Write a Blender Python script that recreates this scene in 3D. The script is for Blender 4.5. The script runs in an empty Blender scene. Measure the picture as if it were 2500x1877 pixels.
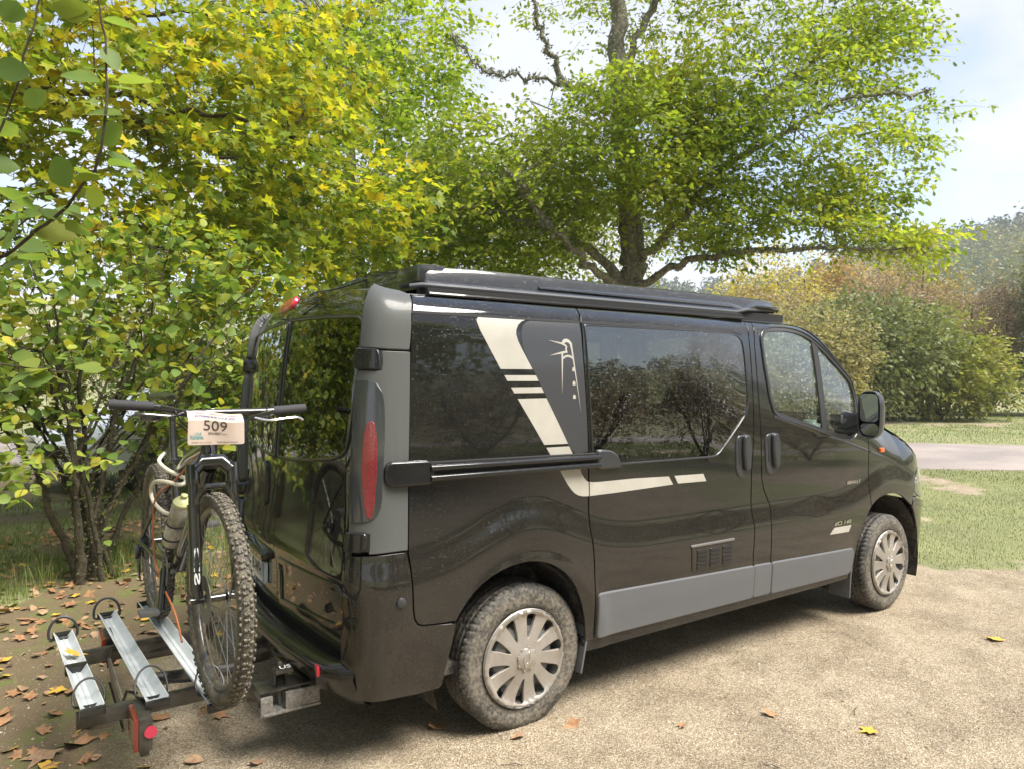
import bpy, bmesh, math, random
import numpy as np
from math import radians, sin, cos, pi, atan2, sqrt, degrees
from mathutils import Vector, Matrix, Euler
from mathutils.geometry import delaunay_2d_cdt

SC = bpy.context.scene
COL = SC.collection
# ------------------------------------------------------------------ camera
CAM = np.array([-1.0529, -3.6095, 1.5810])
YAW, PITCH, ROLL = radians(55.871), radians(-0.191), radians(0.208)
FW = np.array([cos(PITCH)*cos(YAW), cos(PITCH)*sin(YAW), sin(PITCH)])
R0 = np.cross(FW, [0, 0, 1]); R0 /= np.linalg.norm(R0); U0 = np.cross(R0, FW)
RT = cos(ROLL)*R0 + sin(ROLL)*U0; UP = -sin(ROLL)*R0 + cos(ROLL)*U0
cd = bpy.data.cameras.new('camera'); cam = bpy.data.objects.new('camera', cd); COL.objects.link(cam)
m = Matrix.Identity(4)
for i in range(3):
    m[i][0], m[i][1], m[i][2], m[i][3] = RT[i], UP[i], -FW[i], CAM[i]
cam.matrix_world = m
cd.sensor_fit = 'HORIZONTAL'; cd.sensor_width = 36; cd.lens = 36*1762.8/2500
cd.clip_start = .05; cd.clip_end = 3000
SC.camera = cam
# ------------------------------------------------------------------ sky and sun
SUN_AZ, SUN_EL = radians(-60), radians(57)       # azimuth measured from +x towards +y
W = bpy.data.worlds.new('World'); SC.world = W; W.use_nodes = True
nt = W.node_tree; nt.nodes.clear()
def N_(t, **k):
    n = nt.nodes.new(t)
    for a, b in k.items(): setattr(n, a, b)
    return n
L_ = nt.links.new
sky = N_('ShaderNodeTexSky', sky_type='NISHITA', sun_disc=False, sun_elevation=SUN_EL, sun_rotation=pi/2-SUN_AZ)
sky.air_density = 1.0; sky.dust_density = 1.5; sky.ozone_density = 1.2
tc = N_('ShaderNodeTexCoord')
sep = N_('ShaderNodeSeparateXYZ'); L_(tc.outputs['Generated'], sep.inputs[0])
mz = N_('ShaderNodeMath', operation='MAXIMUM'); L_(sep.outputs[2], mz.inputs[0]); mz.inputs[1].default_value = .0
az = N_('ShaderNodeMath', operation='ADD'); L_(mz.outputs[0], az.inputs[0]); az.inputs[1].default_value = .28
dv = N_('ShaderNodeVectorMath', operation='DIVIDE'); L_(tc.outputs['Generated'], dv.inputs[0])
cb = N_('ShaderNodeCombineXYZ'); [L_(az.outputs[0], cb.inputs[i]) for i in range(3)]; L_(cb.outputs[0], dv.inputs[1])
no = N_('ShaderNodeTexNoise'); no.inputs['Scale'].default_value = 1.15; no.inputs['Detail'].default_value = 9; no.inputs['Roughness'].default_value = .52
of = N_('ShaderNodeVectorMath', operation='ADD'); L_(dv.outputs[0], of.inputs[0]); of.inputs[1].default_value = (3.35, 1.2, .4)
L_(of.outputs[0], no.inputs['Vector'])
cr = N_('ShaderNodeValToRGB'); cr.color_ramp.elements[0].position = .42; cr.color_ramp.elements[1].position = .54
L_(no.outputs['Fac'], cr.inputs[0])
no2 = N_('ShaderNodeTexNoise'); no2.inputs['Scale'].default_value = 2.3; no2.inputs['Detail'].default_value = 6
L_(of.outputs[0], no2.inputs['Vector'])
cr2 = N_('ShaderNodeValToRGB'); cr2.color_ramp.elements[0].position = .35; cr2.color_ramp.elements[1].position = .62
cr2.color_ramp.elements[0].color = (2.1, 2.45, 3.3, 1); cr2.color_ramp.elements[1].color = (3.3, 3.5, 4.0, 1)
L_(no2.outputs['Fac'], cr2.inputs[0])
sk2 = N_('ShaderNodeVectorMath', operation='SCALE'); L_(sky.outputs[0], sk2.inputs[0]); sk2
mx = N_('ShaderNodeMixRGB'); L_(cr.outputs[0], mx.inputs[0]); L_(sk2.outputs[0], mx.inputs[1]); L_(cr2.outputs[0], mx.inputs[2])
bg = N_('ShaderNodeBackground'); bg.inputs['Strength'].default_value = .10
L_(mx.outputs[0], bg.inputs[0]); wo = N_('ShaderNodeOutputWorld'); L_(bg.outputs[0], wo.inputs[0])
sl = bpy.data.lights.new('sun', 'SUN'); sl.energy = 4.0; sl.angle = radians(32); sl.color = (1, .95, .87)
so = bpy.data.objects.new('sun', sl); COL.objects.link(so)
sd = Vector((cos(SUN_EL)*cos(SUN_AZ), cos(SUN_EL)*sin(SUN_AZ), sin(SUN_EL)))
so.rotation_euler = sd.to_track_quat('Z', 'Y').to_euler(); so.location = sd*50
vs = SC.view_settings
vs.view_transform = 'Standard'; vs.look = 'None'; vs.gamma = 1; vs.use_curve_mapping = False
vs.exposure = 1.4
SC.cycles.max_bounces = 7; SC.cycles.diffuse_bounces = 3; SC.cycles.glossy_bounces = 3
SC.cycles.transmission_bounces = 5; SC.cycles.transparent_max_bounces = 6
SC.cycles.sample_clamp_indirect = 6
try:
    SC.cycles.use_denoising = True
except Exception: pass

# ------------------------------------------------------------------ object helpers
def tag(o, label=None, cat=None, group=None, kind=None):
    if label: o['label'] = label
    if cat: o['category'] = cat
    if group: o['group'] = group
    if kind: o['kind'] = kind
    return o
def thing(name, label, cat, loc=(0, 0, 0), group=None):
    o = bpy.data.objects.new(name, None); COL.objects.link(o); o.location = loc
    o.empty_display_size = .1
    return tag(o, label, cat, group)
def put(name, me, mat=None, parent=None, label=None, kind=None):
    """link mesh (world coordinates) as an object under parent"""
    o = bpy.data.objects.new(name, me); COL.objects.link(o)
    if mat is not None and len(me.materials) == 0: me.materials.append(mat)
    if parent is not None:
        o.parent = parent
        p = parent; off = Vector((0, 0, 0))
        M4 = Matrix.Identity(4)
        while p is not None:
            M4 = Matrix.Translation(p.location) @ M4 if p.rotation_euler == Euler((0, 0, 0)) else p.matrix_basis @ M4
            if p.parent is not None: M4 = p.matrix_parent_inverse @ M4
            p = p.parent
        o.matrix_parent_inverse = M4.inverted()
    if label: o['label'] = label
    if kind: o['kind'] = kind
    return o
def child(name, me, parent, matrix, mat=None):
    """object with its own transform (shared mesh) under an untransformed-parent thing"""
    o = put(name, me, mat, parent); o.matrix_basis = matrix
    return o
def pymesh(verts, faces, smooth=True, name='mesh', autosharp=None):
    me = bpy.data.meshes.new(name)
    me.from_pydata([tuple(map(float, v)) for v in verts], [], [tuple(map(int, f)) for f in faces]); me.update()
    if smooth: me.shade_smooth()
    if smooth and autosharp: 
        try: me.set_sharp_from_angle(angle=radians(autosharp))
        except Exception: pass
    return me
def npmesh(V, F, name='mesh', smooth=False):
    """V (n,3), F (m,k) fast"""
    me = bpy.data.meshes.new(name); V = np.asarray(V, np.float32); F = np.asarray(F, np.int32)
    me.vertices.add(len(V)); me.vertices.foreach_set('co', V.ravel())
    k = F.shape[1]; me.loops.add(F.size); me.loops.foreach_set('vertex_index', F.ravel())
    me.polygons.add(len(F)); me.polygons.foreach_set('loop_start', np.arange(0, F.size, k, dtype=np.int32))
    me.polygons.foreach_set('loop_total', np.full(len(F), k, np.int32))
    me.update(calc_edges=True)
    if smooth: me.shade_smooth()
    return me
class MB:
    def __init__(s): s.v = []; s.f = []
    def add(s, v, f):
        b = len(s.v); s.v += [tuple(map(float, p)) for p in v]; s.f += [tuple(i+b for i in q) for q in f]; return s
    def box(s, c, d, rot=None, bev=0.0):
        if bev > 0:
            bm = bmesh.new(); bmesh.ops.create_cube(bm, size=1)
            for v in bm.verts: v.co = Vector((v.co.x*d[0], v.co.y*d[1], v.co.z*d[2]))
            bmesh.ops.bevel(bm, geom=bm.edges[:], offset=min(bev, min(d)*.45), segments=2, affect='EDGES', profile=.6)
            bm.verts.index_update()
            vs_ = [v.co.copy() for v in bm.verts]; fs = [[v.index for v in f.verts] for f in bm.faces]; bm.free()
        else:
            vs_ = [Vector((x*d[0]/2, y*d[1]/2, z*d[2]/2)) for x in (-1, 1) for y in (-1, 1) for z in (-1, 1)]
            fs = [(0, 1, 3, 2), (4, 6, 7, 5), (0, 4, 5, 1), (2, 3, 7, 6), (0, 2, 6, 4), (1, 5, 7, 3)]
        if rot is not None: vs_ = [rot @ v for v in vs_]
        return s.add([Vector(c)+v for v in vs_], fs)
    def tube(s, pts, r, n=10, closed=False, cap=True, sx=1.0):
        pts = [Vector(p) for p in pts]; m = len(pts)
        rs = r if hasattr(r, '__len__') else [r]*m
        prev = None; rings = []
        for i, p in enumerate(pts):
            if closed: t = pts[(i+1) % m]-pts[i-1]
            else: t = pts[min(i+1, m-1)]-pts[max(i-1, 0)]
            t = t.normalized() if t.length > 1e-9 else Vector((0, 0, 1))
            if prev is None:
                a = Vector((0, 0, 1)) if abs(t.z) < .9 else Vector((1, 0, 0)); nx = t.cross(a).normalized()
            else:
                nx = prev - t*prev.dot(t)
                nx = nx.normalized() if nx.length > 1e-6 else t.orthogonal().normalized()
            prev = nx; ny = t.cross(nx)
            rings.append([p+(nx*cos(2*pi*k/n)*sx+ny*sin(2*pi*k/n))*rs[i] for k in range(n)])
        v = [q for R in rings for q in R]; f = []
        for i in range(m if closed else m-1):
            j = (i+1) % m
            for k in range(n): f.append((i*n+k, i*n+(k+1) % n, j*n+(k+1) % n, j*n+k))
        if cap and not closed: f += [tuple(range(n))[::-1], tuple((m-1)*n+k for k in range(n))]
        return s.add(v, f)
    def lathe(s, prof, n=32, center=(0, 0, 0), axis='Y', a0=0, a1=2*pi):
        """prof list (r, h); revolve about axis"""
        full = abs(a1-a0-2*pi) < 1e-6; N2 = n if full else n+1; v = []; f = []
        for i in range(N2):
            a = a0+(a1-a0)*i/n; ca, sa = cos(a), sin(a)
            for r, h in prof:
                if axis == 'Y': v.append((center[0]+r*ca, center[1]+h, center[2]+r*sa))
                elif axis == 'Z': v.append((center[0]+r*ca, center[1]+r*sa, center[2]+h))
                else: v.append((center[0]+h, center[1]+r*ca, center[2]+r*sa))
        m = len(prof)
        for i in range(n):
            j = (i+1) % N2
            for k in range(m-1): f.append((i*m+k, i*m+k+1, j*m+k+1, j*m+k))
        return s.add(v, f)
    def prism(s, poly, h, fn):
        """poly 2D, extruded 0..h, fn(a,b,t)->3D; triangulated as ngon caps"""
        m = len(poly); v = [fn(a, b, 0) for a, b in poly]+[fn(a, b, h) for a, b in poly]
        f = [tuple(range(m))[::-1], tuple(range(m, 2*m))]+[(i, (i+1) % m, m+(i+1) % m, m+i) for i in range(m)]
        return s.add(v, f)
    def mesh(s, smooth=True, sharp=35): 
        me = pymesh(s.v, s.f, smooth, autosharp=sharp)
        bm = bmesh.new(); bm.from_mesh(me); bmesh.ops.recalc_face_normals(bm, faces=bm.faces); bm.to_mesh(me); bm.free()
        if smooth and sharp:
            try: me.set_sharp_from_angle(angle=radians(sharp))
            except Exception: pass
        return me
    def put(s, name, mat, parent=None, smooth=True, sharp=35, **k): return put(name, s.mesh(smooth, sharp), mat, parent, **k)
def bezp(p, n=10):
    """smooth polyline (Catmull-Rom) through points"""
    p = [Vector(q) for q in p]; out = []
    for i in range(len(p)-1):
        a, b, c, d = p[max(i-1, 0)], p[i], p[i+1], p[min(i+2, len(p)-1)]
        for k in range(n):
            t = k/n; out.append(.5*((2*b)+(c-a)*t+(2*a-5*b+4*c-d)*t*t+(-a+3*b-3*c+d)*t**3))
    out.append(p[-1]); return out

# ------------------------------------------------------------------ materials
MATS = {}
def nodes(name):
    m = bpy.data.materials.new(name); m.use_nodes = True; t = m.node_tree; t.nodes.clear()
    o = t.nodes.new('ShaderNodeOutputMaterial'); b = t.nodes.new('ShaderNodeBsdfPrincipled'); t.links.new(b.outputs[0], o.inputs[0])
    MATS[name] = m; return m, t, b
def tn(t, typ, ins=None, **k):
    n = t.nodes.new(typ)
    for a, b in k.items(): setattr(n, a, b)
    if ins:
        for a, b in ins.items():
            if hasattr(b, 'is_output') or isinstance(b, bpy.types.NodeSocket): t.links.new(b, n.inputs[a])
            else: n.inputs[a].default_value = b
    return n
def ramp(t, fac, stops):
    r = t.nodes.new('ShaderNodeValToRGB'); e = r.color_ramp.elements
    while len(e) < len(stops): e.new(.5)
    for i, (p, c) in enumerate(stops):
        e[i].position = p; e[i].color = (*c, 1) if len(c) == 3 else c
    t.links.new(fac, r.inputs[0]); return r.outputs[0]
def simple(name, col, rough=.5, metal=0., coat=0., col2=None, nscale=20, amt=.5, bump=0., bscale=80, trans=0., spec=.5, alpha=1.):
    m, t, b = nodes(name)
    b.inputs['Roughness'].default_value = rough; b.inputs['Metallic'].default_value = metal
    b.inputs['Coat Weight'].default_value = coat; b.inputs['Specular IOR Level'].default_value = spec
    b.inputs['Transmission Weight'].default_value = trans
    tcn = tn(t, 'ShaderNodeTexCoord')
    if col2 is not None:
        no = tn(t, 'ShaderNodeTexNoise', {'Vector': tcn.outputs['Object'], 'Scale': nscale, 'Detail': 8, 'Roughness': .65})
        rr = ramp(t, no.outputs['Fac'], [(.5-.22*amt, col), (.5+.22*amt, col2)]); t.links.new(rr, b.inputs['Base Color'])
        mr = tn(t, 'ShaderNodeMapRange', {'Value': no.outputs['Fac'], 'To Min': rough-.08, 'To Max': min(1, rough+.15)}); t.links.new(mr.outputs[0], b.inputs['Roughness'])
    else: b.inputs['Base Color'].default_value = (*col, 1)
    if bump:
        n2 = tn(t, 'ShaderNodeTexNoise', {'Vector': tcn.outputs['Object'], 'Scale': bscale, 'Detail': 5})
        bp = tn(t, 'ShaderNodeBump', {'Height': n2.outputs['Fac'], 'Strength': bump, 'Distance': .01}); t.links.new(bp.outputs[0], b.inputs['Normal'])
    return m
def droplets(t, P, scale, strength, size=.28):
    """rain drops as a bump; returns (normal socket, drop mask)"""
    w = tn(t, 'ShaderNodeTexVoronoi', {'Vector': P, 'Scale': scale}, feature='F1')
    rnd = tn(t, 'ShaderNodeSeparateColor', {'Color': w.outputs['Color']})
    sz = tn(t, 'ShaderNodeMath', {0: rnd.outputs[0], 1: size}, operation='MULTIPLY')
    sub = tn(t, 'ShaderNodeMath', {0: sz.outputs[0], 1: w.outputs['Distance']}, operation='SUBTRACT')
    cl = tn(t, 'ShaderNodeMath', {0: sub.outputs[0], 1: 0.0}, operation='MAXIMUM')
    pw = tn(t, 'ShaderNodeMath', {0: cl.outputs[0], 1: .5}, operation='POWER')
    bp = tn(t, 'ShaderNodeBump', {'Height': pw.outputs[0], 'Strength': strength, 'Distance': .02})
    mk = tn(t, 'ShaderNodeMath', {0: sub.outputs[0], 1: 0.0}, operation='GREATER_THAN')
    return bp.outputs[0], mk.outputs[0]
def paint(name, col, dust=1.0, rough=.06, drops=1.0, dustcol=(.145, .11, .078), streak=.4, coat=1.0, metal=0.0):
    """wet black paint with dried road dirt that thins out upwards, streaks, rain drops and painted drop glints"""
    m, t, b = nodes(name)
    g = tn(t, 'ShaderNodeNewGeometry'); P = g.outputs['Position']
    sp = tn(t, 'ShaderNodeSeparateXYZ', {0: P})
    h = tn(t, 'ShaderNodeMapRange', {'Value': sp.outputs[2], 'From Min': .25, 'From Max': 1.15, 'To Min': 1.0, 'To Max': .03})
    n1 = tn(t, 'ShaderNodeTexNoise', {'Vector': P, 'Scale': 3.2, 'Detail': 9, 'Roughness': .7})
    n3 = tn(t, 'ShaderNodeTexNoise', {'Vector': P, 'Scale': 45, 'Detail': 6, 'Roughness': .75})
    mp = tn(t, 'ShaderNodeMapping', {'Vector': P, 'Scale': (34, 34, 1.3)})
    n2 = tn(t, 'ShaderNodeTexNoise', {'Vector': mp.outputs[0], 'Scale': 1, 'Detail': 3})
    r1 = tn(t, 'ShaderNodeMapRange', {'Value': n1.outputs['Fac'], 'From Min': .3, 'From Max': .7, 'To Min': .55, 'To Max': 1.25})
    r3 = tn(t, 'ShaderNodeMapRange', {'Value': n3.outputs['Fac'], 'From Min': .3, 'From Max': .75, 'To Min': .75, 'To Max': 1.35})
    r2 = tn(t, 'ShaderNodeMapRange', {'Value': n2.outputs['Fac'], 'From Min': .52, 'From Max': .75, 'To Min': 0, 'To Max': streak})
    a = tn(t, 'ShaderNodeMath', {0: h.outputs[0], 1: r1.outputs[0]}, operation='MULTIPLY')
    a1 = tn(t, 'ShaderNodeMath', {0: a.outputs[0], 1: r3.outputs[0]}, operation='MULTIPLY')
    a2 = tn(t, 'ShaderNodeMath', {0: r2.outputs[0], 1: .35}, operation='MULTIPLY')
    a3 = tn(t, 'ShaderNodeMath', {0: a1.outputs[0], 1: a2.outputs[0]}, operation='ADD')
    f = tn(t, 'ShaderNodeMath', {0: a3.outputs[0], 1: .12*dust}, operation='MULTIPLY', use_clamp=True)
    # splashes of mud low down
    nm = tn(t, 'ShaderNodeTexNoise', {'Vector': P, 'Scale': 22, 'Detail': 8, 'Roughness': .8})
    hm = tn(t, 'ShaderNodeMapRange', {'Value': sp.outputs[2], 'From Min': .28, 'From Max': .52, 'To Min': .62, 'To Max': .80})
    md = tn(t, 'ShaderNodeMath', {0: nm.outputs['Fac'], 1: hm.outputs[0]}, operation='GREATER_THAN')
    f2 = tn(t, 'ShaderNodeMath', {0: f.outputs[0], 1: md.outputs[0]}, operation='MAXIMUM')
    mixc = tn(t, 'ShaderNodeMixRGB', {0: f2.outputs[0], 1: (*col, 1), 2: (*dustcol, 1)}); t.links.new(mixc.outputs[0], b.inputs['Base Color'])
    rr = tn(t, 'ShaderNodeMapRange', {'Value': f2.outputs[0], 'To Min': rough, 'To Max': .62}); t.links.new(rr.outputs[0], b.inputs['Roughness'])
    cw = tn(t, 'ShaderNodeMapRange', {'Value': f2.outputs[0], 'To Min': coat, 'To Max': coat*.25}); t.links.new(cw.outputs[0], b.inputs['Coat Weight'])
    b.inputs['Specular IOR Level'].default_value = .15; b.inputs['Coat Roughness'].default_value = .03; b.inputs['Metallic'].default_value = metal
    if drops:
        nrm, mk = droplets(t, P, 110, .30*drops); dmk = tn(t, 'ShaderNodeMath', {0: mk, 1: .035*drops}, operation='MULTIPLY'); mx2 = tn(t, 'ShaderNodeMixRGB', {0: dmk.outputs[0], 1: mixc.outputs[0], 2: (.55, .55, .54, 1)}); t.links.new(mx2.outputs[0], b.inputs['Base Color']); t.links.new(nrm, b.inputs['Normal']); t.links.new(nrm, b.inputs['Coat Normal'])  # pale specks mixed into the base colour as glints on the drops
    return m
# ------------------------------------------------------------------ numeric helpers shared by ground and plants
def vnoise(x, y, s, seed=0):
    """smooth value noise 0..1 (numpy)"""
    x = np.asarray(x, float)/s+seed*17.3; y = np.asarray(y, float)/s+seed*9.1
    xi = np.floor(x).astype(int); yi = np.floor(y).astype(int); fx = x-xi; fy = y-yi
    fx = fx*fx*(3-2*fx); fy = fy*fy*(3-2*fy)
    def h(a, b):
        n = (a*374761393+b*668265263+seed*1442695) & 0x7fffffff
        n = (n ^ (n >> 13))*1274126177 & 0x7fffffff
        return ((n ^ (n >> 16)) & 0xffff)/65535.
    return (h(xi, yi)*(1-fx)+h(xi+1, yi)*fx)*(1-fy)+(h(xi, yi+1)*(1-fx)+h(xi+1, yi+1)*fx)*fy
def fbm(x, y, s, seed=0, o=4):
    a = 0; w = 1; t = 0
    for k in range(o): a = a+w*vnoise(x, y, s/2**k, seed+k); t += w; w *= .55
    return a/t
def sstep(x, a, b):
    t = np.clip((np.asarray(x, float)-a)/(b-a), 0, 1); return t*t*(3-2*t)
def spl(x, xs, ys):
    xs = np.asarray(xs, float); ys = np.asarray(ys, float)
    d = np.diff(ys)/np.diff(xs); m = np.zeros_like(ys); m[0] = d[0]; m[-1] = d[-1]
    for i in range(1, len(ys)-1): m[i] = 0 if d[i-1]*d[i] <= 0 else 2*d[i-1]*d[i]/(d[i-1]+d[i])
    x = np.clip(x, xs[0], xs[-1]); k = np.clip(np.searchsorted(xs, x)-1, 0, len(xs)-2)
    h = xs[k+1]-xs[k]; t = (x-xs[k])/h
    return (2*t**3-3*t**2+1)*ys[k]+(t**3-2*t**2+t)*h*m[k]+(-2*t**3+3*t**2)*ys[k+1]+(t**3-t**2)*h*m[k+1]
# road centre line: passes in front of the van and swings back behind the photographer
ROAD = [(-60, 34), (-30, 26), (-12, 20), (0, 15.5), (8, 10.5), (14.5, 5.6), (18.5, 1.5), (21.5, -4), (22, -10), (19, -17), (12, -22.5), (2, -26), (-14, -29), (-60, -36)]
RP = np.array([(v.x, v.y) for v in bezp([(a, b, 0) for a, b in ROAD], 12)])
def road_dist(x, y):
    x = np.asarray(x, float); y = np.asarray(y, float); d = np.full(x.shape, 1e9)
    for a, b in zip(RP[:-1], RP[1:]):
        ab = b-a; t = np.clip(((x-a[0])*ab[0]+(y-a[1])*ab[1])/(ab@ab), 0, 1)
        d = np.minimum(d, np.hypot(x-a[0]-t*ab[0], y-a[1]-t*ab[1]))
    return d
ROADW = 3.0
def hill(x, y):
    d = np.hypot(x+1, y+3.6); a = np.degrees(np.arctan2(y+3.6, x+1))
    sl = np.interp(a, [-180, -110, -80, -55, -25, 0, 16, 24, 30, 37, 48, 70, 110, 150, 180],
                   [.05, .06, .09, .115, .12, .13, .155, .165, .150, .118, .112, .11, .09, .06, .05])
    p = sstep(d, 110, 430); q = np.interp(d, [0, 430, 3000], [0, 1, 1.15])
    h = sl*430*p*q + 14*p*(fbm(x, y, 150, 5)-.5) + 3.5*p*(fbm(x, y, 30, 8)-.5)
    return h
def gz(x, y):
    x = np.asarray(x, float); y = np.asarray(y, float)
    d = np.hypot(x-2, y+.5)
    h = (fbm(x, y, 1.3, 2)-.5)*.035*sstep(d, 2.5, 6) + (fbm(x, y, 6, 3)-.5)*.22*sstep(d, 6, 22)
    # the wheels stand in faint tracks, the verge on the left is slightly higher
    h = h + (fbm(x, y, .35, 12, 3)-.5)*.012
    h = h + .05*sstep(y-.35*x, 1.2, 3.0)*(x < 9)
    r = road_dist(x, y); k = 1-sstep(r, ROADW, ROADW+.9)
    h = h*(1-k) + k*(.015)
    return h + hill(x, y)
def grassf(x, y):
    """0 bare ground .. 1 closed turf"""
    x = np.asarray(x, float); y = np.asarray(y, float)
    n = fbm(x, y, 1.6, 21, 5); n2 = fbm(x, y, .5, 31, 3)
    base = sstep(x+.35*y, 4.7, 6.6)*.66 + .45*sstep(x+.35*y, 8.5, 10.5)           # beyond the nose of the van
    left = sstep(y-.15*x, 1.9, 3.4)*.62 + .35*sstep(y-.1*x, 4.2, 6)             # under the shrubs
    left = np.maximum(left, .40*sstep(-x-.25*y, .25, 1.3)*sstep(y, -2.4, .5))
    back = sstep(-y-.2*x, 8.0, 9.5)*1.1
    b = np.maximum(np.maximum(base, left), back)
    g = sstep(b+(n-.5)*3.4+(n2-.5)*1.0, .36, .80)
    g = g*(b > .02)
    # muddy wheel ruts left of the shrubs
    rut = np.exp(-((y-6.3-.2*x)/.5)**2)*(x < 4); g = g*(1-.8*rut)
    return g*sstep(road_dist(x, y), ROADW-.1, ROADW+.35)
def graded(lo, hi, fine_lo, fine_hi, step, grow=1.09):
    c = list(np.arange(fine_lo, fine_hi+1e-6, step)); s = step; a = fine_lo; L = []
    while a > lo: s *= grow; a -= s; L.append(a)
    s = step; a = fine_hi; R = []
    while a < hi: s *= grow; a += s; R.append(a)
    return np.array(L[::-1]+c+R)
gx = graded(-1500, 2200, -2.5, 9, .07, 1.06); gy = graded(-1500, 2200, -3.2, 5.5, .07, 1.06)
GX, GY = np.meshgrid(gx, gy, indexing='ij'); GZ = gz(GX, GY)
V = np.stack([GX, GY, GZ], -1).reshape(-1, 3); nx_, ny_ = len(gx), len(gy)
I = np.arange(nx_*ny_).reshape(nx_, ny_)
F = np.stack([I[:-1, :-1], I[1:, :-1], I[1:, 1:], I[:-1, 1:]], -1).reshape(-1, 4)
gme = npmesh(V, F, 'ground', True)
at = gme.color_attributes.new('cover', 'FLOAT_COLOR', 'POINT')
G = grassf(V[:, 0], V[:, 1]); D_ = np.hypot(V[:, 0]+1, V[:, 1]+3.6)
LIT = np.clip(sstep(V[:, 1]-.3*V[:, 0], .2, 2.2)*(V[:, 0] < 7)+sstep(-V[:, 0], .1, 1.2)*sstep(V[:, 1], -2.6, -.6), 0, 1)     # damp soil and leaf mould
ca = np.stack([G, LIT, sstep(D_, 60, 110), np.ones_like(G)], -1).astype(np.float32)
at.data.foreach_set('color', ca.ravel())
m, t, b = nodes('ground')
g = tn(t, 'ShaderNodeNewGeometry'); P = g.outputs['Position']
va = tn(t, 'ShaderNodeVertexColor', layer_name='cover'); sc_ = tn(t, 'ShaderNodeSeparateColor', {0: va.outputs[0]})
# sandy crushed limestone
nA = tn(t, 'ShaderNodeTexNoise', {'Vector': P, 'Scale': 1.1, 'Detail': 9, 'Roughness': .62})
nB = tn(t, 'ShaderNodeTexNoise', {'Vector': P, 'Scale': 150, 'Detail': 4, 'Roughness': .8})
sand = ramp(t, nA.outputs['Fac'], [(.32, (.225, .17, .10)), (.5, (.32, .255, .165)), (.68, (.43, .36, .25))])
vo = tn(t, 'ShaderNodeTexVoronoi', {'Vector': P, 'Scale': 170}); vs2 = tn(t, 'ShaderNodeSeparateColor', {0: vo.outputs['Color']})
peb = ramp(t, vs2.outputs[0], [(0, (.06, .045, .03)), (.35, (.25, .19, .12)), (.7, (.42, .35, .25)), (1, (.66, .60, .50))])
s1 = tn(t, 'ShaderNodeMixRGB', {0: .55, 1: sand, 2: peb}, blend_type='MIX')
nC = tn(t, 'ShaderNodeTexNoise', {'Vector': P, 'Scale': 2.6, 'Detail': 8, 'Roughness': .75})
wet = ramp(t, nC.outputs['Fac'], [(.38, (.62, .60, .58)), (.56, (1, 1, 1))])
s2 = tn(t, 'ShaderNodeMixRGB', {0: .8, 1: s1.outputs[0], 2: wet}, blend_type='MULTIPLY')
# damp soil with leaf mould
soil = ramp(t, nB.outputs['Fac'], [(.25, (.07, .052, .028)), (.5, (.155, .115, .065)), (.75, (.26, .20, .12))])
mossn = tn(t, 'ShaderNodeTexNoise', {'Vector': P, 'Scale': 3.5, 'Detail': 7, 'Roughness': .7})
mossf = ramp(t, mossn.outputs['Fac'], [(.5, (0, 0, 0)), (.62, (1, 1, 1))])
moss = tn(t, 'ShaderNodeMixRGB', {0: mossf, 1: soil, 2: (.13, .155, .04, 1)})
lf = tn(t, 'ShaderNodeMath', {0: nC.outputs['Fac'], 1: .5}, operation='SUBTRACT')
l2 = tn(t, 'ShaderNodeMath', {0: lf.outputs[0], 1: 1.2}, operation='MULTIPLY')
l3 = tn(t, 'ShaderNodeMath', {0: l2.outputs[0], 1: sc_.outputs[1]}, operation='ADD')
l4 = tn(t, 'ShaderNodeMapRange', {'Value': l3.outputs[0], 'From Min': .35, 'From Max': .75})
s3 = tn(t, 'ShaderNodeMixRGB', {0: l4.outputs[0], 1: s2.outputs[0], 2: moss.outputs[0]})
# turf
grn = tn(t, 'ShaderNodeTexNoise', {'Vector': P, 'Scale': .9, 'Detail': 10, 'Roughness': .7})
turf = ramp(t, grn.outputs['Fac'], [(.3, (.085, .115, .026)), (.5, (.15, .195, .045)), (.7, (.235, .27, .075))])
tf = tn(t, 'ShaderNodeMixRGB', {0: .35, 1: turf, 2: peb}, blend_type='MIX')
gm = tn(t, 'ShaderNodeMath', {0: nB.outputs['Fac'], 1: .5}, operation='SUBTRACT')
g2 = tn(t, 'ShaderNodeMath', {0: gm.outputs[0], 1: .9}, operation='MULTIPLY'); g3 = tn(t, 'ShaderNodeMath', {0: g2.outputs[0], 1: sc_.outputs[0]}, operation='ADD')
g4 = tn(t, 'ShaderNodeMapRange', {'Value': g3.outputs[0], 'From Min': .35, 'From Max': .7})
s4 = tn(t, 'ShaderNodeMixRGB', {0: g4.outputs[0], 1: s3.outputs[0], 2: tf.outputs[0]})
# far hillside: scrub, meadow and wood
hn = tn(t, 'ShaderNodeTexNoise', {'Vector': P, 'Scale': .016, 'Detail': 8, 'Roughness': .6})
hc = ramp(t, hn.outputs['Fac'], [(.36, (.075, .10, .035)), (.48, (.15, .16, .055)), (.56, (.25, .22, .10)), (.68, (.30, .27, .16))])
s5 = tn(t, 'ShaderNodeMixRGB', {0: sc_.outputs[2], 1: s4.outputs[0], 2: hc})
t.links.new(s5.outputs[0], b.inputs['Base Color']); b.inputs['Roughness'].default_value = .85; b.inputs['Specular IOR Level'].default_value = .3
bh = tn(t, 'ShaderNodeMath', {0: nB.outputs['Fac'], 1: vo.outputs['Distance']}, operation='ADD')
bp = tn(t, 'ShaderNodeBump', {'Height': bh.outputs[0], 'Strength': .8, 'Distance': .006})
bp2 = tn(t, 'ShaderNodeBump', {'Height': nC.outputs['Fac'], 'Strength': .5, 'Distance': .05, 'Normal': bp.outputs[0]})
t.links.new(bp2.outputs[0], b.inputs['Normal'])
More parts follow.
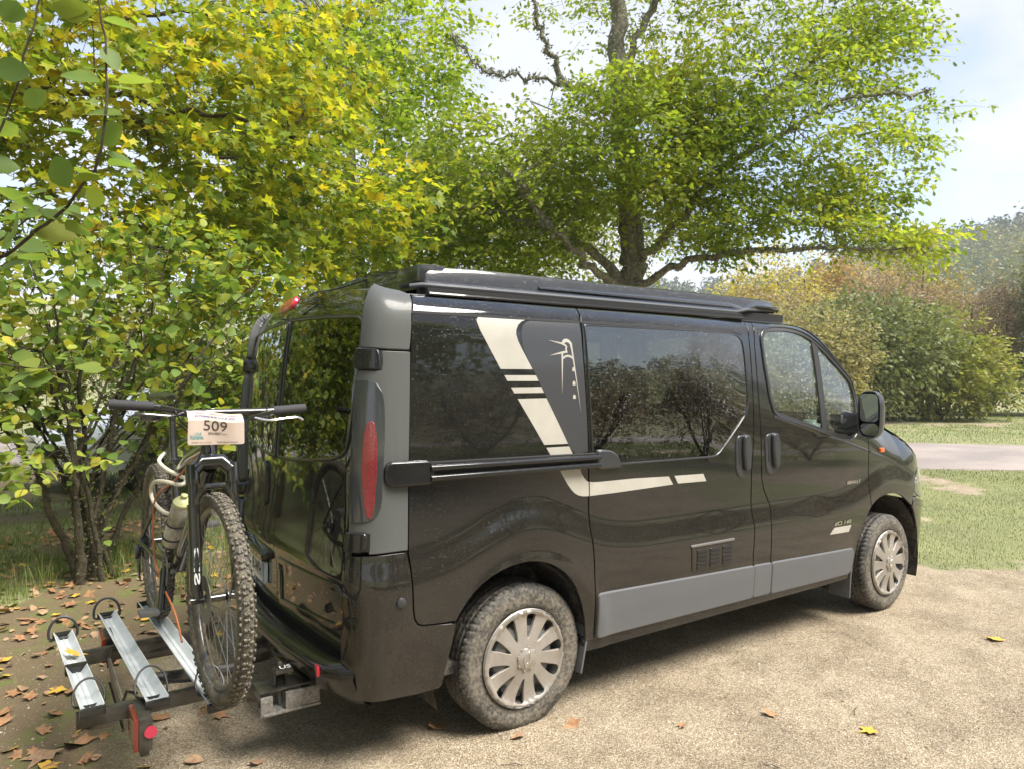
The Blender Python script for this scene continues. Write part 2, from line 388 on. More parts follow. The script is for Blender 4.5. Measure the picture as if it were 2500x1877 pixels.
put('ground', gme, m, kind='structure')
# the track: pale worn asphalt, a sheet a few mm above the ground
vv = []; ff = []; 
fine = []
for a, b_ in zip(RP[:-1], RP[1:]):
    k = max(1, int(np.hypot(*(b_-a))/.5)); fine += [a+(b_-a)*i/k for i in range(k)]
fine.append(RP[-1]); fine = np.array(fine); tg = np.gradient(fine, axis=0); tg /= np.linalg.norm(tg, axis=1)[:, None]
nr = np.stack([-tg[:, 1], tg[:, 0]], 1); cross = np.linspace(-1, 1, 9)
for i, (p, n) in enumerate(zip(fine, nr)):
    for c in cross:
        w = ROADW + (.12*(vnoise(p[0]+c*5, p[1], .9, 3)-.5) if abs(c) == 1 else 0)
        q = p+n*c*w; vv.append((q[0], q[1], .015+.03*(1-c*c)+float(hill(q[0], q[1]))+.004))
k = len(cross)
for i in range(len(fine)-1):
    for j in range(k-1): ff.append((i*k+j, (i+1)*k+j, (i+1)*k+j+1, i*k+j+1))
rme = npmesh(vv, ff, 'road', True)
m, t, b = nodes('asphalt')
g = tn(t, 'ShaderNodeNewGeometry'); P = g.outputs['Position']
n1 = tn(t, 'ShaderNodeTexNoise', {'Vector': P, 'Scale': 40, 'Detail': 8, 'Roughness': .8}); n2 = tn(t, 'ShaderNodeTexNoise', {'Vector': P, 'Scale': .7, 'Detail': 6})
c1 = ramp(t, n1.outputs['Fac'], [(.3, (.17, .14, .125)), (.5, (.27, .235, .215)), (.72, (.40, .36, .33))])
c2 = ramp(t, n2.outputs['Fac'], [(.35, (.75, .74, .74)), (.65, (1.1, 1.06, 1.02))])
mm = tn(t, 'ShaderNodeMixRGB', {0: 1., 1: c1, 2: c2}, blend_type='MULTIPLY'); t.links.new(mm.outputs[0], b.inputs['Base Color'])
bp = tn(t, 'ShaderNodeBump', {'Height': n1.outputs['Fac'], 'Strength': .6, 'Distance': .01}); t.links.new(bp.outputs[0], b.inputs['Normal']); b.inputs['Roughness'].default_value = .75
put('road', rme, m, kind='structure')
# ------------------------------------------------------------------ grass blades, gravel
rng = np.random.default_rng(5)
def frustum(p, mg=1.12):
    q = p-CAM; d = q@FW; x = (q@RT)/np.maximum(d, .01)*1762.8/1250; y = (q@UP)/np.maximum(d, .01)*1762.8/938.5
    return (d > .2) & (abs(x) < mg) & (abs(y) < mg), d
def scatter(n, x0, x1, y0, y1):
    return rng.uniform(x0, x1, n), rng.uniform(y0, y1, n)
def blades(x, y, h, w, lean=.5):
    n = len(x); z = gz(x, y); a = rng.uniform(0, 2*pi, n); dx, dy = np.cos(a), np.sin(a); ln = rng.uniform(.1, 1, n)*lean*h
    la = rng.uniform(0, 2*pi, n); lx, ly = np.cos(la)*ln, np.sin(la)*ln
    b0 = np.stack([x-dx*w, y-dy*w, z-.01], 1); b1 = np.stack([x+dx*w, y+dy*w, z-.01], 1)
    m0 = np.stack([x-dx*w*.7+lx*.3, y-dy*w*.7+ly*.3, z+h*.55], 1); m1 = np.stack([x+dx*w*.7+lx*.3, y+dy*w*.7+ly*.3, z+h*.55], 1)
    tp = np.stack([x+lx, y+ly, z+h*(1-.25*ln/(h+1e-6))], 1)
    V = np.stack([b0, b1, m0, m1, tp], 1).reshape(-1, 3); o = np.arange(n)[:, None]*5
    F = np.concatenate([o+np.array([0, 1, 3]), o+np.array([0, 3, 2]), o+np.array([2, 3, 4])])
    return V, F
VS, FS, off = [], [], 0
for (n, x0, x1, y0, y1, h0, w0, thr) in [(150000, 3.5, 14, -3, 6, .017, .0018, .35), (80000, 12, 40, -4, 24, .04, .006, .4), (60000, -2.6, 3.5, 1.2, 6.5, .05, .002, .3), (26000, -2.2, .6, -2.0, 2.5, .025, .0018, .3), (40000, -3, 6, 6, 18, .06, .004, .4), (45000, 0, 16, -22, -9, .07, .006, .4)]:
    x, y = scatter(n, x0, x1, y0, y1); g = grassf(x, y); k = rng.uniform(0, 1, n) < np.clip((g-thr*.4)*1.3, 0, 1); x, y, g = x[k], y[k], g[k]
    if y0 > -8:
        vis, d = frustum(np.stack([x, y, gz(x, y)], 1)); x, y, g = x[vis], y[vis], g[vis]
    V, F = blades(x, y, h0*rng.uniform(.5, 1.6, len(x))*(.5+g*.7), w0*rng.uniform(.7, 1.4, len(x))); VS.append(V); FS.append(F+off); off += len(V)
m, t, b = nodes('grass_blade')
g = tn(t, 'ShaderNodeNewGeometry'); n1 = tn(t, 'ShaderNodeTexNoise', {'Vector': g.outputs['Position'], 'Scale': 1.2, 'Detail': 3})
ad = tn(t, 'ShaderNodeMath', {0: n1.outputs['Fac'], 1: g.outputs['Random Per Island']}, operation='ADD'); hf = tn(t, 'ShaderNodeMath', {0: ad.outputs[0], 1: .5}, operation='MULTIPLY')
gc = ramp(t, hf.outputs[0], [(.2, (.07, .115, .02)), (.45, (.13, .19, .035)), (.65, (.22, .26, .06)), (.85, (.34, .30, .13))])
t.links.new(gc, b.inputs['Base Color']); b.inputs['Roughness'].default_value = .6
tr = tn(t, 'ShaderNodeBsdfTranslucent', {0: gc}); mxs = tn(t, 'ShaderNodeMixShader', {0: .35, 1: b.outputs[0], 2: tr.outputs[0]})
t.links.new(mxs.outputs[0], t.nodes['Material Output'].inputs[0])
GRASSM = m
o = put('grass', npmesh(np.concatenate(VS), np.concatenate(FS), 'grass'), m, kind='stuff'); tag(o, 'short patchy green grass on the verges beside the gravel', 'grass')
# long tufts at the foot of the shrub
x = []; y = []
for k in range(34):
    cx_, cy_ = rng.uniform(-1.6, 1.6), rng.uniform(1.9, 3.9); n = rng.integers(35, 90)
    x.append(cx_+rng.normal(0, .07, n)); y.append(cy_+rng.normal(0, .07, n))
x = np.concatenate(x); y = np.concatenate(y); V, F = blades(x, y, rng.uniform(.12, .34, len(x)), rng.uniform(.0014, .0026, len(x)), 1.0)
o = put('long_grass', npmesh(V, F, 'long_grass'), GRASSM, kind='stuff'); tag(o, 'long drooping grass tufts at the foot of the mossy shrub', 'grass')
# gravel stones
n = 42000; x, y = scatter(n, -1.5, 6.5, -3.3, 1.5); k = (grassf(x, y) < .5); x, y = x[k], y[k]
vis, d = frustum(np.stack([x, y, gz(x, y)], 1)); x, y = x[vis], y[vis]; n = len(x)
s = rng.uniform(.0012, .0038, n)*np.where(rng.uniform(0, 1, n) > .985, 2.2, 1)
oct_ = np.array([(1, 0, 0), (0, 1, 0), (-1, 0, 0), (0, -1, 0), (0, 0, .7), (0, 0, -.5)]); jit = rng.uniform(.6, 1.3, (n, 6, 1))
aa = rng.uniform(0, 2*pi, n); ca_, sa_ = np.cos(aa), np.sin(aa)
vx = oct_[None]*jit*s[:, None, None]; X = vx[..., 0]*ca_[:, None]-vx[..., 1]*sa_[:, None]+x[:, None]; Y = vx[..., 0]*sa_[:, None]+vx[..., 1]*ca_[:, None]+y[:, None]; Z = vx[..., 2]+gz(x, y)[:, None]+.001
F0 = np.array([(0, 1, 4), (1, 2, 4), (2, 3, 4), (3, 0, 4)])
o = put('gravel', npmesh(np.stack([X, Y, Z], -1).reshape(-1, 3), (np.arange(n)[:, None, None]*6+F0).reshape(-1, 3), 'gravel'), None, kind='stuff')
m, t, b = nodes('stone_chip'); g = tn(t, 'ShaderNodeNewGeometry')
gc = ramp(t, g.outputs['Random Per Island'], [(0, (.10, .075, .05)), (.4, (.27, .21, .135)), (.75, (.42, .36, .26)), (1, (.60, .56, .48))]); t.links.new(gc, b.inputs['Base Color']); b.inputs['Roughness'].default_value = .8
o.data.materials.append(m); tag(o, 'fine pale sandy gravel grains scattered over the parking ground', 'gravel')
# ------------------------------------------------------------------ the van's skin as a surface over (u, z):
# u runs along the flank (u = x), round the rear corner to the rear doors (u < -.15) and round the front corner to the nose (u > 4.15)
sm = lambda t: (lambda q: q*q*(3-2*q))(np.clip(t, 0, 1))
XR, XF, ZW = .851, 3.949, .33
def width(x, z):
    w = spl(z, [.2, .35, .5, .70, .85, 1.0, 1.15, 1.3, 1.5, 1.7, 1.84, 1.90, 1.94, 1.97], [.905, .920, .934, .938, .937, .936, .934, .926, .905, .880, .858, .842, .812, .75])
    w = w+spl(z, [1.0, 1.15, 1.3, 1.5, 1.7, 1.84, 1.90, 1.94, 1.97], [.002, .003, .011, .025, .039, .048, .042, .030, .025])*(1-sm((x-1.9)/.8))
    zs = .80+.175*np.exp(-((x-XR)/.36)**2)+.15*np.exp(-((x-XF)/.38)**2)
    q_ = np.clip((zs+.10-z)/.18, 0, 1); w = w+.022*sm(q_)-.007*sm((zs-.10-z)/.3)
    w = w-.020*sm((x-3.0)/1.3)-.085*sm((x-2.5)/1.6)*sm((z-1.15)/.8)
    zc = 1.20-.30*(x-3.43)
    w = w-.16*sm((z-zc)/.42)*sm((x-3.55)/.45)
    for X in (XR, XF):
        r = np.sqrt((x-X)**2+(z-ZW)**2); w = w+.010*np.exp(-((r-.43)/.05)**2)
    return w
def xrear(z): return spl(z, [.2, .42, .50, .64, .72, .78, .88, 1.0, 1.25, 1.5, 1.73, 1.87, 1.92, 1.97], [.03, .0, -.008, -.008, -.018, -.028, -.020, -.013, -.006, .013, .038, .063, .085, .12])
CX, CY, CL, FX, FL = .25, .15, .40, 4.15, 1.15
def bez(p0, p1, p2, p3, t):
    a = 1-t; return a**3*p0+3*a*a*t*p1+3*a*t*t*p2+t**3*p3
def nose(z): return spl(z, [.2, .30, .45, .7, .85, .95, 1.1, 1.2], [4.66, 4.72, 4.76, 4.76, 4.72, 4.67, 4.60, 4.5])
def M_(u, z):
    u = np.asarray(u, float); z = np.asarray(z, float); u, z = np.broadcast_arrays(u, z)
    fl = u < -.9; fr = u > FX+FL
    sg = np.where(fl | fr, -1., 1.); u = np.where(fl, -1.8-u, np.where(fr, 2*(FX+FL)-u, u))
    wc = width(np.full_like(z, CX), z); xr = xrear(z); yc = wc-CY
    x = u.copy(); y = -width(u, z); xe = xr+.045; t = np.clip((CX-u)/CL, 0, 1)
    c = u < CX; x = np.where(c, bez(CX, CX-.15, xe+.014, xe, t), x); y = np.where(c, -bez(wc, wc, yc+.115, yc, t), y)
    v = u-(CX-CL); e = v < 0; yy = yc*(1+v/.75)
    x = np.where(e, xr+.045*(yy/yc)**2, x); y = np.where(e, -yy, y)
    z2 = z+np.where(u < CX, .05*(1-(np.clip(abs(y)/.80, 0, 1))**2)*sm((z-1.78)/.19), 0)
    g = u > FX; t = np.clip((u-FX)/FL, 0, 1); wf = width(np.full_like(z, FX), z); n = nose(z)
    x = np.where(g, bez(FX, FX+.45, n, n, t), x); y = np.where(g, -bez(wf, wf-.02, wf*.86, 0, t), y)
    return np.stack([x, y*sg, z2], -1)
def MG(u, z):
    """side glass: one even, shallow curve"""
    u = np.asarray(u, float); z = np.asarray(z, float); c = lambda q: np.full_like(u, q); a, m_, b = width(u, c(1.16)), width(u, c(1.50)), width(u, c(1.83)); t = (z-1.16)/.67
    L0 = 2*(t-.5)*(t-1); L1 = -4*t*(t-1); L2 = 2*t*(t-.5)
    return np.stack([u, -(a*L0+(m_*.5+.5*(a+b)/2+.004)*L1+b*L2), z], -1)
def mapN(f, u, z, h=1.5e-3):
    a = f(u+h, z)-f(u-h, z); b = f(u, z+h)-f(u, z-h); n = np.cross(a, b); l = np.linalg.norm(n, axis=-1, keepdims=True)
    return n/np.maximum(l, 1e-9)
def inpoly(px, py, poly):
    c = np.zeros(len(px), bool); n = len(poly)
    for i in range(n):
        x1, y1 = poly[i]; x2, y2 = poly[(i+1) % n]
        if y1 == y2: continue
        k = ((y1 > py) != (y2 > py)) & (px < (x2-x1)*(py-y1)/(y2-y1)+x1); c ^= k
    return c
def area2(p): 
    p = np.asarray(p); return .5*np.sum(p[:, 0]*np.roll(p[:, 1], -1)-np.roll(p[:, 0], -1)*p[:, 1])
def inset(poly, d):
    p = np.asarray(poly, float); s = np.sign(area2(p)); a = np.roll(p, 1, 0); c = np.roll(p, -1, 0)
    e1 = p-a; e2 = c-p; e1 /= np.linalg.norm(e1, axis=1)[:, None]+1e-12; e2 /= np.linalg.norm(e2, axis=1)[:, None]+1e-12
    n1 = np.stack([-e1[:, 1], e1[:, 0]], 1)*s; n2 = np.stack([-e2[:, 1], e2[:, 0]], 1)*s
    n = n1+n2; l = np.maximum((n*n).sum(1)/2, .35); return p+n/l[:, None]*d
def resample(poly, step):
    out = []; n = len(poly)
    for i in range(n):
        a = np.asarray(poly[i], float); b = np.asarray(poly[(i+1) % n], float); L = np.linalg.norm(b-a)
        if L < 1e-6: continue
        k = max(1, int(math.ceil(L/step)))
        for j in range(k): out.append(a+(b-a)*j/k)
    return np.array(out)
def rounded(poly, r, n=4):
    """round the corners of a polygon by radius about r"""
    p = [np.asarray(q, float) for q in poly]; out = []; m = len(p)
    for i in range(m):
        a, b, c = p[i-1], p[i], p[(i+1) % m]; la = np.linalg.norm(a-b); lc = np.linalg.norm(c-b)
        e = (a-b)/la; f = (c-b)/lc; cosA = e@f
        if cosA < -.985: out.append(b); continue
        d = min(r, la*.48, lc*.48); s = b+e*d; q = b+f*d
        for k in range(n+1):
            t = k/n; out.append((1-t)**2*s+2*t*(1-t)*b+t*t*q)
    return np.array(out)
def panel_mesh(outer, holes=(), off=0., thick=.014, gap=.0052, res=.05, mp=M_, flip=False, lip=.002, shift=None, name='panel', bulge=None, hgap=None):
    """sheet-metal panel: outline in map coordinates, lifted to the mapped surface, with a rounded edge and a return flange"""
    outer = resample(inset(outer, gap) if gap else np.asarray(outer, float), res)
    holes = [resample(inset(h, -(gap if hgap is None else hgap)) if (gap or hgap) else np.asarray(h, float), res) for h in holes]
    loops = [outer]+holes; pts = []; edges = []
    for L in loops:
        b = len(pts); pts += [tuple(q) for q in L]; edges += [(b+i, b+(i+1) % len(L)) for i in range(len(L))]
    nb = len(pts); A = np.array(pts)
    lo = outer.min(0); hi = outer.max(0); gx_ = np.arange(lo[0]+res*.5, hi[0], res); gy_ = np.arange(lo[1]+res*.5, hi[1], res)
    if len(gx_) and len(gy_):
        X, Y = np.meshgrid(gx_, gy_); X = X.ravel(); Y = Y.ravel(); k = inpoly(X, Y, outer)
        for h in holes: k &= ~inpoly(X, Y, h)
        X, Y = X[k], Y[k]
        if len(X):
            dm = np.full(len(X), 1e9)
            for i in range(0, nb): dm = np.minimum(dm, (X-A[i, 0])**2+(Y-A[i, 1])**2)
            k = dm > (res*.55)**2; pts += list(zip(X[k], Y[k]))
    vo, eo, fo, ov, oe, of_ = delaunay_2d_cdt([Vector(p) for p in pts], edges, [], 0, 1e-7)
    W2 = np.array([(v.x, v.y) for v in vo]); T = np.array([f for f in fo if len(f) == 3])
    c = W2[T].mean(1); k = inpoly(c[:, 0], c[:, 1], outer)
    for h in holes: k &= ~inpoly(c[:, 0], c[:, 1], h)
    T = T[k]; ar = (W2[T[:, 1]]-W2[T[:, 0]]); br = (W2[T[:, 2]]-W2[T[:, 0]]); cr_ = ar[:, 0]*br[:, 1]-ar[:, 1]*br[:, 0]
    T[cr_ < 0] = T[cr_ < 0][:, ::-1]
    mapi = {}
    for i, o_ in enumerate(ov):
        for q in o_: mapi.setdefault(q, i)
    P = mp(W2[:, 0], W2[:, 1]); Nn = mapN(mp, W2[:, 0], W2[:, 1])
    o2 = off if bulge is None else off+bulge(W2[:, 0], W2[:, 1])[:, None]
    P = P+Nn*o2
    verts = [tuple(p) for p in P]; nrm = [tuple(n) for n in Nn]; faces = [tuple(t) for t in T]
    if thick:
        b = 0
        for li, L in enumerate(loops):
            ids = [mapi.get(b+i) for i in range(len(L))]; b += len(L)
            s = np.sign(area2(L)); ee = np.roll(L, -1, 0)-np.roll(L, 1, 0); out2 = np.stack([ee[:, 1], -ee[:, 0]], 1)*s*(1 if li == 0 else -1); out2 /= np.linalg.norm(out2, axis=1)[:, None]+1e-12
            p0 = np.array([P[i] for i in ids]); n0 = np.array([Nn[i] for i in ids])
            h = 1e-3; du = (mp(L[:, 0]+h, L[:, 1])-mp(L[:, 0]-h, L[:, 1]))/(2*h); dz = (mp(L[:, 0], L[:, 1]+h)-mp(L[:, 0], L[:, 1]-h))/(2*h)
            o3 = du*out2[:, :1]+dz*out2[:, 1:]; o3 /= np.linalg.norm(o3, axis=1)[:, None]+1e-12
            r1 = p0+o3*lip-n0*lip; r2 = r1-n0*max(thick-lip, .0002); base = len(verts); n = len(L)
            verts += [tuple(q) for q in r1]+[tuple(q) for q in r2]
            n1 = n0*.35+o3; n1 /= np.linalg.norm(n1, axis=1)[:, None]; nrm += [tuple(q) for q in n1]+[tuple(q) for q in o3]
            for i in range(n):
                j = (i+1) % n; a_, b_ = ids[i], ids[j]
                q1 = (a_, base+i, base+j, b_); q2 = (base+i, base+n+i, base+n+j, base+j)
                if s*(1 if li == 0 else -1) < 0: q1, q2 = q1[::-1], q2[::-1]
                if a_ != b_: faces += [q1, q2]
                else: faces += [q2]
    V = np.array(verts); Nr = np.array(nrm)
    if flip:
        V = V*[1, -1, 1]; Nr = Nr*[1, -1, 1]; faces = [f[::-1] for f in faces]
    if shift is not None: V = V+shift
    me = bpy.data.meshes.new(name); me.from_pydata([tuple(v) for v in V], [], [tuple(int(i) for i in f) for f in faces]); me.update(); me.shade_smooth()
    if len(me.vertices) == len(Nr): me.normals_split_custom_set_from_vertices([tuple(n) for n in Nr])
    return me
def panel(name, outer, mat, parent, sides='R', label=None, **k):
    r = None
    for s in sides:
        o = put(name, panel_mesh(outer, flip=(s == 'L'), name=name, **k), mat, parent, label=label); r = r or o
    return r
def text_mesh(s, mp, x0, z0, h, width=None, slant=0., off=.002, thick=.0015, font_sp=1., align='LEFT', bold=0.):
    cu = bpy.data.curves.new('t', 'FONT'); cu.body = s; cu.size = 1; cu.resolution_u = 3; cu.offset = bold; cu.space_character = font_sp
    ob = bpy.data.objects.new('t', cu); COL.objects.link(ob); bpy.context.view_layer.update()
    me = bpy.data.meshes.new_from_object(ob.evaluated_get(bpy.context.evaluated_depsgraph_get()))
    v = np.array([(q.co.x, q.co.y) for q in me.vertices]); f = [tuple(p.vertices) for p in me.polygons]
    bpy.data.objects.remove(ob); bpy.data.curves.remove(cu); bpy.data.meshes.remove(me)
    mn = v.min(0); mxx = v.max(0); v = v-mn; H = mxx[1]-mn[1]; Wd = mxx[0]-mn[0]; sx = (width/Wd) if width else h/H
    a = x0+v[:, 0]*sx+v[:, 1]*h/H*slant; b = z0+v[:, 1]*h/H
    P = mp(a, b)+mapN(mp, a, b)*off
    me2 = bpy.data.meshes.new('lettering'); me2.from_pydata([tuple(p) for p in P], [], f); me2.update()
    return me2
def plane_map(o, ex, ez):
    o, ex, ez = map(lambda q: np.array(q, float), (o, ex, ez))
    return lambda a, b: o+np.asarray(a)[..., None]*ex+np.asarray(b)[..., None]*ez
# ------------------------------------------------------------------ van materials
PAINT = paint('black_paint', (.0095, .0095, .009))
PAINTR = paint('black_paint_rear', (.007, .0072, .0068), dust=.45, dustcol=(.05, .042, .03), streak=.9)
POPM = paint('black_gelcoat', (.030, .031, .033), dust=.5, rough=.22, drops=.7)
GREYP = paint('grey_plastic', (.092, .095, .092), dust=.35, rough=.34, drops=.4, dustcol=(.30, .29, .27), streak=1.6, coat=.15)
CLAD = paint('weathered_plastic', (.105, .108, .116), dust=.85, rough=.42, drops=.3, dustcol=(.24, .215, .18), streak=.6, coat=.0)
BLKP = paint('black_plastic', (.012, .012, .012), dust=.3, rough=.22, drops=.3, coat=.8)
RUBBER = simple('rubber', (.018, .018, .018), .55, bump=.1)
HANDM = simple('handle_plastic', (.030, .031, .034), .32, coat=.3)
SHELL = simple('inner_body', (.006, .006, .006), .9)
STICK = simple('cream_film', (.42, .40, .35), .32, coat=.4, col2=(.38, .355, .31), nscale=8)
GREYF = simple('grey_film', (.048, .048, .052), .34, coat=.35, metal=.2)
SILV = simple('silver_plastic', (.40, .375, .345), .38, metal=.45, coat=.25, col2=(.27, .235, .195), nscale=9, amt=1.2)
STEEL = simple('steel_wheel', (.10, .115, .13), .45, metal=.3, col2=(.15, .135, .11), nscale=30)
CHROME = simple('chrome', (.75, .75, .75), .12, metal=1.)
BLACKM = simple('matt_black', (.01, .01, .01), .8)
ORANGE = simple('orange_lens', (.75, .13, .02), .15, coat=1)
WHITEP = simple('white_plastic', (.72, .73, .72), .4)
DASHM = simple('dashboard_grey', (.50, .54, .53), .6, col2=(.24, .27, .27), nscale=10)
SEATM = simple('seat_fabric', (.055, .057, .06), .9, col2=(.09, .09, .09), nscale=120, bump=.3)
CURT = simple('tan_curtain', (.42, .30, .17), .9)
TEAL = simple('pale_green_ceramic', (.42, .52, .48), .25, coat=.5)
def glass(name, tint, spec=1.0, drops=1.):
    m, t, b = nodes(name); t.nodes.remove(b)
    g = tn(t, 'ShaderNodeNewGeometry'); lw = tn(t, 'ShaderNodeLayerWeight', {'Blend': .5}); p5 = tn(t, 'ShaderNodeMath', {0: lw.outputs['Facing'], 1: 5.}, operation='POWER'); fr = tn(t, 'ShaderNodeMath', {0: p5.outputs[0], 1: .92, 2: .055}, operation='MULTIPLY_ADD')
    nrm, mk = droplets(t, g.outputs['Position'], 120, .5*drops, .30); 
    tr = tn(t, 'ShaderNodeBsdfTransparent', {0: (*tint, 1)}); gl = tn(t, 'ShaderNodeBsdfGlossy', {'Roughness': .012, 'Color': (1, 1, 1, 1), 'Normal': nrm})
    f2 = tn(t, 'ShaderNodeMath', {0: fr.outputs[0], 1: 1.7*spec}, operation='MULTIPLY', use_clamp=True)
    df = tn(t, 'ShaderNodeBsdfDiffuse', {0: (.5, .5, .5, 1)}); dm = tn(t, 'ShaderNodeMath', {0: mk, 1: .10}, operation='MULTIPLY')
    mxa = tn(t, 'ShaderNodeMixShader', {0: f2.outputs[0], 1: tr.outputs[0], 2: gl.outputs[0]})
    mxb = tn(t, 'ShaderNodeMixShader', {0: dm.outputs[0], 1: mxa.outputs[0], 2: df.outputs[0]})
    t.links.new(mxb.outputs[0], t.nodes['Material Output'].inputs[0]); return m
GLASS = glass('clear_glass', (.80, .90, .86), 1.2)
TINT = glass('tinted_glass', (.085, .085, .08), 1.25)
DARKG = glass('dark_glass', (.012, .012, .011), .95)
def lensmat(name, col, scale=95):
    m, t, b = nodes(name); g = tn(t, 'ShaderNodeNewGeometry'); sp = tn(t, 'ShaderNodeSeparateXYZ', {0: g.outputs['Position']})
    w = tn(t, 'ShaderNodeTexBrick', {'Vector': tn(t, 'ShaderNodeCombineXYZ', {0: tn(t, 'ShaderNodeMath', {0: sp.outputs[0], 1: sp.outputs[1]}, operation='SUBTRACT').outputs[0], 1: sp.outputs[2]}).outputs[0], 'Scale': scale, 'Color1': (*col, 1), 'Color2': (*(c*.7 for c in col), 1), 'Mortar': (*(c*.22 for c in col), 1), 'Mortar Size': .03}, offset=0.0)
    t.links.new(w.outputs[0], b.inputs['Base Color']); b.inputs['Roughness'].default_value = .25; b.inputs['Coat Weight'].default_value = 1; b.inputs['Coat Roughness'].default_value = .03
    bp = tn(t, 'ShaderNodeBump', {'Height': w.outputs['Fac'], 'Strength': .4, 'Distance': .004}); t.links.new(bp.outputs[0], b.inputs['Normal'])
    return m
REDL = lensmat('red_lens', (.26, .010, .02), 38); SMOKE = simple('smoked_lens', (.035, .038, .042), .12, coat=1.)
def mudmat(name, base, mud, lo=.38, hi=.62, rough=.7, sc=16, radial=False):
    m, t, b = nodes(name); tcn = tn(t, 'ShaderNodeTexCoord')
    n1 = tn(t, 'ShaderNodeTexNoise', {'Vector': tcn.outputs['Object'], 'Scale': sc, 'Detail': 9, 'Roughness': .72}); n2 = tn(t, 'ShaderNodeTexNoise', {'Vector': tcn.outputs['Object'], 'Scale': sc*9, 'Detail': 4})
    ad = tn(t, 'ShaderNodeMath', {0: n1.outputs['Fac'], 1: n2.outputs['Fac']}, operation='ADD'); hf = tn(t, 'ShaderNodeMath', {0: ad.outputs[0], 1: .5}, operation='MULTIPLY')
    if radial:
        ln = tn(t, 'ShaderNodeVectorMath', {0: tcn.outputs['Object']}, operation='LENGTH'); mr = tn(t, 'ShaderNodeMapRange', {'Value': ln.outputs['Value'], 'From Min': .305, 'From Max': .335, 'To Min': .030, 'To Max': -.045}); hf = tn(t, 'ShaderNodeMath', {0: hf.outputs[0], 1: mr.outputs[0]}, operation='ADD')
    c = ramp(t, hf.outputs[0], [(lo, base), ((lo+hi)/2, tuple((a+b_)/2 for a, b_ in zip(base, mud))), (hi, mud)]); t.links.new(c, b.inputs['Base Color']); b.inputs['Roughness'].default_value = rough
    bp = tn(t, 'ShaderNodeBump', {'Height': hf.outputs[0], 'Strength': .7, 'Distance': .004}); t.links.new(bp.outputs[0], b.inputs['Normal']); return m
TYRE = mudmat('muddy_tyre', (.035, .033, .030), (.185, .16, .125), .43, .63, sc=8, radial=True)
LINER = mudmat('wheel_liner', (.012, .012, .012), (.16, .13, .095), .46, .66)

van = thing('camper_van', 'muddy black pop-top camper van with cream stripes parked on the gravel', 'camper van', (2.4, 0, 0))
# ------------------------------------------------------------------ seams (u, z)
PIL = [(.249, .895), (0.251, 1.1), (0.251, 1.301), (0.258, 1.526), (0.266, 1.705), (0.278, 1.855), (0.298, 1.92), (0.311, 1.95)]
QLOW = [(.249, .895), (.256, .817), (.260, .735), (.263, .655), (.270, .615), (.284, .592), (.305, .582), (.34, .578), (.40, .573), (.464, .567)]
SR = [(1.241, .333), (1.236, .45), (1.231, .57), (1.227, .70), (1.222, .76), (1.211, .87), (1.206, 1), (1.207, 1.1), (1.207, 1.249), (1.196, 1.487), (1.184, 1.725), (1.185, 1.872), (1.198, 1.915), (1.21, 1.95)]
SF = [(2.439, .333), (2.426, .603), (2.431, .70), (2.434, .768), (2.429, .83), (2.428, .893), (2.434, 1.072), (2.456, 1.238), (2.474, 1.43), (2.485, 1.624), (2.493, 1.82), (2.513, 1.954)]
DR = [(2.603, .333), (2.590, .50), (2.589, .62), (2.590, .765), (2.600, .82), (2.599, .865), (2.575, .91), (2.545, .96), (2.528, 1.02), (2.525, 1.1), (2.528, 1.286), (2.531, 1.429), (2.533, 1.625), (2.542, 1.8), (2.563, 1.9), (2.592, 1.955)]
RARCH = [(.408, .294), (.428, .407), (.447, .486), (.464, .567), (.487, .610), (.518, .648), (.552, .682), (.594, .712), (.640, .736), (.692, .755), (.742, .767), (.794, .773), (.84, .773), (.885, .767), (.925, .757), (.965, .741), (1.008, .716), (1.045, .688), (1.078, .655), (1.107, .617), (1.132, .572), (1.153, .525), (1.172, .46), (1.183, .40), (1.190, .333)]
FARCH = [(3.487, .333), (3.486, .40), (3.492, .455), (3.508, .51), (3.532, .565), (3.562, .62), (3.602, .675), (3.638, .716), (3.679, .755), (3.72, .780), (3.761, .797), (3.81, .810), (3.862, .817), (3.92, .820), (3.98, .817), (4.035, .806), (4.085, .788), (4.14, .757), (4.20, .71), (4.25, .66), (4.30, .60), (4.335, .54), (4.36, .48), (4.375, .40), (4.38, .30)]
TOPC = [(2.592, 1.955), (3, 1.955), (3.1, 1.945), (3.2, 1.915), (3.3, 1.865), (3.4, 1.795), (3.5, 1.715), (3.6, 1.628), (3.7, 1.54), (3.78, 1.47), (3.87, 1.392), (3.96, 1.335), (4.08, 1.285), (4.16, 1.245), (4.24, 1.205), (4.32, 1.155), (4.40, 1.10), (4.48, 1.045), (4.56, .995), (4.66, .955), (4.78, .925), (4.95, .905), (5.12, .90), (5.30, .90)]
WS = [(1.203, 1.857), (1.75, 1.861), (2.267, 1.865), (2.334, 1.862), (2.384, 1.85), (2.414, 1.827), (2.426, 1.789), (2.429, 1.7), (2.428, 1.6), (2.427, 1.49), (2.417, 1.445), (2.384, 1.392), (2.243, 1.269), (2.161, 1.2), (2.136, 1.184), (2.096, 1.176), (1.696, 1.176), (1.233, 1.176)]
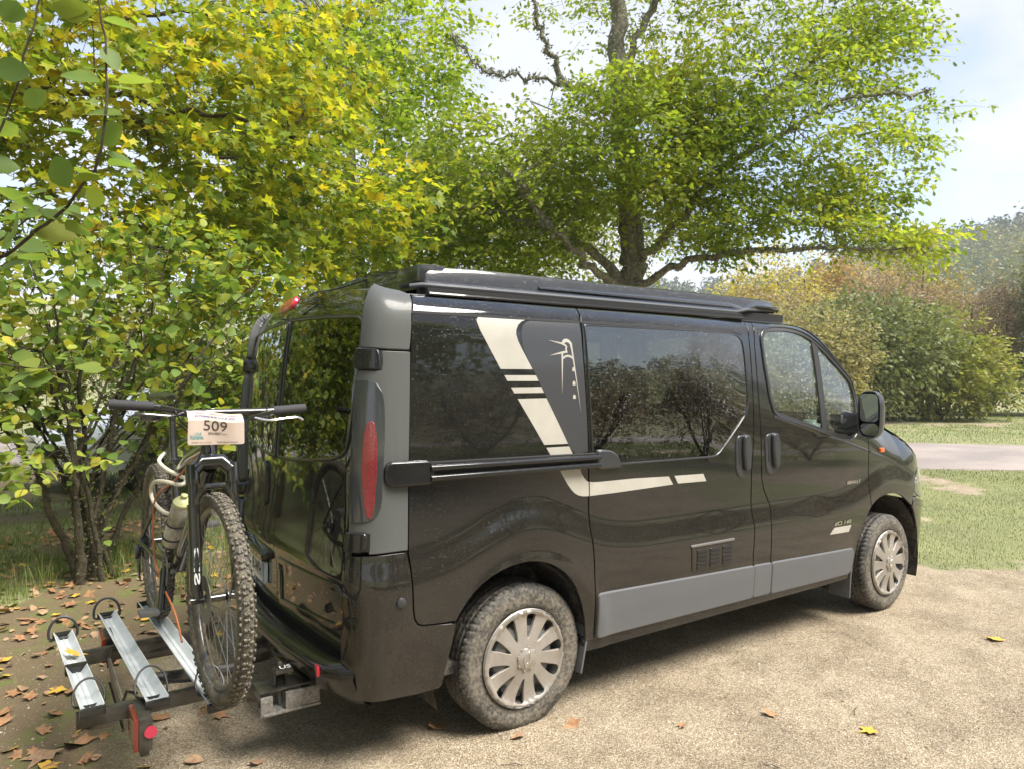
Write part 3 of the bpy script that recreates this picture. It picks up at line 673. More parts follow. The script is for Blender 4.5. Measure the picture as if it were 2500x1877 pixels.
WDO = [(2.609, 1.822), (2.616, 1.855), (2.635, 1.882), (2.67, 1.904), (2.72, 1.917), (2.8, 1.925), (2.9, 1.927), (3, 1.922), (3.09, 1.907), (3.17, 1.882), (3.242, 1.85), (3.34, 1.795), (3.427, 1.735), (3.52, 1.668), (3.582, 1.618), (3.612, 1.585), (3.628, 1.545), (3.63, 1.49), (3.6, 1.38), (3.56, 1.28), (3.541, 1.25), (3.515, 1.228), (3.48, 1.214), (3.43, 1.21), (3.38, 1.217), (3.158, 1.27), (2.9, 1.333), (2.701, 1.384), (2.668, 1.404), (2.652, 1.432), (2.635, 1.497), (2.612, 1.689)]
WDI = [tuple(q) for q in inset(WDO, .024)]
def low_e(s): return s
# quarter panel, sliding door, pillar, front door, wing
panel('rear_quarter_panel', PIL+[(1.21, 1.95)]+SR[::-1][1:]+RARCH[::-1][:-3]+QLOW[::-1][:-1], PAINT, van, 'RL', res=.024)
slide = panel('sliding_door', SR+SF[::-1], PAINT, van, 'R', holes=[WS], res=.024, hgap=.002)
panel('side_panel', SR+SF[::-1], PAINT, van, 'L', holes=[WS], res=.045, hgap=.002)
panel('window_glass', WS, TINT, van, 'RL', res=.06, mp=MG, off=.0, gap=.004, thick=.003)
panel('door_pillar_panel', SF+DR[::-1], PAINT, van, 'RL', res=.024)
DTOP = [(2.592, 1.955), (2.8, 1.958), (3, 1.955), (3.09, 1.94), (3.18, 1.908), (3.28, 1.855), (3.38, 1.79), (3.48, 1.715), (3.58, 1.63), (3.655, 1.555), (3.7, 1.49), (3.706, 1.4), (3.695, 1.3), (3.688, 1.225), (3.68, 1.05), (3.677, .944), (3.662, .87), (3.668, .80), (3.679, .757)]
fdoor = panel('front_door', DR+DTOP[1:]+FARCH[:8][::-1], PAINT, van, 'RL', holes=[WDO], res=.024)
panel('window_seal', WDO, RUBBER, van, 'RL', holes=[WDI], res=.05, off=.002, gap=-.001, thick=.012, hgap=0)
DIV = [(3.186, 1.86), (3.24, 1.83), (3.197, 1.274), (3.147, 1.286)]
panel('window_divider', [(3.185, 1.845), (3.243, 1.815), (3.2, 1.278), (3.148, 1.29)], RUBBER, van, 'RL', res=.05, off=.001, gap=0, thick=.01)
panel('door_glass', WDI, GLASS, van, 'RL', res=.06, mp=MG, off=-.010, gap=-.002, thick=0)
WING = DTOP[-8:]+[(3.705, 1.49)][:0]
panel('front_wing', FARCH[8:19]+[(4.235, .77), (4.262, .84), (4.277, .913), (4.42, .975), (4.50, 1.0), (4.44, 1.045), (4.36, 1.10), (4.28, 1.155), (4.20, 1.20), (4.10, 1.25), (3.98, 1.305), (3.88, 1.36), (3.79, 1.44), (3.712, 1.5)]+DTOP[-9:][::-1][::-1][1:-1], PAINT, van, 'RL', res=.024)
PILA = TOPC[1:12]+[(3.705, 1.51), (3.66, 1.565), (3.58, 1.641), (3.48, 1.726), (3.38, 1.801), (3.28, 1.866), (3.18, 1.919), (3.09, 1.949)]
panel('roof_pillar', PILA, PAINT, van, 'RL', res=.04, gap=.001, thick=.01)
BUMPF = [(4.205, .705), (4.24, .77), (4.30, .76), (4.42, .735), (4.60, .70), (4.9, .69), (5.3, .69), (5.3, .27), (4.9, .27), (4.6, .27), (4.385, .29), (4.378, .40), (4.36, .48), (4.335, .54), (4.30, .60), (4.25, .66)]
panel('front_bumper', BUMPF, PAINT, van, 'RL', res=.05)
HL = [(4.275, .90), (4.262, .80), (4.32, .768), (4.45, .745), (4.66, .72), (4.80, .76), (4.74, .86), (4.62, .935), (4.50, .975), (4.38, .95)]
panel('headlight', rounded(HL, .03), glass('lamp_glass', (.55, .58, .6), 1.2), van, 'RL', res=.05, off=.002)
panel('headlight_housing', rounded(HL, .03), simple('lamp_silver', (.5, .5, .5), .25, metal=.8), van, 'RL', res=.05, off=-.035, thick=.02)
panel('grille', [(4.84, .77), (5.3, .77), (5.3, .88), (4.78, .87)], BLKP, van, 'RL', res=.05)
# rear corner: bumper cap, grey pillar, lamp, hinges; they stand proud of the doors
BG = lambda u, z: .040*sm((.22-u)/.22)
BG2 = lambda u, z: .022*sm((.22-u)/.22)*sm((.86-z)/.1)+.030*sm((.22-u)/.22)*sm((z-.78)/.1)
BC = [(-.045, .893), (0, .893), (.12, .892), (.246, .891)]+QLOW[1:]+[(.447, .486), (.428, .407), (.408, .310), (.395, .294), (.293, .291), (.15, .300), (.04, .316), (-.02, .330), (-.065, .345), (-.108, .385), (-.120, .45), (-.122, .574), (-.105, .68), (-.080, .76), (-.058, .84)]
panel('bumper_corner', BC, PAINT, van, 'RL', res=.03, off=.001, bulge=BG, thick=.045)
CAPO = [(-0.004, 1.71), (-0.001, 1.778), (0.005, 1.847), (0.022, 1.892), (0.047, 1.922), (0.083, 1.949), (0.124, 1.968), (0.184, 1.969), (0.272, 1.963), (0.306, 1.945), (0.296, 1.92), (0.276, 1.855), (0.263, 1.709)]
panel('corner_cap', CAPO, GREYP, van, 'RL', res=.03, off=.004, lip=.005, thick=.05, bulge=lambda u, z: BG(u, z)+.008*np.clip(1-((u-.17)/.14)**2, 0, 1)*np.clip((z-1.71)/.1, 0, 1))
PL = [(0.125, 1.7), (0.262, 1.7), (0.256, 1.526), (0.249, 1.301), (0.246, 1.1), (.245, .898), (.064, .900), (.066, .967), (.060, .980), (.045, .986), (-.042, .986), (-0.038, 1.2), (-0.033, 1.403), (-0.025, 1.594), (-0.023, 1.62), (0.106, 1.62), (0.122, 1.629), (0.128, 1.649)]
LAMP = [(-0.022, 1.586), (0.041, 1.586), (0.073, 1.58), (0.097, 1.568), (0.121, 1.54), (0.134, 1.501), (0.137, 1.401), (0.133, 1.308), (0.125, 1.116), (0.117, 1.08), (0.103, 1.056), (0.084, 1.04), (0.054, 1.03), (-0.04, 1.022), (-0.034, 1.2), (-0.029, 1.403)]
panel('corner_trim', PL, GREYP, van, 'RL', res=.03, off=.003, lip=.004, gap=.001, thick=.05, bulge=BG)
lb = lambda u, z: BG(u, z)+.014*np.clip(1-((u-.045)/.10)**2, 0, 1)*np.clip(1-((z-1.30)/.29)**4, 0, 1)
panel('tail_lamp', [tuple(q) for q in inset(LAMP, .003)], SMOKE, van, 'RL', res=.02, off=.006, lip=.003, gap=0, bulge=lb)
LENS = [(0.071, 1.426), (0.081, 1.413), (0.09, 1.376), (0.095, 1.321), (0.095, 1.251), (0.092, 1.18), (0.086, 1.11), (0.079, 1.062), (0.065, 1.042), (0.052, 1.055), (0.042, 1.1), (0.036, 1.17), (0.033, 1.241), (0.034, 1.321), (0.039, 1.371), (0.052, 1.414)]
lm_z = 1.19
panel('tail_lamp_lens', LENS, REDL, van, 'RL', res=.02, off=.008, lip=.002, gap=0, bulge=lb)
for q in ([(-0.028, 1.703), (0.098, 1.703), (0.101, 1.631), (-0.029, 1.63)], [(-.052, .980), (.046, .982), (.044, .915), (-.056, .910)]):
    panel('hinge_cover', rounded(q, .018), BLKP, van, 'RL', res=.02, off=.016, thick=.06, lip=.008, gap=.001, bulge=BG)
    panel('hinge_recess', [(q[0][0], q[0][1]), (q[1][0]+.022, q[1][1]), (q[2][0]+.022, q[2][1]-.004), (q[3][0], q[3][1]-.004)], BLACKM, van, 'RL', res=.03, off=.0045, thick=.002, gap=0, bulge=BG, lip=.0005)
# rear doors
SJ = -.90
DRE = [(-.03, 1.966), (-.02, 1.93), (-.02, 1.87), (-.02, 1.78), (-.04, 1.30), (-.05, 1.05), (-.06, .903), (-.085, .816), (-.12, .69), (-.14, .574), (-.14, .50)]
DLE = [(-1.8-a, b) for a, b in DRE]
rdoor = panel('rear_door', [(SJ, 1.966)]+DRE+[(-.150, .478), (SJ, .478)], PAINTR, van, res=.04, gap=.0055)
panel('rear_door', DLE+[(-1.65, .478), (SJ, .478), (SJ, 1.966)], PAINTR, van, res=.04, gap=.0055)
WR = [(-.878, 1.858), (-.443, 1.853), (-.135, 1.845), (-.100, 1.840), (-.078, 1.825), (-.070, 1.80), (-.072, 1.712), (-.090, 1.543), (-.108, 1.42), (-.124, 1.345), (-.148, 1.300), (-.190, 1.275), (-.26, 1.260), (-.45, 1.238), (-.70, 1.218), (-.878, 1.212)]
WL = [(-1.8-a, b) for a, b in WR]
for w in (WR, WL):
    panel('window_rim', [tuple(q) for q in inset(w, -.010)], RUBBER, van, holes=[w], res=.04, off=.0030, thick=.003, gap=0, hgap=.0, lip=.001)
    panel('rear_window', w, DARKG, van, res=.05, off=.0035, thick=.003, gap=0, lip=.001)
    panel('rear_window_base', w, simple('window_backing', (.004, .004, .004), .3), van, res=.08, off=.0005, thick=.001, gap=-.004, lip=.0005)
RC = rounded([(-.855, .725), (-.17, .745), (-.150, .70), (-.165, .60), (-.21, .555), (-.84, .505)], .03)
panel('door_recess_edge', RC, PAINTR, van, holes=[inset(RC, .02)], res=.04, off=.010, thick=.009, lip=.006, gap=0)
panel('brake_light', rounded([(-.955, 1.955), (-.955, 1.912), (-1.16, 1.905), (-1.19, 1.925), (-1.15, 1.953)], .018), simple('red_glow_lens', (.62, .02, .05), .2, coat=1), van, res=.02, off=.014, thick=.018, lip=.006, gap=0)
HND = rounded([(-1.055, 1.165), (-1.14, 1.165), (-1.155, 1.06), (-1.135, .945), (-1.065, .945), (-1.045, 1.06)], .03)
panel('rear_handle', HND, BLKP, van, res=.02, off=.016, thick=.016, lip=.007, gap=0)
# number plate with its lamp strip
npm = simple('plate_white', (.72, .74, .73), .35); blue = simple('plate_blue', (.03, .16, .5), .35); ink = simple('plate_black', (.01, .01, .012), .5)
PR = -1.045
pp = panel('number_plate', rounded([(PR-.52, .655), (PR, .655), (PR, .545), (PR-.52, .545)], .008), npm, van, res=.05, off=.020, thick=.016, lip=.001, gap=0)
put('plate_band', panel_mesh([(PR-.043, .652), (PR-.003, .652), (PR-.003, .548), (PR-.043, .548)], off=.0208, thick=0, gap=0, name='plate_band'), blue, pp)
put('lettering', text_mesh('8-WH', M_, PR-.25, .565, .074, width=.19, off=.0215, bold=.012), ink, pp)
put('lettering', text_mesh('22', M_, PR-.037, .559, .022, width=.027, off=.0215), WHITEP, pp)
panel('plate_lamp_strip', rounded([(PR-.54, .705), (PR+.015, .705), (PR+.015, .67), (PR-.54, .67)], .01), BLKP, van, res=.05, off=.036, thick=.036, lip=.005, gap=0)
# rear bumper step
def bump_section(y, ):
    return None
ys = np.linspace(-.905, .905, 45); sec = []
for y in ys:
    e = 1-abs(y/.905)**14; bow = .075*(1-(y/.905)**2)
    x0 = .06; xo = .03-bow-.065*e
    zt = .437+.012*(abs(y)/.905)**2
    sec.append([(x0, zt+.006), (xo*.4+.02, zt+.003), (xo+.03, zt-.001), (xo+.012, zt-.008), (xo, zt-.025), (xo-.003, zt-.05), (xo+.012, zt-.085), (xo+.028, .33), (xo+.05, .295), (x0+.05, .285)])
mb = MB(); v = [(x, y, z) for y, s in zip(ys, sec) for x, z in s]; k = len(sec[0])
mb.add(v, [(i*k+j, i*k+j+1, (i+1)*k+j+1, (i+1)*k+j) for i in range(len(ys)-1) for j in range(k-1)])
mb.put('rear_bumper', BLKP, van, sharp=60)
for s in (-1, 1):
    MB().box((-.052, s*.70, .405), (.014, .11, .042), Matrix.Rotation(s*radians(9), 4, 'Z'), .006).put('bumper_reflector', simple('reflector_red', (.5, .01, .03), .2, coat=1), van)
# cladding along the sill
panel('door_cladding', rounded([(1.252, .556), (2.426, .527), (2.433, .349), (1.256, .349)], .015), CLAD, van, 'RL', res=.035, off=.014, thick=.02, lip=.008, gap=0)
panel('pillar_cladding', rounded([(2.438, .527), (2.586, .523), (2.595, .347), (2.445, .349)], .012), CLAD, van, 'RL', res=.035, off=.012, thick=.02, lip=.008, gap=0)
panel('door_cladding', rounded([(2.601, .523), (3.443, .499), (3.461, .480), (3.449, .375), (3.425, .342), (2.610, .345)], .015), CLAD, van, 'RL', res=.035, off=.014, thick=.02, lip=.008, gap=0)
panel('sill', [(1.19, .345), (3.49, .345), (3.47, .30), (1.19, .285)], BLKP, van, 'RL', res=.06, off=-.004, gap=0, thick=.06)
# sliding-door rail, its shoe, shadow strips of the drip groove, vent, handles
panel('door_rail', rounded([(0.341, 1.247), (1.246, 1.238), (1.249, 1.179), (0.343, 1.172)], .006), BLACKM, van, 'R', res=.03, off=.012, thick=.02, lip=.005, gap=0)
for zz_ in (1.228, 1.186):
    P = M_(np.linspace(.335, 1.252, 24), np.full(24, zz_)); P[:, 1] -= .032; P[:, 2] -= (P[:, 0]-.335)*.006 if zz_ > 1.2 else 0
    MB().tube([tuple(q) for q in P], .0135, 12).put('rail_bead', BLKP, van)
panel('rail_end_cap', rounded([(0.146, 1.251), (0.348, 1.249), (0.35, 1.169), (0.148, 1.172)], .03), BLKP, van, 'R', res=.02, off=.034, thick=.04, lip=.012, gap=0)
panel('rail_shoe', rounded([(1.256, 1.247), (1.324, 1.243), (1.37, 1.223), (1.402, 1.169), (1.259, 1.169)], .018), HANDM, van, 'R', res=.02, off=.024, thick=.03, lip=.010, gap=0)
panel('drip_shadow_strip', [(0.277, 1.875), (1.178, 1.875), (1.178, 1.864), (0.276, 1.864)], BLACKM, van, 'RL', res=.05, off=.0015, thick=.002, lip=.0005, gap=0)  # matt black strip stands in for the shadow line of the drip groove
panel('drip_shadow_strip', [(1.193, 1.877), (2.346, 1.882), (2.412, 1.867), (2.423, 1.857), (2.357, 1.869), (1.192, 1.865)], BLACKM, van, 'RL', res=.05, off=.0015, thick=.002, lip=.0005, gap=0)  # same painted shadow line, carried on above the side window
VT = rounded([(1.905, .709), (2.236, .709), (2.240, .575), (1.912, .575)], .008)
vent = panel('vent_panel', VT, PAINT, van, 'R', res=.03, off=.006, thick=.008, lip=.003, gap=0)
put('vent_flange', panel_mesh([(1.898, .714), (2.242, .714), (2.242, .706), (1.898, .706)], off=.012, thick=.012, gap=0), simple('dull_flange', (.22, .21, .20), .4, metal=.6), vent)
for c in range(3):
    for r in range(5):
        a = 1.945+c*.102; z = .682-r*.0215
        put('louvre', panel_mesh(rounded([(a, z), (a+.072, z), (a+.072, z-.013), (a, z-.013)], .005, 3), off=.013, thick=.008, lip=.004, gap=0, res=.02), BLKP, vent)
for (a, z0) in ((2.352, 0), (2.620, 0)):
    H = rounded([(a-.046, 1.275), (a+.046, 1.285), (a+.058, 1.24), (a+.050, 1.10), (a+.028, 1.052), (a-.030, 1.048), (a-.055, 1.09), (a-.058, 1.22)], .03)
    hb = panel('door_handle', H, HANDM, van, 'R', res=.02, off=.008, thick=.01, lip=.006, gap=0)
    put('handle_grip', panel_mesh(rounded([(a-.002, 1.275), (a+.036, 1.275), (a+.040, 1.20), (a+.034, 1.095), (a+.010, 1.090), (a-.006, 1.19)], .014), off=.034, thick=.022, lip=.010, gap=0, res=.02), HANDM, hb)
    put('handle_cup', panel_mesh(rounded([(a-.044, 1.262), (a+.0, 1.268), (a-.006, 1.12), (a-.042, 1.12)], .015), off=.010, thick=.002, lip=.001, gap=0, res=.02), BLACKM, hb)
MB().lathe([(0, -.012), (.012, -.012), (.019, -.008), (.021, 0)], 16, tuple(M_(.208, .695)-[0, .004, 0]), 'Y').put('sensor_cap', HANDM, van)
q = M_(3.85, 1.125); MB().box((q[0], q[1]-.004, q[2]), (.052, .022, .032), None, .008).put('side_repeater', ORANGE, van)
# stickers and badges
for nm, q in (('stripe_film', [(0.592, 1.845), (0.595, 1.857), (0.605, 1.865), (0.621, 1.867), (0.728, 1.867), (0.861, 1.866), (0.834, 1.857), (0.812, 1.84), (0.799, 1.818), (0.796, 1.796), (0.805, 1.767), (0.82, 1.739), (0.881, 1.639), (0.706, 1.638), (0.606, 1.806)]),
              ('stripe_film', [(0.725, 1.61), (0.899, 1.611), (0.913, 1.586), (0.741, 1.585)]), ('stripe_film', [(0.76, 1.557), (0.928, 1.559), (0.942, 1.533), (0.777, 1.532)]),
              ('stripe_film', [(0.795, 1.506), (0.956, 1.508), (1.078, 1.293), (0.939, 1.294)]), ('stripe_film', [(0.951, 1.28), (1.085, 1.28), (1.111, 1.238), (0.98, 1.238)]),
              ('stripe_film', [(1.027, 1.175), (1.15, 1.173), (1.164, 1.144), (1.178, 1.124), (1.194, 1.109), (1.206, 1.103), (1.207, 1.035), (1.188, 1.036), (1.165, 1.038), (1.143, 1.044), (1.12, 1.056), (1.101, 1.073), (1.078, 1.1)])):
    panel(nm, q, STICK, van, 'R', res=.04, off=.0012, thick=.0008, lip=.0003, gap=0)
for q in ([(1.213, 1.103), (1.238, 1.099), (1.278, 1.098), (1.512, 1.098), (1.754, 1.091), (1.785, 1.047), (1.395, 1.037), (1.213, 1.035)], [(1.796, 1.091), (2.02, 1.087), (2.044, 1.046), (1.822, 1.049)]):
    panel('stripe_film', q, STICK, slide, 'R', res=.04, off=.0012, thick=.0008, lip=.0003, gap=0)
panel('grey_film', [(0.884, 1.861), (1.173, 1.863), (1.181, 1.725), (1.193, 1.487), (1.202, 1.251), (1.144, 1.239), (1.119, 1.247), (1.098, 1.263), (1.074, 1.297), (0.961, 1.503), (0.844, 1.71), (0.832, 1.742), (0.826, 1.778), (0.828, 1.817), (0.836, 1.835), (0.85, 1.848), (0.864, 1.856)], GREYF, van, 'R', res=.04, off=.0010, thick=.0006, lip=.0003, gap=0)
lh = [[(0.975, 1.776), (1.055, 1.767), (1.075, 1.76), (1.087, 1.751), (1.084, 1.735), (1.089, 1.72), (1.064, 1.716), (0.979, 1.704), (1.058, 1.725), (1.077, 1.728), (1.075, 1.736), (1.077, 1.749), (1.053, 1.759)],
      [(1.051, 1.72), (1.062, 1.72), (1.048, 1.527)], [(1.056, 1.765), (1.06, 1.777), (1.073, 1.785), (1.091, 1.785), (1.105, 1.777), (1.116, 1.765), (1.16, 1.437), (1.111, 1.733), (1.104, 1.759), (1.094, 1.768), (1.082, 1.77), (1.069, 1.763)],
      [(1.059, 1.698), (1.073, 1.706), (1.09, 1.71), (1.108, 1.706), (1.119, 1.698), (1.12, 1.688), (1.107, 1.696), (1.089, 1.7), (1.073, 1.696), (1.06, 1.688)]]
for z in (1.632, 1.567, 1.504): lh.append([(1.113, z), (1.130, z), (1.130, z+.012), (1.126, z+.019), (1.117, z+.019), (1.113, z+.012)])
for q in lh: panel('lighthouse_film', q, STICK, van, 'R', res=.03, off=.0022, thick=.0006, lip=.0002, gap=0)
put('badge_bar', panel_mesh([(3.232, .662), (3.427, .659), (3.398, .618), (3.180, .624)], off=.0015, thick=.001, lip=.0003, gap=0), STICK, fdoor)
put('badge_lettering', text_mesh('dCi 140', M_, 3.225, .674, .026, width=.19, slant=.25, off=.004, bold=.02), CHROME, fdoor)
put('badge_lettering', text_mesh('RENAULT', M_, 3.41, .922, .022, width=.155, slant=.2, off=.004, bold=.02), CHROME, fdoor)
# waist crease over door and wing, arch lips
def strip(name, pts, r, mat, sides='RL', off=.001, parent=van):
    for s in sides:
        P = M_(np.array([p[0] for p in pts]), np.array([p[1] for p in pts])); Nn = mapN(M_, np.array([p[0] for p in pts]), np.array([p[1] for p in pts]))
        Q = P+Nn*off; Q = Q*([1, -1, 1] if s == 'L' else [1, 1, 1]); MB().tube([tuple(q) for q in Q], r, 8, sx=.8).put(name, mat, parent)
strip('waist_crease', [tuple(v)[:2] for v in bezp([(2.66, 1.385, 0), (2.9, 1.322, 0), (3.2, 1.247, 0), (3.42, 1.196, 0), (3.67, 1.130, 0)], 6)], .011, PAINT, off=-.004)
strip('waist_crease', [tuple(v)[:2] for v in bezp([(3.70, 1.122, 0), (3.9, 1.065, 0), (4.1, .99, 0), (4.25, .93, 0)], 6)], .011, PAINT, off=-.004)
SEALG = simple('glossy_seal', (.014, .014, .015), .22, coat=.6)
def ring(name, poly, r, off, sides='RL', mp=M_):
    p = resample(rounded(poly, .012, 3), .03)
    for s in sides:
        Q = mp(p[:, 0], p[:, 1])+mapN(mp, p[:, 0], p[:, 1])*off; Q = Q*([1, -1, 1] if s == 'L' else [1, 1, 1]); MB().tube([tuple(q) for q in Q], r, 8, closed=True).put(name, SEALG, van, sharp=70)
ring('window_trim', WS, .0062, -.001); ring('window_trim', WR, .0060, .004, 'R'); ring('window_trim', WL, .0060, .004, 'R'); ring('window_trim', WDO, .0065, .002)
# ------------------------------------------------------------------ roof, windscreen, bonnet
def roof_z(x, y):
    w = .80; return 1.957+.060*(1-np.clip(abs(y)/w, 0, 1)**2.2)*sm((x-.1)/.25)*(1-.35*sm((x-2.9)/.4))
us = np.concatenate([np.linspace(-.9, -.16, 12), np.linspace(-.15, .25, 12), np.linspace(.3, 3.05, 30)])
edge = M_(us, np.full_like(us, 1.962)); A = [(p[0], p[1]) for p in edge]; A = A+[(x, -y) for x, y in A[::-1]][:-1]
roofmap = lambda a, b: np.stack([a, b, roof_z(a, b)], -1)
put('roof', panel_mesh(A, mp=roofmap, gap=.001, thick=.01, res=.12, lip=.003), PAINT, van)
def loft(curve, name, mat, bx, bz, n=16, hole=None, y_in=1.0):
    C_ = M_(np.array([c[0] for c in curve]), np.array([c[1] for c in curve])); v = []; f = []
    for i, p in enumerate(C_):
        for k in range(n+1):
            s = -1+2*k/n; e = 1-s*s
            v.append((p[0]+bx[i]*e, p[1]*-s*-1 if False else -abs(p[1])*-s*y_in, p[2]+bz[i]*e))
    for i in range(len(C_)-1):
        for k in range(n): f.append((i*(n+1)+k, i*(n+1)+k+1, (i+1)*(n+1)+k+1, (i+1)*(n+1)+k))
    mb = MB().add(v, f); return mb.put(name, mat, van, sharp=60)
TC = TOPC[1:]; iw = 10
loft(TC[:3], 'windscreen_header', PAINT, [.02, .05, .09], [.04, .035, .03])
loft(TC[2:iw+1], 'windscreen', GLASS, [.09+.012*i for i in range(9)], [.03-.002*i for i in range(9)])
loft(TC[iw:], 'bonnet', PAINT, list(np.interp(range(len(TC)-iw), [0, 3, 7, 12], [.19, .22, .10, 0])), list(np.interp(range(len(TC)-iw), [0, 3, 8, 12], [.02, .035, .03, 0])))
# inner shell so that the joints look dark, with openings behind the glass and the wheels
U_, Z_ = np.arange(-1.8, 4.6, .04), np.arange(.30, 1.96, .035)
uu, zz = np.meshgrid((U_[:-1]+U_[1:])/2, (Z_[:-1]+Z_[1:])/2, indexing='ij'); u1, z1 = uu.ravel(), zz.ravel()
keep = ~inpoly(u1, z1, inset(WS, -.02)) & ~inpoly(u1, z1, inset(WDO, -.02)) & ~inpoly(u1, z1, inset(np.array(RARCH), -.03)) & ~inpoly(u1, z1, inset(np.array(FARCH), -.03))
topz = np.interp(u1, [c[0] for c in TOPC], [c[1] for c in TOPC], left=1.96); keep &= z1 < topz-.03; keep &= ~((u1 > 4.2) & (z1 > .7))
UU, ZZ = np.meshgrid(U_, Z_, indexing='ij'); PP = M_(UU, ZZ)-mapN(M_, UU, ZZ)*.016; I = np.arange(UU.size).reshape(UU.shape)
Q = np.stack([I[:-1, :-1], I[1:, :-1], I[1:, 1:], I[:-1, 1:]], -1).reshape(-1, 4)[keep]; PV = PP.reshape(-1, 3)
put('inner_body', npmesh(PV, Q, 'inner_body', True), SHELL, van)
side = UU >= -.16; PL_ = PV*[1, -1, 1]; QL = np.stack([I[:-1, :-1], I[1:, :-1], I[1:, 1:], I[:-1, 1:]], -1).reshape(-1, 4)[keep & (u1 > -.15)]
put('inner_body', npmesh(PL_, QL[:, ::-1], 'inner_body', True), SHELL, van)
mb = MB().box((2.1, 0, .33), (4.0, 1.70, .05)); mb.put('floor_pan', LINER, van)
MB().tube([(.7, -.35, .24), (1.6, -.3, .22), (2.8, -.25, .24)], .03, 8).put('exhaust', STEEL, van)
for x in (XR, XF):
    for s in (-1, 1):
        v = []; f = []; n = 22
        for i in range(n+1):
            a = -.35+(pi+.7)*i/n; ry = .44 if x == XR else .465; cx_ = .80 if x == XR else 3.935; rx = .415 if x == XR else .455
            for yy in (.90, .60): v.append((cx_+rx*cos(a), s*yy, .335+ry*sin(a)))
        for i in range(n): f.append((2*i, 2*i+1, 2*i+3, 2*i+2))
        nv = len(v); v += [(v[2*i+1]) for i in range(n+1)]+[(x, s*.60, .33)]
        for i in range(n): f.append((nv+i, nv+i+1, nv+n+1))
        MB().add(v, f).put('arch_liner', LINER, van)
# mud flaps and liner edges seen in the arches
for x, y, rz in ((1.20, -.86, .22), (3.46, -.86, .1)):
    MB().box((x, y, .30 if x > 2 else .33), (.012, .15, .26 if x > 2 else .30), Matrix.Rotation(rz, 4, 'Y'), .005).put('mud_flap', CLAD, van)
# ------------------------------------------------------------------ pop-top
def pop_section(x):
    """half outline of the lifting roof at x: (y, z) from the bottom lip to the middle"""
    h = 2.098+.010*sm((x-.4)/.4)-.075*sm((x-2.86)/.17); w = .742-.02*sm((.46-x)/.1)-.10*sm((x-2.52)/.2)*0-.05*sm((x-2.9)/.12); lip = .012
    zb = 2.012+.045*sm((x-2.56)/.12)
    return [(w-.02, zb-.012), (w+.012, zb-.010), (w+.016, zb), (w+.004, zb+.010), (w-.004, zb+.016), (w-.014, h-.022), (w-.022, h-.008), (w-.040, h), (w-.10, h+.004), (w-.2, h+.010), (.3, h+.028), (0, h+.036)]
xs = [.425, .432, .45, .5, .7, 1., 1.5, 2., 2.4, 2.52, 2.60, 2.70, 2.82, 2.90, 2.96, 3.0, 3.02]; v = []; f = []
for x in xs:
    s = pop_section(x); s = s+[(-a, b) for a, b in s[:-1][::-1]]
    if x in (.425,): s = [(a*.985, min(b, 2.09)) for a, b in s]
    if x == 3.02: s = [(a*.96, 2.035) for a, b in s]
    v += [(x, -a, b) for a, b in s]
k = len(s)
for i in range(len(xs)-1):
    for j in range(k-1): f.append((i*k+j, i*k+j+1, (i+1)*k+j+1, (i+1)*k+j))
mb = MB().add(v, f); mb.f.append(tuple(range(k))); mb.f.append(tuple((len(xs)-1)*k+i for i in range(k))[::-1])
mb.put('pop_top', POPM, van, sharp=28)
for s in (-1, 1):
    MB().box((.475, s*.60, 2.062), (.14, .255, .098), None, .03).put('pop_top_corner', POPM, van)
    # long raised rib on the flank of the lifting roof, fades out towards the rear
    MB().add([(1.05, s*.735, 2.052), (2.44, s*.760, 2.058), (2.56, s*.748, 2.046), (1.05, s*.742, 2.046), (2.42, s*.775, 2.046), (2.62, s*.752, 2.026), (1.05, s*.746, 2.038), (2.44, s*.775, 2.034), (2.60, s*.760, 2.018)],
             [(0, 1, 4, 3), (1, 2, 5, 4), (3, 4, 7, 6), (4, 5, 8, 7)]).put('pop_top_rib', POPM, van)
    MB().tube([(.36, s*.72, 2.000), (.40, s*.752, 2.006), (.6, s*.762, 2.006), (2.5, s*.762, 2.006), (2.62, s*.752, 2.028), (2.98, s*.70, 2.048)], .011, 8).put('roof_seal', CLAD, van)
    MB().box((1.70, s*.722, 1.990), (2.6, .03, .05)).put('roof_gap', BLACKM, van)
    # twin awning rails
    for zz_, yy_ in ((1.984, .785), (1.962, .812)):
        MB().tube([(.405, s*yy_, zz_), (2.515, s*yy_, zz_+.003)], .0095, 8).put('awning_rail', BLKP, van)
    MB().box((1.46, s*.792, 1.966), (2.11, .022, .05)).put('rail_base', BLACKM, van)
MB().tube(bezp([(.30, -.62, 1.985), (.28, -.2, 2.015), (.28, .3, 2.02), (.30, .62, 1.99)], 6), .014, 8, sx=.5).put('roof_gutter', CLAD, van)
MB().tube(bezp([(.20, .10, 2.008), (.21, .12, 2.035), (.24, .17, 2.055), (.34, .10, 2.075), (.44, -.1, 2.115)], 5), .004, 6).put('roof_cable', RUBBER, van)
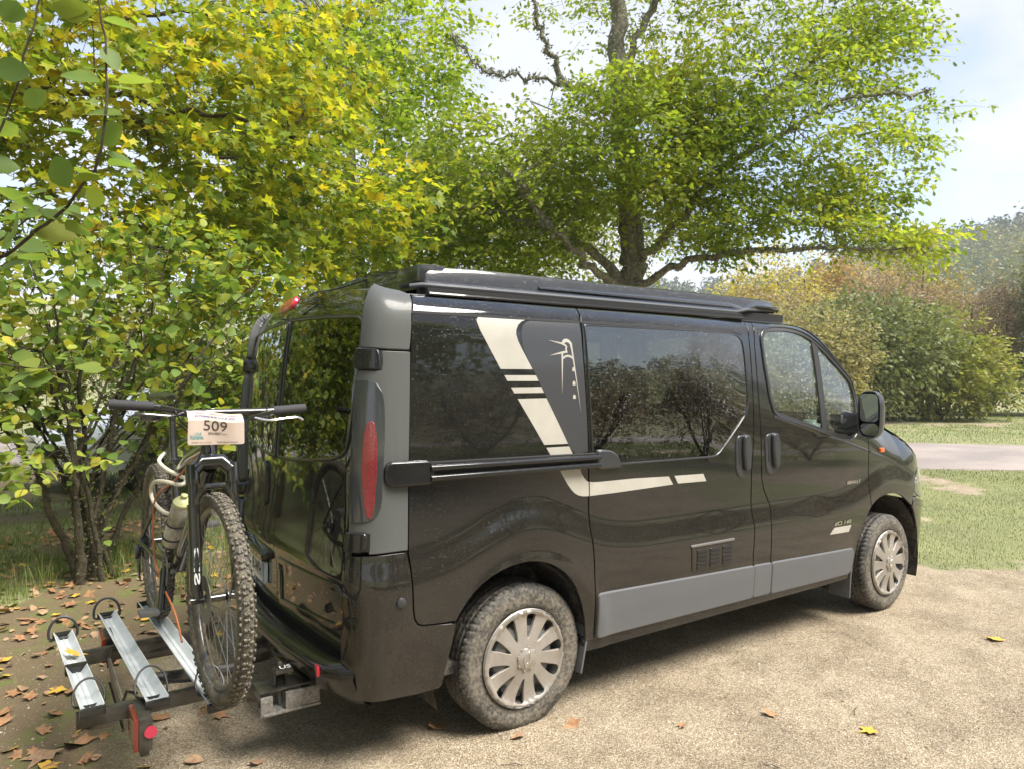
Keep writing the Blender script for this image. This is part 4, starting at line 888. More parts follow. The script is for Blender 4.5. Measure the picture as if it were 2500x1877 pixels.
# ------------------------------------------------------------------ door mirrors
for s in (-1, 1):
    c = Vector((3.44, s*1.075, 1.385)); mb = MB(); rings = []; n = 26
    out = [(cos(a), sin(a)) for a in np.linspace(0, 2*pi, n, endpoint=False)]
    def se(a, e=.62): return math.copysign(abs(a)**e, a)
    prof = [(-.045, .94), (-.050, 1.0), (-.034, 1.03), (-.01, 1.02), (.02, .93), (.045, .74), (.058, .45), (.062, .0)]
    v = []; f = []
    for dx, r in prof:
        for a, b in out: v.append((c.x+dx+.018*(b*.3), c.y+s*.012+.074*r*se(a), c.z+.148*r*se(b)))
    for i in range(len(prof)-1):
        for j in range(n): f.append((i*n+j, i*n+(j+1) % n, (i+1)*n+(j+1) % n, (i+1)*n+j))
    v2 = []
    mh = MB().add(v, f).put('mirror_housing', HANDM, van)
    mm = simple('mirror_glass', (.75, .8, .8), .02, metal=1.)
    rm = lambda a, b, s=s, c=c: np.stack([c.x-.044-.05*np.asarray(b), c.y+s*.012+np.asarray(a), c.z+np.asarray(b)], -1)
    sup = lambda z0, z1, w: rounded([(-w, z0), (w, z0), (w, z1), (-w, z1)], .035)
    for z0, z1 in ((-.045, .132), (-.132, -.058)):
        me = panel_mesh(sup(z0, z1, .060), mp=rm, gap=0, thick=0, res=.05); put('mirror_glass', me, mm, mh)
    MB().tube([(3.50, s*.86, 1.33), (3.49, s*.93, 1.345), (3.48, s*1.0, 1.36)], [.075, .05, .045], 10, sx=.55).put('mirror_arm', HANDM, van)
    MB().tube([(3.50, s*.88, 1.27), (3.49, s*.94, 1.275), (3.48, s*1.0, 1.29)], [.03, .025, .02], 8).put('mirror_arm', HANDM, van)
# ------------------------------------------------------------------ wheels
def tyre_mesh(R=.333, w=.205, rr=.219, seg=300):
    th = np.linspace(0, 2*pi, seg, endpoint=False)
    pr = [(rr-.004, -w*.40), (rr+.004, -w*.455), (rr+.03, -w*.49), (rr+.055, -w*.505), (rr+.078, -w*.495), (R-.020, -w*.465), (R-.012, -w*.44), (R-.004, -w*.40)]
    yy = list(np.linspace(-w*.37, w*.37, 27)); pr += [(R, a) for a in yy]; pr += [(a, -b) for a, b in pr[:8][::-1]]
    V = []; 
    for i, t in enumerate(th):
        for k, (r, y) in enumerate(pr):
            q = abs(y)/(w*.5); ph = (t*64/(2*pi)+(.5 if y > 0 else 0)+abs(y)*9) % 1.0
            if 7 <= k < 8+27:
                if .16 < q < .22 or .48 < q < .55: r -= .007
                elif q > .55 and ph < .26: r -= .006
                elif q < .5 and (ph*1.0) % 1 < .14: r -= .005
            elif k in (5, 6, len(pr)-6, len(pr)-7) and ph < .26: r -= .004
            if k in (2, 3) and (t*20/(2*pi)) % 1 < .5 and 1.0 < t < 2.2: r += .0
            V.append((r*cos(t), y, r*sin(t)))
    m_ = len(pr); I = np.arange(seg*m_).reshape(seg, m_); J = np.roll(I, -1, 0)
    F = np.stack([I[:, :-1], I[:, 1:], J[:, 1:], J[:, :-1]], -1).reshape(-1, 4)
    me = npmesh(V, F, 'tyre', True); 
    try: me.set_sharp_from_angle(angle=radians(40))
    except Exception: pass
    return me
TY = tyre_mesh()
def cover_mesh():
    R = .2245; out = [(R*cos(a), R*sin(a)) for a in np.linspace(0, 2*pi, 96, endpoint=False)]; holes = []
    for k in range(10):
        a = 2*pi*(k+.5)/10+.13; pts = []
        # curved opening, rounded inside, wide outside
        def pol(r, t): return (r*cos(a+t), r*sin(a+t))
        pts = [pol(.088, .055), pol(.100, -.045), pol(.118, -.095), pol(.145, -.128), pol(.176, -.148), pol(.197, -.135), pol(.2035, -.05), pol(.2035, .06), pol(.198, .125), pol(.180, .135), pol(.150, .120), pol(.120, .118), pol(.100, .110), pol(.090, .09)]
        holes.append(pts)
    def mp(a, b):
        r = np.hypot(a, b); h = np.interp(r, [0, .05, .09, .13, .17, .195, .205, .215, .222, .2245], [.004, .002, .006, .011, .013, .011, .004, .001, .010, .016])
        return np.stack([a, -.0+h, b], -1)
    return panel_mesh(out, holes=holes, mp=mp, gap=0, thick=.016, lip=.002, res=.013, name='wheel_cover')
CV = cover_mesh()
def steel_mesh():
    prof = [(.222, -.05), (.212, -.042), (.206, -.03), (.200, .02), (.178, .012), (.160, -.022), (.120, -.036), (.085, -.030), (.06, -.02), (0, -.02)]
    mb = MB().lathe([(r, y+.03) for r, y in prof], 48)
    return mb.mesh(True, 40)
ST = steel_mesh()
hole_me = MB().lathe([(0, 0), (.0165, 0), (.0165, .004)], 14).mesh()
capm = MB().lathe([(.052, .006), (.050, -.004), (.044, -.008), (0, -.009)], 28).mesh()
scal = MB()
n_ = 64; rr_ = [.050+.005*(1 if cos(8*2*pi*i/n_) > 0 else -1) for i in range(n_)]
scal.prism([(rr_[i]*cos(2*pi*i/n_), rr_[i]*sin(2*pi*i/n_)) for i in range(n_)], .008, lambda a, b, t: (a, -.006+t, b))
scalm = scal.mesh()
def logo_mesh():
    A = [(0, .040), (.026, 0), (0, -.040), (-.026, 0)]; B = [(0, .022), (.012, 0), (0, -.022), (-.012, 0)]
    return panel_mesh(A, holes=[B], mp=lambda a, b: np.stack([a+.25*b*0, -.009+0*a, b], -1), gap=0, thick=.003, lip=.001, res=.02)
LG = logo_mesh()
for x in (XR, XF):
    for s in (-1, 1):
        z = .321 if x == XR else .333
        w = thing('wheel', None, None)
        w.name = 'wheel'
        rot = Matrix.Rotation(radians(2.5) if x == XF else 0, 4, 'Z')
        base = Matrix.Translation((x, s*.812, z)) @ rot @ (Matrix.Identity(4) if s < 0 else Matrix.Rotation(pi, 4, 'Z')) @ Matrix.Rotation(.35*x, 4, 'Y')
        for k in ('label', 'category'):
            if k in w: del w[k]
        w.parent = van; w.matrix_parent_inverse = Matrix.Translation((-2.4, 0, 0)); w.matrix_basis = base
        def wc(nm, me, mat, mtx=Matrix.Identity(4)):
            o = bpy.data.objects.new(nm, me); COL.objects.link(o); o.parent = w; o.matrix_basis = mtx
            if len(me.materials) == 0: me.materials.append(mat)
            return o
        wc('tyre', TY, TYRE); wc('steel_rim', ST, STEEL, Matrix.Translation((0, -.090, 0)))
        wc('wheel_cover', CV, SILV, Matrix.Translation((0, -.118, 0)))
        for k in range(12):
            a = 2*pi*k/12+.1; wc('rim_hole', hole_me, BLACKM, Matrix.Translation((.160*cos(a), -.0885, .160*sin(a))))
        wc('hub_cap', capm, SILV, Matrix.Translation((0, -.116, 0))); wc('hub_teeth', scalm, SILV, Matrix.Translation((0, -.117, 0))); wc('emblem', LG, CHROME, Matrix.Translation((0, -.119, 0)) @ Matrix.Rotation(-.35*x+radians(20), 4, 'Y'))
# ------------------------------------------------------------------ cab interior
mb = MB().box((3.52, 0, 1.10), (.42, 1.62, .20), None, .06).box((3.42, .40, 1.24), (.2, .42, .10), None, .04); mb.put('dashboard', DASHM, van)
sw = MB().tube([(3.18+.19*cos(a)*.45, .42+.19*sin(a), 1.22+.19*cos(a)*.89) for a in np.linspace(0, 2*pi, 28, endpoint=False)], .014, 8, closed=True)
sw.tube([(3.18, .42, 1.22), (3.36, .42, 1.13)], .03, 8).box((3.18, .42, 1.22), (.04, .34, .04), None, .01); sw.put('steering_wheel', HANDM, van)
for y in (-.48, .48):
    st = MB().box((2.78, y, .86), (.50, .50, .16), None, .06).box((2.56, y, 1.20), (.16, .48, .62), Matrix.Rotation(radians(-9), 4, 'Y'), .06); so_ = st.put('front_seat', SEATM, van)
    MB().box((2.48, y, 1.60), (.11, .27, .20), Matrix.Rotation(radians(-8), 4, 'Y'), .045).put('headrest', SEATM, so_)
MB().box((3.05, -.86, 1.13), (.85, .05, .16), None, .02).put('door_trim', DASHM, van); MB().box((3.05, .86, 1.13), (.85, .05, .16), None, .02).put('door_trim', DASHM, van)
MB().box((1.75, .55, .70), (1.6, .5, .75), None, .02).put('kitchen_unit', simple('cabinet', (.34, .24, .14), .6), van)
for a, w in ((1.40, .10), (1.62, .09)):
    v = []; f = []
    for i in range(17):
        for j in range(2): v.append((a+w*i/16+(.0), -.80+.016*sin(i*1.5), 1.84-.55*j))
    for i in range(16): f.append((2*i, 2*i+1, 2*i+3, 2*i+2))
    MB().add(v, f).put('curtain', CURT, van)
bw = MB().lathe([(.0, .0), (.035, .0), (.055, .025), (.070, .075), (.072, .09), (.066, .088), (.060, .06), (.03, .012), (0, .010)], 28, (3.44, -.64, 1.215), 'Z')
o = bw.put('bowl', TEAL, None); tag(o, 'pale green bowl standing on the dashboard behind the door glass', 'bowl')
o = MB().lathe([(0, .0), (.038, .0), (.040, .07), (.045, .10), (.040, .10), (.036, .07), (.03, .01), (0, .01)], 24, (3.44, -.64, 1.232), 'Z').put('cup', TEAL, None); tag(o, 'pale cup nested inside the bowl on the dashboard', 'cup')
# ------------------------------------------------------------------ bicycle on the carrier, facing the photographer's side (-y)
FRAME = simple('bike_frame_black', (.010, .011, .012), .2, coat=.9, col2=(.022, .019, .015), nscale=40, amt=.7)
ALU = simple('brushed_aluminium', (.50, .52, .53), .34, metal=.85, col2=(.40, .41, .40), nscale=30)
BTYRE = mudmat('bike_tyre', (.03, .028, .025), (.20, .165, .11), .44, .62, sc=26)
KNOB = mudmat('tyre_knob', (.035, .033, .03), (.30, .26, .19), .46, .60, sc=70)
SPOKE = simple('spoke', (.30, .29, .27), .35, metal=.9)
RIMM = simple('rim_black', (.02, .02, .02), .3, coat=.3, col2=(.09, .075, .05), nscale=30)
PAPER = simple('race_paper', (.45, .375, .325), .5, col2=(.36, .265, .20), nscale=9, amt=1.2)
CREAM = simple('cream_plastic', (.50, .47, .38), .35, col2=(.16, .14, .11), nscale=22, amt=.8)
XB = -.49
bike = thing('mountain_bicycle', 'black muddy mountain bike strapped on the rear carrier, front wheel towards the camera', 'bicycle', (XB, -.385, .46))
def bike_wheel(x, y, z, R=.368):
    w = bpy.data.objects.new('wheel', None); COL.objects.link(w); w.parent = bike
    w.matrix_parent_inverse = Matrix.Translation((-XB, .385, -.46)); w.matrix_basis = Matrix.Translation((x, y, z)) @ Matrix.Rotation(radians(2.5 if y < -.5 else 0), 4, 'Z')
    def wc(nm, me, mat, mtx=Matrix.Identity(4), kind=None):
        o = bpy.data.objects.new(nm, me); COL.objects.link(o); o.parent = w; o.matrix_basis = mtx
        if len(me.materials) == 0: me.materials.append(mat)
        if kind: o['kind'] = kind
        return o
    if not BW:
        a = np.linspace(0, 2*pi, 28, endpoint=False); rt = .0275
        BW['tyre'] = MB().lathe([(R-.034+rt*1.0*cos(t), rt*sin(t)) for t in np.linspace(-pi*.98, pi*.98, 22)], 72, axis='X').mesh(True, 60)
        # knobs: three rows of blocks
        n = 84; V = []; F = []; cube = np.array([(x_, y_, z_) for x_ in (-1, 1) for y_ in (-1, 1) for z_ in (-1, 1)], float); cf = np.array([(0, 1, 3, 2), (4, 6, 7, 5), (0, 4, 5, 1), (2, 3, 7, 6), (0, 2, 6, 4), (1, 5, 7, 3)])
        for row, (off, rr, sw_, sl_) in enumerate([(-.0235, .0335-.0135, .0035, .0055), (-.0095, .0275, .0050, .0050), (.0095, .0275, .0050, .0050), (.0235, .0335-.0135, .0035, .0055), (0, .0285, .0030, .0040)]):
            for k in range(n):
                t = 2*pi*(k+(.5 if row in (1, 3, 4) else 0)+.15*((k*7+row) % 3-1))/n; r = R-.034+rr
                tl = {0: -.85, 3: .85}.get(row, 0)*1.0
                P = cube*np.array([sw_, sl_, .0030])
                if tl: c_, s_ = cos(tl), sin(tl); P = np.stack([P[:, 0]*c_+P[:, 2]*s_, P[:, 1], -P[:, 0]*s_+P[:, 2]*c_], 1)
                P = P+[off, 0, r]; V.append(np.stack([P[:, 0], P[:, 1]*cos(t)-P[:, 2]*sin(t), P[:, 1]*sin(t)+P[:, 2]*cos(t)], 1)); F.append(cf+8*(len(V)-1))
        BW['knobs'] = npmesh(np.concatenate(V), np.concatenate(F), 'tread_knobs')
        BW['rim'] = MB().lathe([(R-.052, -.0145), (R-.058, -.0155), (R-.070, -.013), (R-.078, -.004), (R-.078, .004), (R-.070, .013), (R-.058, .0155), (R-.052, .0145), (R-.056, 0), (R-.052, -.0145)], 72, axis='X').mesh(True, 50)
        BW['hub'] = MB().lathe([(0, -.066), (.010, -.066), (.011, -.045), (.026, -.034), (.026, -.030), (.014, -.024), (.013, .024), (.026, .030), (.026, .034), (.011, .045), (.010, .066), (0, .066)], 20, axis='X').mesh(True, 40)
        BW['spoke'] = MB().tube([(0, 0, 0), (0, 0, 1)], .00125, 5).mesh()
        BW['disc'] = MB().lathe([(.032, -.001), (.082, -.001), (.082, .001), (.032, .001), (.032, -.001)], 36, axis='X').mesh(True, 40)
    wc('tyre', BW['tyre'], BTYRE); wc('tread_knobs', BW['knobs'], KNOB, kind='stuff'); wc('rim', BW['rim'], RIMM); wc('hub', BW['hub'], FRAME)
    wc('brake_disc', BW['disc'], STEEL, Matrix.Translation((-.042, 0, 0)))
    for k in range(28):
        a = 2*pi*k/28; s = 1 if k % 2 else -1; b = a+(.55 if (k//2) % 2 else -.55)
        p = Vector((s*.031, .024*cos(b), .024*sin(b))); q = Vector((0, (R-.076)*cos(a), (R-.076)*sin(a))); d = q-p
        wc('spoke', BW['spoke'], SPOKE, Matrix.Translation(p) @ d.to_track_quat('Z', 'Y').to_matrix().to_4x4() @ Matrix.Diagonal((1, 1, d.length, 1)))
    return w
BW = {}
FA = Vector((XB, -.955, .828)); RA = Vector((XB-.03, .190, .822))
fwh = bike_wheel(*FA); rwh = bike_wheel(*RA)
fwh.name = 'front_wheel'; rwh.name = 'rear_wheel'
for w, n_, cx_ in ((fwh, 0, .0), (rwh, 1, .0)):   # white maker lettering on the rims
    for a0, s in ((1.75, 'REYNOLDS'), (1.75+pi, 'REYNOLDS')):
        mp = lambda a, b: np.stack([-.0165+0*a, (.302+b)*np.cos(a0-a/.3), (.302+b)*np.sin(a0-a/.3)], -1)
        me = text_mesh(s, mp, -.07, -.009, .017, width=.14, off=-.0008, bold=.02); o = bpy.data.objects.new('rim_lettering', me); COL.objects.link(o); o.parent = w; me.materials.append(WHITEP)
B = lambda y, z, x=XB: (x, y, z)
BBp, HT, HB, STt = (-.245, .785), (-.795, 1.385), (-.835, 1.265), (-.085, 1.215)
def bt(name, pts, r, mat=FRAME, n=12, sx=1.): return MB().tube(pts, r, n, sx=sx).put(name, mat, bike)
bt('down_tube', [B(-.815, 1.27), B(-.55, 1.03), B(BBp[0]-.01, .80)], [.028, .034, .036]); bt('top_tube', [B(-.79, 1.345), B(-.45, 1.275), B(-.10, 1.16)], [.026, .022, .018])
bt('seat_tube', [B(*BBp), B(-.165, 1.0), B(-.09, 1.21)], [.026, .02, .018]); bt('head_tube', [B(*HB), B(*HT)], [.030, .027])
for s in (-1, 1):
    bt('chain_stay', [B(BBp[0]+.02, .785, XB+s*.03), B(0, .79, XB+s*.055-.01), (RA.x+s*.068, RA.y-.01, RA.z)], [.013, .011, .010])
    bt('seat_stay', [B(-.105, 1.13, XB+s*.012), B(.0, 1.02, XB+s*.05-.01), (RA.x+s*.068, RA.y-.01, RA.z+.02)], [.010, .008, .009])
MB().tube([B(-.245, .785, XB-.045), B(-.245, .785, XB+.045)], .024, 16).put('bottom_bracket', FRAME, bike)
bt('seat_post', [B(-.09, 1.20), B(-.045, 1.33), B(-.02, 1.475)], [.0155, .0155, .013]); MB().lathe([(.021, -.018), (.023, 0), (.021, .018), (.017, .022)], 16, B(-.088, 1.215), 'Z').put('seat_clamp', FRAME, bike)
# saddle
v = []; f = []; prof = [(-.135, .018, .010), (-.10, .022, .016), (-.03, .030, .02), (.04, .052, .024), (.09, .070, .026), (.125, .066, .022), (.14, .045, .010)]
for yy, w_, h_ in prof:
    for k in range(12): a = 2*pi*k/12; v.append((XB-.02+w_*cos(a), .005+yy, 1.505+.006*(yy/.14)**2+h_*max(sin(a), -.5)))
for i in range(len(prof)-1):
    for k in range(12): f.append((i*12+k, i*12+(k+1) % 12, (i+1)*12+(k+1) % 12, (i+1)*12+k))
f += [tuple(range(12))[::-1], tuple(len(v)-12+k for k in range(12))]
sdl = MB().add(v, f).put('saddle', simple('saddle_black', (.012, .012, .012), .25, coat=.3), bike)
for s in (-1, 1): MB().tube([(XB-.02+s*.02, -.08, 1.495), (XB-.02+s*.022, -.02, 1.475), (XB-.02+s*.022, .05, 1.475), (XB-.02+s*.03, .10, 1.495)], .0035, 6).put('saddle_rail', CHROME, sdl)
# fork
crown = MB().tube([(FA.x-.066, -.872, 1.262), (FA.x-.035, -.850, 1.292), (FA.x+.035, -.850, 1.292), (FA.x+.066, -.872, 1.262)], [.026, .028, .028, .026], 12).put('fork_crown', FRAME, bike)
for s in (-1, 1):
    x = FA.x+s*.067
    MB().tube([(x, -.866, 1.285), (x, -.878, 1.235), (x, -.880, 1.22)], [.024, .024, .0235], 14).put('fork_shoulder', FRAME, bike)
    MB().tube([(x, -.876, 1.245), (x, -.893, 1.13)], .0165, 12).put('fork_stanchion', FRAME, bike)
    MB().tube([(x, -.892, 1.150), (x, -.894, 1.135), (x, -.93, .96), (x+s*.002, -.944, .865), (x-s*.006, -.952, .832)], [.0225, .0205, .0215, .020, .017], 14).put('fork_leg', FRAME, bike)
MB().tube([(FA.x-.067, -.893, 1.115), (FA.x-.058, -.905, 1.175), (FA.x-.03, -.915, 1.213), (FA.x+.03, -.915, 1.213), (FA.x+.058, -.905, 1.175), (FA.x+.067, -.893, 1.115)], .0125, 10).put('fork_brace', FRAME, bike)
MB().tube([(FA.x-.088, FA.y, FA.z), (FA.x+.088, FA.y, FA.z)], .0125, 12).put('front_axle', FRAME, bike)
MB().tube([(FA.x-.089, FA.y, FA.z), (FA.x-.0915, FA.y, FA.z)], .006, 10).put('axle_bolt', CHROME, bike)
lm = lambda a, b: np.stack([np.full_like(np.asarray(a, float), FA.x-.067), -.935-.0216+0*a-.02*b*0, np.asarray(b)], -1)
def legmap(a, b):   # wraps lettering round the left fork leg
    a = np.asarray(a, float); b = np.asarray(b, float); cy_ = np.interp(b, [.84, .96, 1.135], [-.950, -.93, -.894]); r = .0222
    th = a/r; return np.stack([FA.x-.067+r*np.sin(th), cy_-r*np.cos(th), b], -1)
put('fork_lettering', text_mesh('SID', lambda a, b: legmap(-.010+np.asarray(b), .885+np.asarray(a)), 0, 0, .021, width=.125, off=.0008, bold=.03), WHITEP, bike)
# stem, handlebar, grips, levers, hoses
bt('steerer', [B(-.795, 1.385), B(-.78, 1.435)], .018); bt('stem', [B(-.782, 1.425), B(-.82, 1.44), (XB+.005, -.868, 1.468)], [.021, .017, .019])
BL, BR = Vector((-.812, -.835, 1.503)), Vector((-.158, -.872, 1.480)); BM = Vector((XB+.005, -.880, 1.470))
bar = bezp([BL, BL+Vector((.13, -.022, -.010)), BM+Vector((-.10, -.002, 0)), BM, BM+Vector((.10, -.002, 0)), BR+Vector((-.13, -.018, -.008)), BR], 6)
bt('handlebar', bar, .0135, n=12)
for a, b_ in ((BL, BL+Vector((.135, -.022, -.010))), (BR, BR+Vector((-.125, -.016, -.008)))):
    d = (b_-a); k = 14; pts = [a+d*i/k for i in range(k+1)]; mb = MB().tube(pts, [.0175]+[.0172+.0007*(i % 2) for i in range(k-1)]+[.0165], 14); mb.put('grip', simple('grip_rubber', (.03, .029, .032), .75, bump=.2, bscale=300), bike)
for s, a in ((1, BL+Vector((.17, -.03, -.012))), (-1, BR+Vector((-.15, -.024, -.010)))):
    lv = MB().box(a+Vector((s*.02, -.022, -.012)), (.085, .022, .022), Matrix.Rotation(s*.25, 4, 'Y'), .006).put('brake_lever_body', FRAME, bike)
    MB().tube([a+Vector((0, 0, 0)), a+Vector((s*.001, 0, 0))], .020, 10).put('lever_clamp', FRAME, bike)
    MB().tube(bezp([a+Vector((s*.05, -.035, -.02)), a+Vector((s*.01, -.065, -.028)), a+Vector((-s*.05, -.070, -.022)), a+Vector((-s*.095, -.065, -.020)), a+Vector((-s*.115, -.060, -.030))], 4), .0048, 8, sx=1.4).put('brake_lever', CHROME if s < 0 else FRAME, bike)
MB().box(BL+Vector((.12, -.03, -.045)), (.07, .035, .03), Matrix.Rotation(.3, 4, 'Z'), .01).put('shifter', FRAME, bike)
for pts in ([BL+Vector((.20, -.05, -.02)), (-.62, -.925, 1.478), (-.60, -.92, 1.44), (-.53, -.90, 1.37), (-.545, -.88, 1.28), (-.56, -.88, 1.12), (-.562, -.945, .87)],
            [BL+Vector((.16, -.04, -.035)), (-.63, -.92, 1.45), (-.57, -.90, 1.40), (-.50, -.87, 1.35), (-.49, -.80, 1.30)],
            [BR+Vector((-.18, -.04, -.015)), (-.33, -.93, 1.44), (-.385, -.92, 1.40), (-.41, -.90, 1.33), (-.44, -.86, 1.30)],
            [BR+Vector((-.16, -.05, -.02)), (-.30, -.93, 1.455), (-.40, -.92, 1.44)]):
    MB().tube(bezp(pts, 6), .0026, 6).put('brake_hose', simple('hose_black', (.012, .012, .012), .4), bike)
# drivetrain on the far-left side of the picture (the bike's right)
dx = RA.x-.045
for k in range(9): MB().lathe([(.010, 0), (.024+.0035*k, 0), (.024+.0035*k, .002), (.010, .002)], 26, (dx+.034-.0043*(8-k)-.03, RA.y, RA.z), 'X').put('sprocket', STEEL, bike)
cs = MB()
for k in range(32):
    a = 2*pi*k/32; cs.box((XB-.062, -.245+.066*cos(a), .785+.066*sin(a)), (.003, .007, .007), Matrix.Rotation(a, 4, 'X'))
cs.lathe([(.05, 0), (.066, 0), (.066, .003), (.05, .003), (.05, 0)], 32, (XB-.0635, -.245, .785), 'X').put('chainring', STEEL, bike)
mb = MB(); P1 = [(XB-.062, -.245-.0*cos(a), .785) for a in ()]
ch = [(dx-.012, RA.y, RA.z+.048), (XB-.062, -.235, .855), (XB-.062, -.29, .84), (XB-.062, -.315, .785), (XB-.062, -.29, .725), (XB-.062, -.235, .717), (dx-.012, RA.y+.01, RA.z-.075), (dx-.012, RA.y+.06, RA.z-.03), (dx-.012, RA.y+.05, RA.z+.02)]
MB().tube(ch, .0042, 6, closed=True).put('chain', STEEL, bike)
for s, ang in ((-1, -1.9), (1, 1.25)):
    e = (XB+s*.085, -.245+.17*cos(ang), .785+.17*sin(ang)); ck = MB().tube([(XB+s*.06, -.245, .785), (XB+s*.075, -.245+.09*cos(ang), .785+.09*sin(ang)), e], [.019, .014, .014], 10, sx=.7).put('crank', FRAME, bike)
    MB().box((e[0]+s*.045, e[1], e[2]), (.075, .065, .022), None, .006).tube([e, (e[0]+s*.05, e[1], e[2])], .008, 8).put('pedal', STEEL, bike)
MB().box((dx-.035, RA.y+.03, RA.z-.05), (.03, .045, .06), Matrix.Rotation(.4, 4, 'X'), .01).box((dx-.03, RA.y+.02, RA.z-.12), (.012, .03, .11), Matrix.Rotation(-.3, 4, 'X'), .004).put('derailleur', FRAME, bike)
for dz in (-.09, -.165): MB().lathe([(.004, 0), (.021, 0), (.021, .004), (.004, .004)], 16, (dx-.03, RA.y+.02-(.02 if dz < -.1 else 0), RA.z+dz), 'X').put('jockey_wheel', STEEL, bike)
# bottle, cable lock, tie-down strap: separate things hanging on the bike
bd = Vector((0.05, -.20, .36)).normalized(); b0 = Vector((XB-.045, -.300, .90))
def along(prof, o, d, n=20):
    q = d.to_track_quat('Z', 'Y').to_matrix(); mb = MB().lathe(prof, n, (0, 0, 0), 'Z'); mb.v = [tuple(o+q @ Vector(p)) for p in mb.v]; return mb
o = along([(0, 0), (.034, 0), (.039, .01), (.039, .09), (.033, .10), (.039, .11), (.039, .19), (.035, .205), (.022, .215)], b0, bd).put('water_bottle', CREAM); tag(o, 'cream water bottle in the cage of the mountain bike', 'bottle', None)
cap = along([(.0, .215), (.037, .203), (.037, .215), (.024, .23), (.013, .235), (.013, .25), (0, .252)], b0, bd).mesh(); put('bottle_cap', cap, simple('yellow_cap', (.45, .45, .22), .35), o)
for k in (.04, .11): 
    c = b0+bd*k; ring = MB().tube([c+Vector((.040*cos(a), 0, 0))+bd.cross(Vector((1, 0, 0)))*.040*sin(a) for a in np.linspace(0, 2*pi, 20, endpoint=False)], .004, 6, closed=True); ring.put('bottle_cage', simple('cage_black', (.01, .01, .01), .4), bike)
o = MB().tube(bezp([(XB-.03, -.02, 1.255), (XB-.06, -.07, 1.225), (XB-.04, -.20, 1.195), (XB+.0, -.36, 1.175), (XB-.03, -.42, 1.16), (XB-.07, -.34, 1.165), (XB-.085, -.12, 1.14), (XB-.085, -.02, 1.09), (XB-.08, -.06, 1.045), (XB-.06, -.22, 1.02), (XB-.035, -.36, 1.03)], 6), .0085, 8).put('cable_lock', simple('lock_cream', (.60, .55, .44), .4, coat=.3)); tag(o, 'cream coated cable lock looped round the bike frame', 'lock')
o = MB().tube(bezp([(XB, -.72, 1.34), (XB-.02, -.60, 1.27), (XB-.05, -.38, 1.17), (XB-.08, -.12, 1.07), (XB-.085, -.08, .93), (XB-.08, -.10, .80), (XB-.07, -.22, .72), (XB-.05, -.42, .64), (XB-.045, -.55, .56)], 6), .0042, 6).put('tie_cord', simple('cord_orange', (.42, .13, .05), .7)); tag(o, 'orange brown cord running from the bike stem down past its frame', 'cord')
# race plate, gently curled round the bar
def rp(a, b):
    a = np.asarray(a, float); b = np.asarray(b, float); t = (1-b)           # a 0..1 left to right, b 0..1 bottom to top
    y = -.985+.055*np.clip(b-.72, 0, 1)*2.2+.012*np.sin(a*7)*b-.02*(a-.5)**2; x = XB-.100+.185*a-.004*t+.008*b*(.5-a)*2*-.6
    z = 1.366+.112*b-.012*np.maximum(0, b-.9)*2+.006*np.sin(a*5+.6)*b-.004*a; return np.stack([x+.012*(1-b)*0+.006*b*0-.010*b*(a-.3)*1.2, y, z], -1)
pl_ = put('race_plate', panel_mesh(rounded([(0, 0), (1, 0), (1, 1), (0, 1)], .07), mp=rp, gap=0, thick=0, res=.06), PAPER); tag(pl_, 'curled cardboard race plate number 509 on the bike handlebar', 'race plate')
inkm = simple('print_dark', (.035, .02, .018), .6); inkb = simple('print_blue', (.06, .09, .22), .6); inkt = simple('print_teal', (.05, .22, .22), .6)
# two-unit map so that lettering keeps its proportions
def rpt(a, b): return rp(np.asarray(a)/1.65, b)
for s_, x0, z0, h_, w_, mt, bo in (('509', .46, .42, .30, .66, inkm, .0), ('BOUVERET', .60, .30, .075, .36, inkm, .01), ('Extrême', .98, .305, .045, .15, inkm, 0), ('EXTREME SUR LOUE 2025', .22, .79, .055, 1.15, inkb, .02), ('ORNANS', .24, .89, .04, .26, inkb, 0), ('Extrême sur Loue', .66, .89, .045, .38, inkb, 0), ('ORNANS', 1.16, .89, .04, .26, inkb, 0),
                                   ('Xtreme', .05, .16, .13, .40, inkt, .02), ('LOUE', .20, .27, .09, .2, inkt, 0), ('DOUBS  Sport  la Loue', .12, .045, .04, .55, inkm, .01), ('Trail Nature Ornans', .85, .055, .045, .60, inkm, .01)):
    put('print', text_mesh(s_, rpt, x0, z0, h_, width=w_, off=.0012, bold=bo), mt, pl_)
